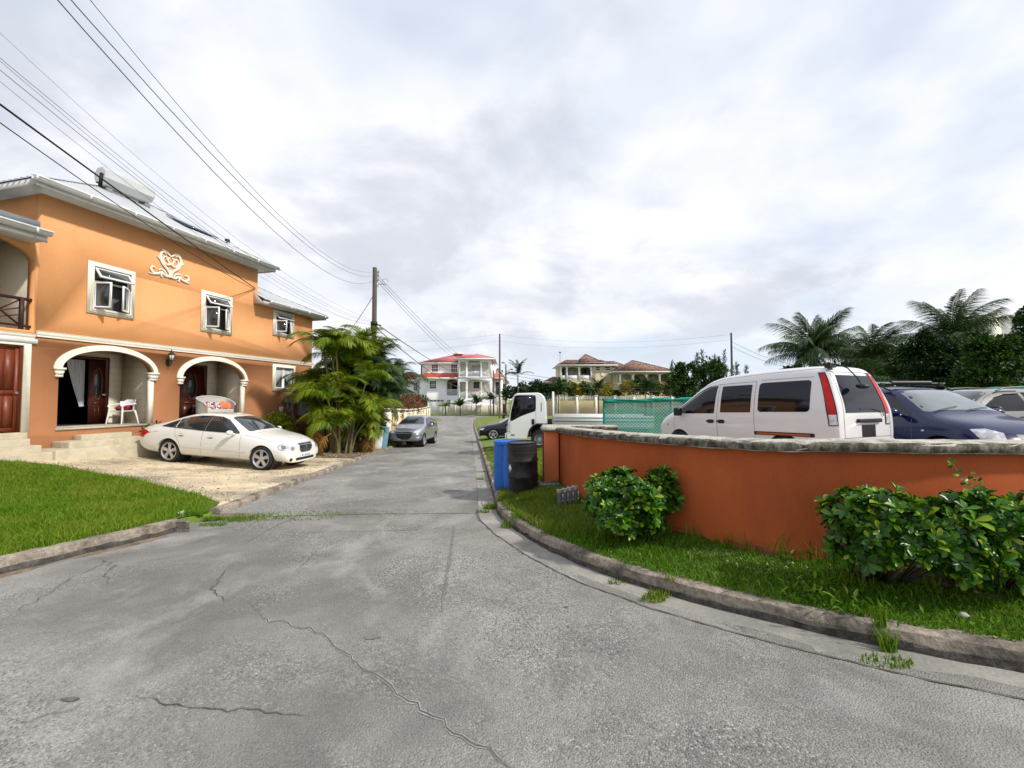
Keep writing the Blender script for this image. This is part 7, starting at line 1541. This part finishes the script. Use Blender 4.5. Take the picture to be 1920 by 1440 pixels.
q = P(640, 838, 17.6); areca('tall green areca palm clump in the middle of the roadside bed', (q.x, q.y, hg(q.x, q.y)), (.85, .6), 15, (1.0, 4.3), 8, 5, M['areca'], 1.7, dead=2)
q = P(690, 838, 19.6); areca('darker arching palm clump around the foot of the wooden pole', (q.x, q.y, hg(q.x, q.y)), (.6, .7), 12, (1.6, 3.9), 8, 8, M['areca_d'], 2.0, dead=1)
q = P(672, 838, 18.8); areca('low yellowish palm clump in front between the tall clump and the barrels', (q.x, q.y, hg(q.x, q.y)), (.5, .4), 5, (.5, 1.6), 6, 12, M['areca'], 1.2, dead=2)
q = P(735, 838, 23.8); areca('dark palm clump drooping over the buff wall behind the pole', (q.x-.4, q.y, hg(q.x, q.y)), (.7, .6), 10, (2.0, 4.0), 9, 14, M['areca_d'], 2.1, dead=1)
q = P(655, 838, 23.5); areca('dark palm crowns rising behind the green clumps', (q.x, q.y, hg(q.x, q.y)), (1.4, .6), 7, (2.8, 4.5), 7, 17, M['areca_d'], 1.9, dead=0)
def coco(label, px, Y, ztop, trunk_h, nf, L, seed, m, rot=0, lift=(.1, 1.1), group='coconut palms', ll=.7):
    p = P(px, 748, Y); zb = hg(p.x, p.y); t = thing('coconut_palm', label, 'palm', (p.x, p.y, zb), 0, group); r = random.Random(seed); H_ = ztop-zb
    fm = [frond_mesh('frond', seed+k, L*(.9+.08*k), .35, .10+.07*k, 64, ll, .045, 1.1, .1*k-.1, .15) for k in range(4)]
    for f_ in fm: f_.materials.append(m)
    mb = MB(); mb.tube([(0, 0, -.1), (.1, 0, H_*.5), (.02, 0, H_)], [.17, .13, .12], 9); mb.out('trunk', M['trunk'], t, 60)
    for j in range(nf):
        o = bpy.data.objects.new('frond', r.choice(fm)); COL.objects.link(o); o.parent = t; o.location = (0.02, 0, H_-.05); az = 2*math.pi*j/nf+r.uniform(-.3, .3)+rot; el = r.uniform(*lift); o.rotation_euler = (r.uniform(-.4, .4), -el, az); s_ = r.uniform(.8, 1.1); o.scale = (s_, s_, s_)
    return t
coco('leftmost big coconut palm behind the white van', 1530, 30, P(0, 668, 30).z, 5, 34, 3.6, 21, M['coco'], lift=(-.25, 1.3))
coco('slim upright coconut palm right of the big palm behind the van', 1636, 28, P(0, 682, 28).z, 5, 14, 3.1, 25, M['coco'], lift=(.35, 1.4))
coco('highest coconut palm, its windblown fronds above the dark trees', 1792, 27, P(0, 645, 27).z, 6, 17, 3.5, 47, M['coco'], rot=.3, lift=(.1, 1.3), ll=.8)
coco('ragged pale coconut palm among the dark trees', 1700, 24, P(0, 716, 24).z, 5, 10, 2.6, 33, M['areca_d'], lift=(-.1, .8))
for i, (px, Y, pt, nf, L, lab, m) in enumerate([(1047, 62, 736, 14, 2.3, 'small green palm before the tan wall, the leftmost of the row', 'areca_d'), (1122, 62, 731, 16, 2.5, 'small green palm before the tan wall, right of the truck headboard', 'areca_d'), (1210, 60, 733, 14, 2.3, 'small green palm before the tan wall, just above the teal fence', 'areca_d'), (971, 66, 706, 11, 3.0, 'tall thin palm behind the truck cab', 'areca_d'),
      (863, 73.5, 764, 12, 1.6, 'short stubby palm before the white retaining wall, left one', 'areca_d'), (893, 73.5, 760, 14, 1.8, 'short stubby palm before the white retaining wall, middle one', 'areca_d'), (920, 74, 752, 12, 2.0, 'short stubby palm before the white retaining wall beside the grey pole', 'areca_d'), (835, 74, 763, 8, 1.1, 'small thin palm at the corner of the garage', 'areca')]):
    p = P(px, pt, Y); zb = hg(p.x, p.y); t = thing('small_palm', lab, 'palm', (p.x, p.y, zb), 0, 'small palms in front of the far walls'); r = random.Random(i); me = [frond_mesh('frond', 50+i*3+k, L*(1.35 if i in (4, 5, 6, 7) else 1.1), .6, .25, 18, .55, .12, .6) for k in range(2)]
    for f_ in me: f_.materials.append(M[m])
    mb = MB(); mb.tube([(0, 0, -.1), (0, 0, p.z-zb)], [.11, .08], 7); mb.out('trunk', M['trunk'], t, 60)
    for j in range(nf): o = bpy.data.objects.new('frond', r.choice(me)); COL.objects.link(o); o.parent = t; o.location = (0, 0, p.z-zb); o.rotation_euler = (r.uniform(-.3, .3), -r.uniform(.1, 1.2), 6.283*j/nf+r.uniform(-.3, .3)); s_ = r.uniform(.7, 1.05); o.scale = (s_, s_, s_)
# ---------------------------------------------------------------- broadleaf trees and bushes
def tree(name, label, px, Y, lobes, n, l, w, m, seed, cat='tree', group=None, trunk=.16, stemn=5, zmin=-.6):
    p = P(px, 748, Y); zb = hg(p.x, p.y); k = Y/800.; L_ = []
    for (lx, ly, rx, rz, *dy) in lobes:
        q = P(lx, ly, Y+(dy[0] if dy else 0)); L_.append((q.x, q.y, q.z, rx*k, max(rx, rz)*k*.8, rz*k))
    t = thing(name, label, cat, (p.x, p.y, zb), 0, group); crown('crown' if cat == 'tree' else 'foliage', L_, n, l, w, m, t, seed, zmin=zmin)
    mb = MB(); 
    for q in L_[:stemn+3]: b = Vector((p.x, p.y, zb-.1)); e = Vector(q[:3]); mid = b.lerp(e, .55)+Vector((0, 0, (e.z-b.z)*.08)); mb.tube([b, b.lerp(mid, .5)*1.0, mid, e], [trunk, trunk*.8, trunk*.5, trunk*.15], 7)
    mb.out('trunk' if cat == 'tree' else 'stem', M['trunk'], t, 60, world=True); return t
tree('tree', 'dense dark green tree standing right of the yellow villa', 1310, 44, [(1290, 705, 28, 22), (1330, 700, 26, 24), (1355, 715, 22, 22), (1270, 722, 22, 22), (1312, 735, 45, 24), (1278, 690, 12, 8), (1340, 688, 14, 10)], 9000, .26, .15, M['mid_leaf'], 201)
tree('tree', 'broad dark tree mass behind the white van roof', 1560, 33, [(1690, 668, 24, 20), (1655, 680, 30, 22), (1500, 712, 40, 26), (1560, 706, 45, 26), (1620, 700, 40, 26), (1660, 706, 34, 30), (1450, 732, 30, 20), (1590, 735, 70, 26), (1690, 690, 26, 24)], 11000, .24, .13, M['dark_leaf'], 202)
tree('tree', 'dark round tree below the highest palm at the right', 1745, 21, [(1735, 632, 14, 12), (1722, 655, 26, 22), (1760, 662, 34, 26), (1795, 655, 28, 22), (1740, 690, 44, 34), (1790, 695, 40, 34), (1700, 700, 26, 28), (1765, 730, 60, 22)], 15000, .16, .085, M['dark_leaf'], 203)
tree('tree', 'leafy dark tree at the right edge reaching above the beige crossover', 1870, 18, [(1838, 655, 26, 22), (1880, 650, 28, 24), (1932, 596, 20, 18), (1930, 650, 34, 30), (1870, 670, 40, 34), (1830, 700, 30, 30), (1900, 705, 40, 30), (1945, 620, 26, 30), (1850, 725, 40, 20)], 16000, .15, .08, M['mid_leaf'], 204)
tree('tree', 'dark tree filling the gap between the two right-hand trees', 1815, 24, [(1800, 670, 34, 34), (1830, 655, 30, 26), (1820, 700, 40, 34), (1780, 720, 40, 24)], 8000, .19, .10, M['dark_leaf'], 205)
tree('tree', 'small dark tree left of the yellow villa near the thin palm', 995, 71.5, [(985, 732, 18, 12), (1005, 730, 18, 14), (1025, 732, 18, 12), (960, 738, 18, 14), (1040, 734, 14, 10), (995, 742, 40, 10)], 5000, .34, .2, M['dark_leaf'], 206)
tree('tree', 'dark shrubby tree far left behind the palm clumps', 560, 30, [(565, 735, 30, 30), (600, 725, 30, 30), (640, 735, 30, 34), (680, 740, 30, 30), (720, 755, 26, 22)], 5000, .3, .16, M['dark_leaf'], 207)
vl = [(1035, 728, 16, 10, 'golden'), (1062, 726, 16, 12, 'dark'), (1082, 729, 14, 9, 'golden'), (1100, 728, 14, 10, 'dark'), (1134, 730, 15, 12, 'golden'), (1177, 725, 12, 10, 'golden'), (1196, 727, 14, 12, 'dark'), (1222, 724, 16, 12, 'dark'), (1242, 727, 14, 11, 'golden'), (1262, 730, 16, 14, 'dark'), (1010, 726, 16, 12, 'dark'), (1400, 740, 26, 14, 'dark'), (1150, 737, 10, 6, 'dark')]
lab = ['golden bush above the left end of the tan wall', 'dark green bush between the first golden bushes above the tan wall', 'small golden-green bush left of the second small palm', 'dark bush behind the second small palm', 'golden-tipped bush right of the second small palm', 'bright yellow bush before the villa balcony', 'dark bush beside the bright yellow bush', 'dark green bush before the middle villa arches', 'golden bush at the right corner of the villa', 'dark bush between the villa and the dense tree', 'dark bush left of the golden bush above the tan wall', 'dark bush right of the dense tree by the far pole', 'low dark bush under the villa wall plaque']
for i, (px, py, rx, rz, kd) in enumerate(vl): tree('bush', lab[i], px, 73, [(px-rx*.4, py, rx*.7, rz), (px+rx*.4, py+1, rx*.7, rz*.9), (px, py+8, rx, rz)], 1300, .34, .2, M['gold_leaf' if kd == 'golden' else 'mid_leaf'], 220+i, 'bush', 'bushes behind the tan wall', .08, 2)
# bare grey casuarina tops
for i, (px, top) in enumerate([(1256, 680), (1303, 665), (1313, 660), (1336, 668), (1344, 672), (1354, 660), (1370, 690), (1378, 684), (1395, 688)]):
    p = P(px, top, 58); zb = hg(p.x, p.y); t = thing('casuarina', ['thin bare casuarina at the right corner of the villa', 'thin casuarina, left of the tall pair above the dense tree', 'tallest thin casuarina of the left pair above the dense tree', 'short casuarina in the middle above the dense tree', 'second short casuarina above the dense tree', 'tall casuarina at the right above the dense tree', 'short casuarina just left of the far wooden pole', 'thin casuarina just right of the far wooden pole', 'last low casuarina right of the far pole'][i], 'tree', (p.x, p.y, zb), 0, 'thin grey casuarinas on the skyline')
    mb = MB(); mb.tube([(0, 0, 0), (.05, 0, (p.z-zb)*.6), (.25, 0, p.z-zb)], [.08, .06, .02], 5); mb.out('trunk', M['trunk'], t)
    r = np.random.RandomState(i+300); n = 260; z = zb+(p.z-zb)*(.35+.65*r.rand(n)); f = (p.z-z)/(p.z-zb); C = np.stack([p.x+.2+r.randn(n)*.55*f-.2*f, p.y+r.randn(n)*.4*f, z], -1); D = r.randn(n, 3)*.5+np.array([.35, 0, 1.])
    leaf_mesh('crown', [leaves(C, D, r.randn(n, 3), .5, .06, i)], M['bluegum'], t, True)
# yellow bush, small plants by the house
def bushat(name, label, s, d, h, lobes, n, l, w, m, seed, cat='bush'):
    b = hw(s, d, 0); b.z = hg(b.x, b.y) if h is None else h; t = thing(name, label, cat, b); L_ = []
    for (a, c, z, r1, r2) in lobes: q = hw(s+a, d+c, b.z+z); L_.append((q.x, q.y, q.z, r1, r1, r2))
    crown('foliage', L_, n, l, w, m, t, seed); mb = MB()
    for q in L_: mb.tube([b, Vector(q[:3])], [.02, .008], 5)
    mb.out('stem', M['trunk'], t, world=True); return t
bushat('bush', 'rounded yellow-green bush against the brown wall behind the sedan', 7.15, -.75, None, [(-.35, 0, 1.0, .42, .45), (.3, .05, 1.05, .42, .42), (0, -.1, .65, .6, .5), (.5, 0, .7, .35, .4), (-.1, 0, 1.25, .3, .28)], 4200, .085, .05, M['shrub_y'], 301)
bushat('potted_plant', 'small leafy plant beside the rear of the sedan on the step', 2.55, -.55, None, [(0, 0, .72, .26, .22), (.15, 0, .55, .2, .2)], 350, .11, .045, M['mid_leaf'], 302, 'plant')
bushat('plant', 'leafy green plant between the two porch arches behind the sedan', 3.6, -.45, None, [(0, 0, .78, .32, .22), (.35, 0, .85, .3, .25), (.75, 0, .82, .25, .2), (-.3, 0, .55, .25, .2)], 800, .11, .045, M['mid_leaf'], 303, 'plant')
bushat('bush', 'dark leafy bush at the foot of the electrical cabinet', 9.6, -1.0, None, [(0, 0, .7, .6, .6), (.7, 0, .9, .6, .6), (-.5, -.3, .45, .4, .4)], 3000, .12, .06, M['dark_leaf'], 304)
bushat('bush', 'yellowish low bush below the palms beside the grey slab', 8.9, -2.0, None, [(0, 0, .3, .45, .3), (.6, 0, .4, .4, .35)], 1500, .1, .05, M['shrub_y'], 305)
q = P(716, 838, 20); tree('bush', 'low dark shrub growing between the palm stems and the barrels', 700, 22.3, [(690, 800, 16, 26), (712, 806, 12, 20), (660, 800, 30, 30), (620, 800, 26, 30), (590, 795, 22, 26)], 5000, .15, .07, M['dark_leaf'], 306, 'bush', None, .04)
tree('bush', 'bright green weeds by the kerb in front of the crossover wheel', 727, 22.3, [(725, 830, 9, 9), (733, 834, 8, 6), (720, 836, 9, 6)], 900, .14, .04, M['grass'] and M['shrub_y'], 307, 'bush', None, .02)
# slab, pot and rail under the palms
b = hw(9.0, -1.6, 0); t = thing('slab', 'dark grey concrete slab edge under the palms beyond the sedan', 'slab', (b.x, b.y, hg(b.x, b.y)), HA); MB().box(-1.0, 2.2, -.15, .9, -.1, .14).out('slab_body', M['slab'], t, bevel=.02)
b = hw(8.15, -.9, 0); t = thing('flower_pot', 'pale weathered flower pot by the house wall under the meters', 'pot', (b.x, b.y, hg(b.x, b.y))); mb = MB(); mb.lathe([(0, 0), (.13, 0), (.19, .30), (.21, .32), (.21, .38), (.17, .38), (.16, .33), (0, .33)], 16, cap=False); mb.out('pot', M['conc'], t, 40)
b = hw(8.5, -3.0, 0); t = thing('edging_strip', 'thin pale concrete edging strip across the grass beyond the sedan', 'edging', (b.x, b.y, hg(b.x, b.y)), HA); MB().box(-1.6, 2.4, -.05, .05, -.05, .06).out('strip', M['conc'], t)
# ---------------------------------------------------------------- poles and cables
def pole(label, px, Y, top, r0, r1, extra=None, m=M['pole'], lean=0):
    p = P(px, top, Y); zb = hg(p.x, p.y); t = thing('utility_pole', label, 'pole', (p.x+lean, p.y, zb)); mb = MB(); mb.tube([(0, 0, -.3), (-lean, 0, p.z-zb)], [r0, r1], 12); mb.out('shaft', m, t, 40); return t, p, zb
t, p, zb = pole('weathered wooden utility pole rising out of the palm clump', 703, 20.5, 502, .135, .105)
for i, z in enumerate((512, 518.5, 526)):
    q = P(703, z, 20.5)-Vector((p.x, p.y, zb)); mb = MB(); mb.bar((.0, 0, q.z), (.20, 0, q.z), .03); mb.lathe([(0, -.05), (.035, -.05), (.045, 0), (.035, .05), (0, .05)], 10, (.17, 0, q.z+.06)); mb.out('insulator', M['meter'], t, 40)
q = P(703, 607, 20.5)-Vector((p.x, p.y, zb)); mb = MB(); mb.lathe([(.13, -.1), (.15, -.1), (.15, .1), (.13, .1)], 14, (0, 0, q.z)); mb.bar((0, -.1, q.z), (.35, -.1, q.z-.1), .05); mb.box(-.16, -.1, -.06, .06, q.z-.3, q.z+.1); mb.out('bracket', M['iron'], t)
mb = MB(); q2 = P(722, 533, 20.5)-Vector((p.x, p.y, zb)); mb.tube([(.05, 0, q2.z-.2), (.2, 0, q2.z), (q2.x, 0, q2.z+.02)], .015, 6); mb.tube([(q2.x+.15*math.cos(a), 0, q2.z+.12+.15*math.sin(a)) for a in [k*math.pi/8 for k in range(15)]], .009, 5); mb.out('cable_loop', M['cable'], t)
t, p36, z36 = pole('tall thin grey utility pole on the grass behind the truck cab', 937, 56, 626, .14, .10, m=M['pole'])
t, p25, z25 = pole('short utility pole with a white service box by the retaining wall', 925.5, 74, 694, .14, .11)
MB().box(-.45, .25, -.25, .1, P(0, 738, 74).z-z25-.35, P(0, 738, 74).z-z25+.2).out('service_box', M['cream'], t)
t, p48, z48 = pole('street light pole with two lamp heads right of the tall grey pole', 948.5, 72, 684, .14, .11)
for sx, px_, py_ in ((-1, 944.5, 680), (1, 958.5, 692.5)):
    q = P(px_, py_, 72)-Vector((p48.x, p48.y, z48)); mb = MB(); mb.tube([(0, 0, q.z-.6), (q.x*.6, 0, q.z-.1), (q.x, 0, q.z)], .04, 6); mb.out('lamp_arm', M['cable'], t); mb = MB(); mb.ball((q.x+sx*.1, 0, q.z), .28, 10, .5); mb.out('lamp_head', M['meter'], t, True)
t, p71, z71 = pole('far wooden pole standing above the dense tree on the right', 1371, 42, 624, .12, .085)
t, p50, z50 = pole('thin far mast beside the yellow villa roof', 1050, 90, 660, .05, .04, m=M['cable']); MB().box(-.2, .2, -.1, .1, P(0, 661, 90).z-z50-.1, P(0, 661, 90).z-z50+.15).out('antenna', M['cable'], t)
WR = [0]
def wire(label, a, b, sag, r, m=M['cable'], n=28, group='overhead cables'):
    a = Vector(a); b = Vector(b); pts = [a.lerp(b, i/n)-Vector((0, 0, 4*sag*(i/n)*(1-i/n))) for i in range(n+1)]; mb = MB(); mb.tube(pts, r, 6); o = mb.out('cable', m, None, True); return tagit(o, label, 'cable', group)
wire('lowest of the three cables running from the wooden pole top to the upper left', (-6.72, 20.5, 7.21), (-1.6, -10.58, 8.83), 3.17, .0055)
wire('middle of the three cables running from the wooden pole top to the upper left', (-6.73, 20.5, 7.45), (-1.99, -10.1, 8.24), 2.64, .0055)
wire('highest of the three cables running from the wooden pole top to the upper left', (-6.73, 20.5, 7.66), (-3.84, -1.68, 7.13), 1.71, .0045)
for lab, a, b, s_ in (('highest thin cable of the bundle crossing above the orange house', (-6.65, 20.5, 5.26), (-11.9, .75, 13.41), 1.91), ('second thin cable of the bundle crossing above the orange house', (-6.65, 20.5, 5.21), (-6.2, -9.88, 11.02), 2.36), ('third thin cable of the bundle crossing above the orange house', (-6.65, 20.5, 5.16), (-8.49, -5.84, 12.19), 2.45), ('fourth thin cable of the bundle crossing above the orange house', (-6.65, 20.5, 5.11), (-3.86, -14, 10.72), 2.82), ('lowest thin cable of the bundle crossing above the orange house', (-6.65, 20.5, 5.05), (-8.85, -8.59, 13.99), 3.14)): wire(lab, a, b, s_, .0035)
he = hw(6.66, -.02, 6.03); A_ = P(0, 190, 6.5); dA = (A_-he); wire('thick black service cable reaching the orange house wall', he, he+dA*1.35, .06, .017, M['cable_b']); A_ = P(0, 204, 6.5); he2 = hw(6.64, -.02, 5.98); wire('thinner black cable just below the thick one on the orange house', he2, he2+(A_-he2)*1.35, .28, .009, M['cable_b'])
q = P(188, 338, 9.62); t = thing('cable_clamp', 'black clamp joining the two black cables before the solar tank', 'clamp', q); mb = MB(); mb.bar((-.0, 0, -.14), (.03, 0, .17), .05); mb.tube([(0, 0, -.08), (-.09, 0, -.04)], .02, 6); mb.tube([(0, 0, -.1), (.08, 0, -.16), (.14, 0, -.22)], .012, 6); mb.out('clamp', M['cable_b'], t)
# cables on to the far poles
for i, (dy, dx) in enumerate(((0, 0), (.25, .1), (.5, .2))): wire(['lowest', 'middle', 'highest'][i]+' of three cables from the wooden pole down to the white house', P(706, 526-6*i, 20.5), P(925+i*3, 712-6*i, 74), 1.3, .010)
wire('upper dark cable from the pole bracket towards the street lights', P(706, 607, 20.5), P(925, 712, 74), 1.2, .022); wire('lower dark cable from the pole bracket towards the street lights', P(706, 615, 20.5), P(925, 716, 74), 2.2, .022)
wire('cable stay from the pole down into the palms', P(703, 549, 20.5), P(640, 640, 21.5), .12, .014)
wire('upper faint skyline cable left of the tall grey pole', P(936, 627, 56), P(640, 640, 62), .5, .008); wire('lower faint skyline cable left of the tall grey pole', P(936, 639, 56), P(640, 655, 62), .7, .008)
wire('upper faint skyline cable between the far poles', P(937, 627, 56), P(1371, 627, 42), .9, .007); wire('lower faint skyline cable between the far poles', P(937, 639, 56), P(1371, 637, 42), .9, .007)
for i in range(3): wire(['upper', 'middle', 'lower'][i]+' dark cable running right from the street light pole past the villa', P(949, 696+6*i, 72), P(1420, 722+4*i, 66), 1.2, .03, M['cable'])
for i in range(2): wire(['upper', 'lower'][i]+' dark cable leaving the far wooden pole towards the van', P(1371, 640+9*i, 42), P(1700, 676+4*i, 34), 1.6, .015)
# ---------------------------------------------------------------- teal fence
fp = [Vector((3.02, 14.0)), Vector((5.6, 13.9)), Vector((8.4, 13.8)), Vector((11.2, 13.2)), Vector((14.2, 12.6)), Vector((18, 12.2))]
t = thing('mesh_fence', 'chain-link fence hung with teal shade cloth behind the white van', 'fence', (3.02, 14, hg(3.02, 14)))
tops = [1.46, 1.50, 1.56, 1.64, 1.80, 1.9]; m = M['net']; tr_, n_, b_, ln_ = nodes_of(m)
co = n_.new('ShaderNodeTexCoord'); s3 = n_.new('ShaderNodeSeparateXYZ'); ln_(co.outputs['Object'], s3.inputs[0])
def tri_(a, b, op):
    q = n_.new('ShaderNodeMath'); q.operation = op; ln_(a, q.inputs[0]); ln_(b, q.inputs[1]); w_ = n_.new('ShaderNodeMath'); w_.operation = 'PINGPONG'; ln_(q.outputs[0], w_.inputs[0]); w_.inputs[1].default_value = .055; r_ = n_.new('ShaderNodeMath'); r_.operation = 'LESS_THAN'; ln_(w_.outputs[0], r_.inputs[0]); r_.inputs[1].default_value = .008; return r_.outputs[0]
o1 = tri_(s3.outputs[0], s3.outputs[2], 'ADD'); o2 = tri_(s3.outputs[0], s3.outputs[2], 'SUBTRACT'); mx_2 = n_.new('ShaderNodeMath'); mx_2.operation = 'MAXIMUM'; ln_(o1, mx_2.inputs[0]); ln_(o2, mx_2.inputs[1])
cm = n_.new('ShaderNodeMix'); cm.data_type = 'RGBA'; ln_(mx_2.outputs[0], cm.inputs[0]); old = b_.inputs['Base Color'].links[0].from_socket; ln_(old, cm.inputs[6]); cm.inputs[7].default_value = (.26, .40, .36, 1); ln_(cm.outputs[2], b_.inputs['Base Color'])
tp = n_.new('ShaderNodeBsdfTransparent'); ms = n_.new('ShaderNodeMixShader'); ms.inputs[0].default_value = .16; op_ = n_['Material Output']; ln_(b_.outputs[0], ms.inputs[1]); ln_(tp.outputs[0], ms.inputs[2]); ln_(ms.outputs[0], op_.inputs[0])
PLf = resample(np.array([tuple(p) for p in fp]), .2); tz = np.interp(PLf[:, 0], [p.x for p in fp], tops)
mb = MB(); n = len(PLf); r = np.random.RandomState(7)
V = [(x, y, hg(x, y)-.02) for x, y in PLf]+[(x, y+.02*math.sin(x*3), z-.03) for (x, y), z in zip(PLf, tz)]; mb.add(V, [(i, i+1, n+i+1, n+i) for i in range(n-1)]); mb.out('shade_cloth', m, t, True, world=True)
mb = MB()
for k in range(3): mb.tube([(x, y-.03+.03*math.sin(x*2.3+k*2), z-.03+.035*math.sin(x*1.7+k*2.1)) for (x, y), z in zip(PLf, tz)], [.035+.018*math.sin(i*.9+k) for i in range(n)], 8)
mb.out('bunched_cloth', M['net_roll'], t, True, world=True)
for p, z in zip(fp, tops): mb = MB(); mb.tube([(p.x, p.y+.03, hg(p.x, p.y)-.1), (p.x, p.y+.03, z+.05)], .04, 8); mb.out('fence_post', M['net_roll'], t, 40, world=True)
# small things
for nm in ('shell', 'cut'):
    for me in list(bpy.data.meshes):
        if me.users == 0: bpy.data.meshes.remove(me)
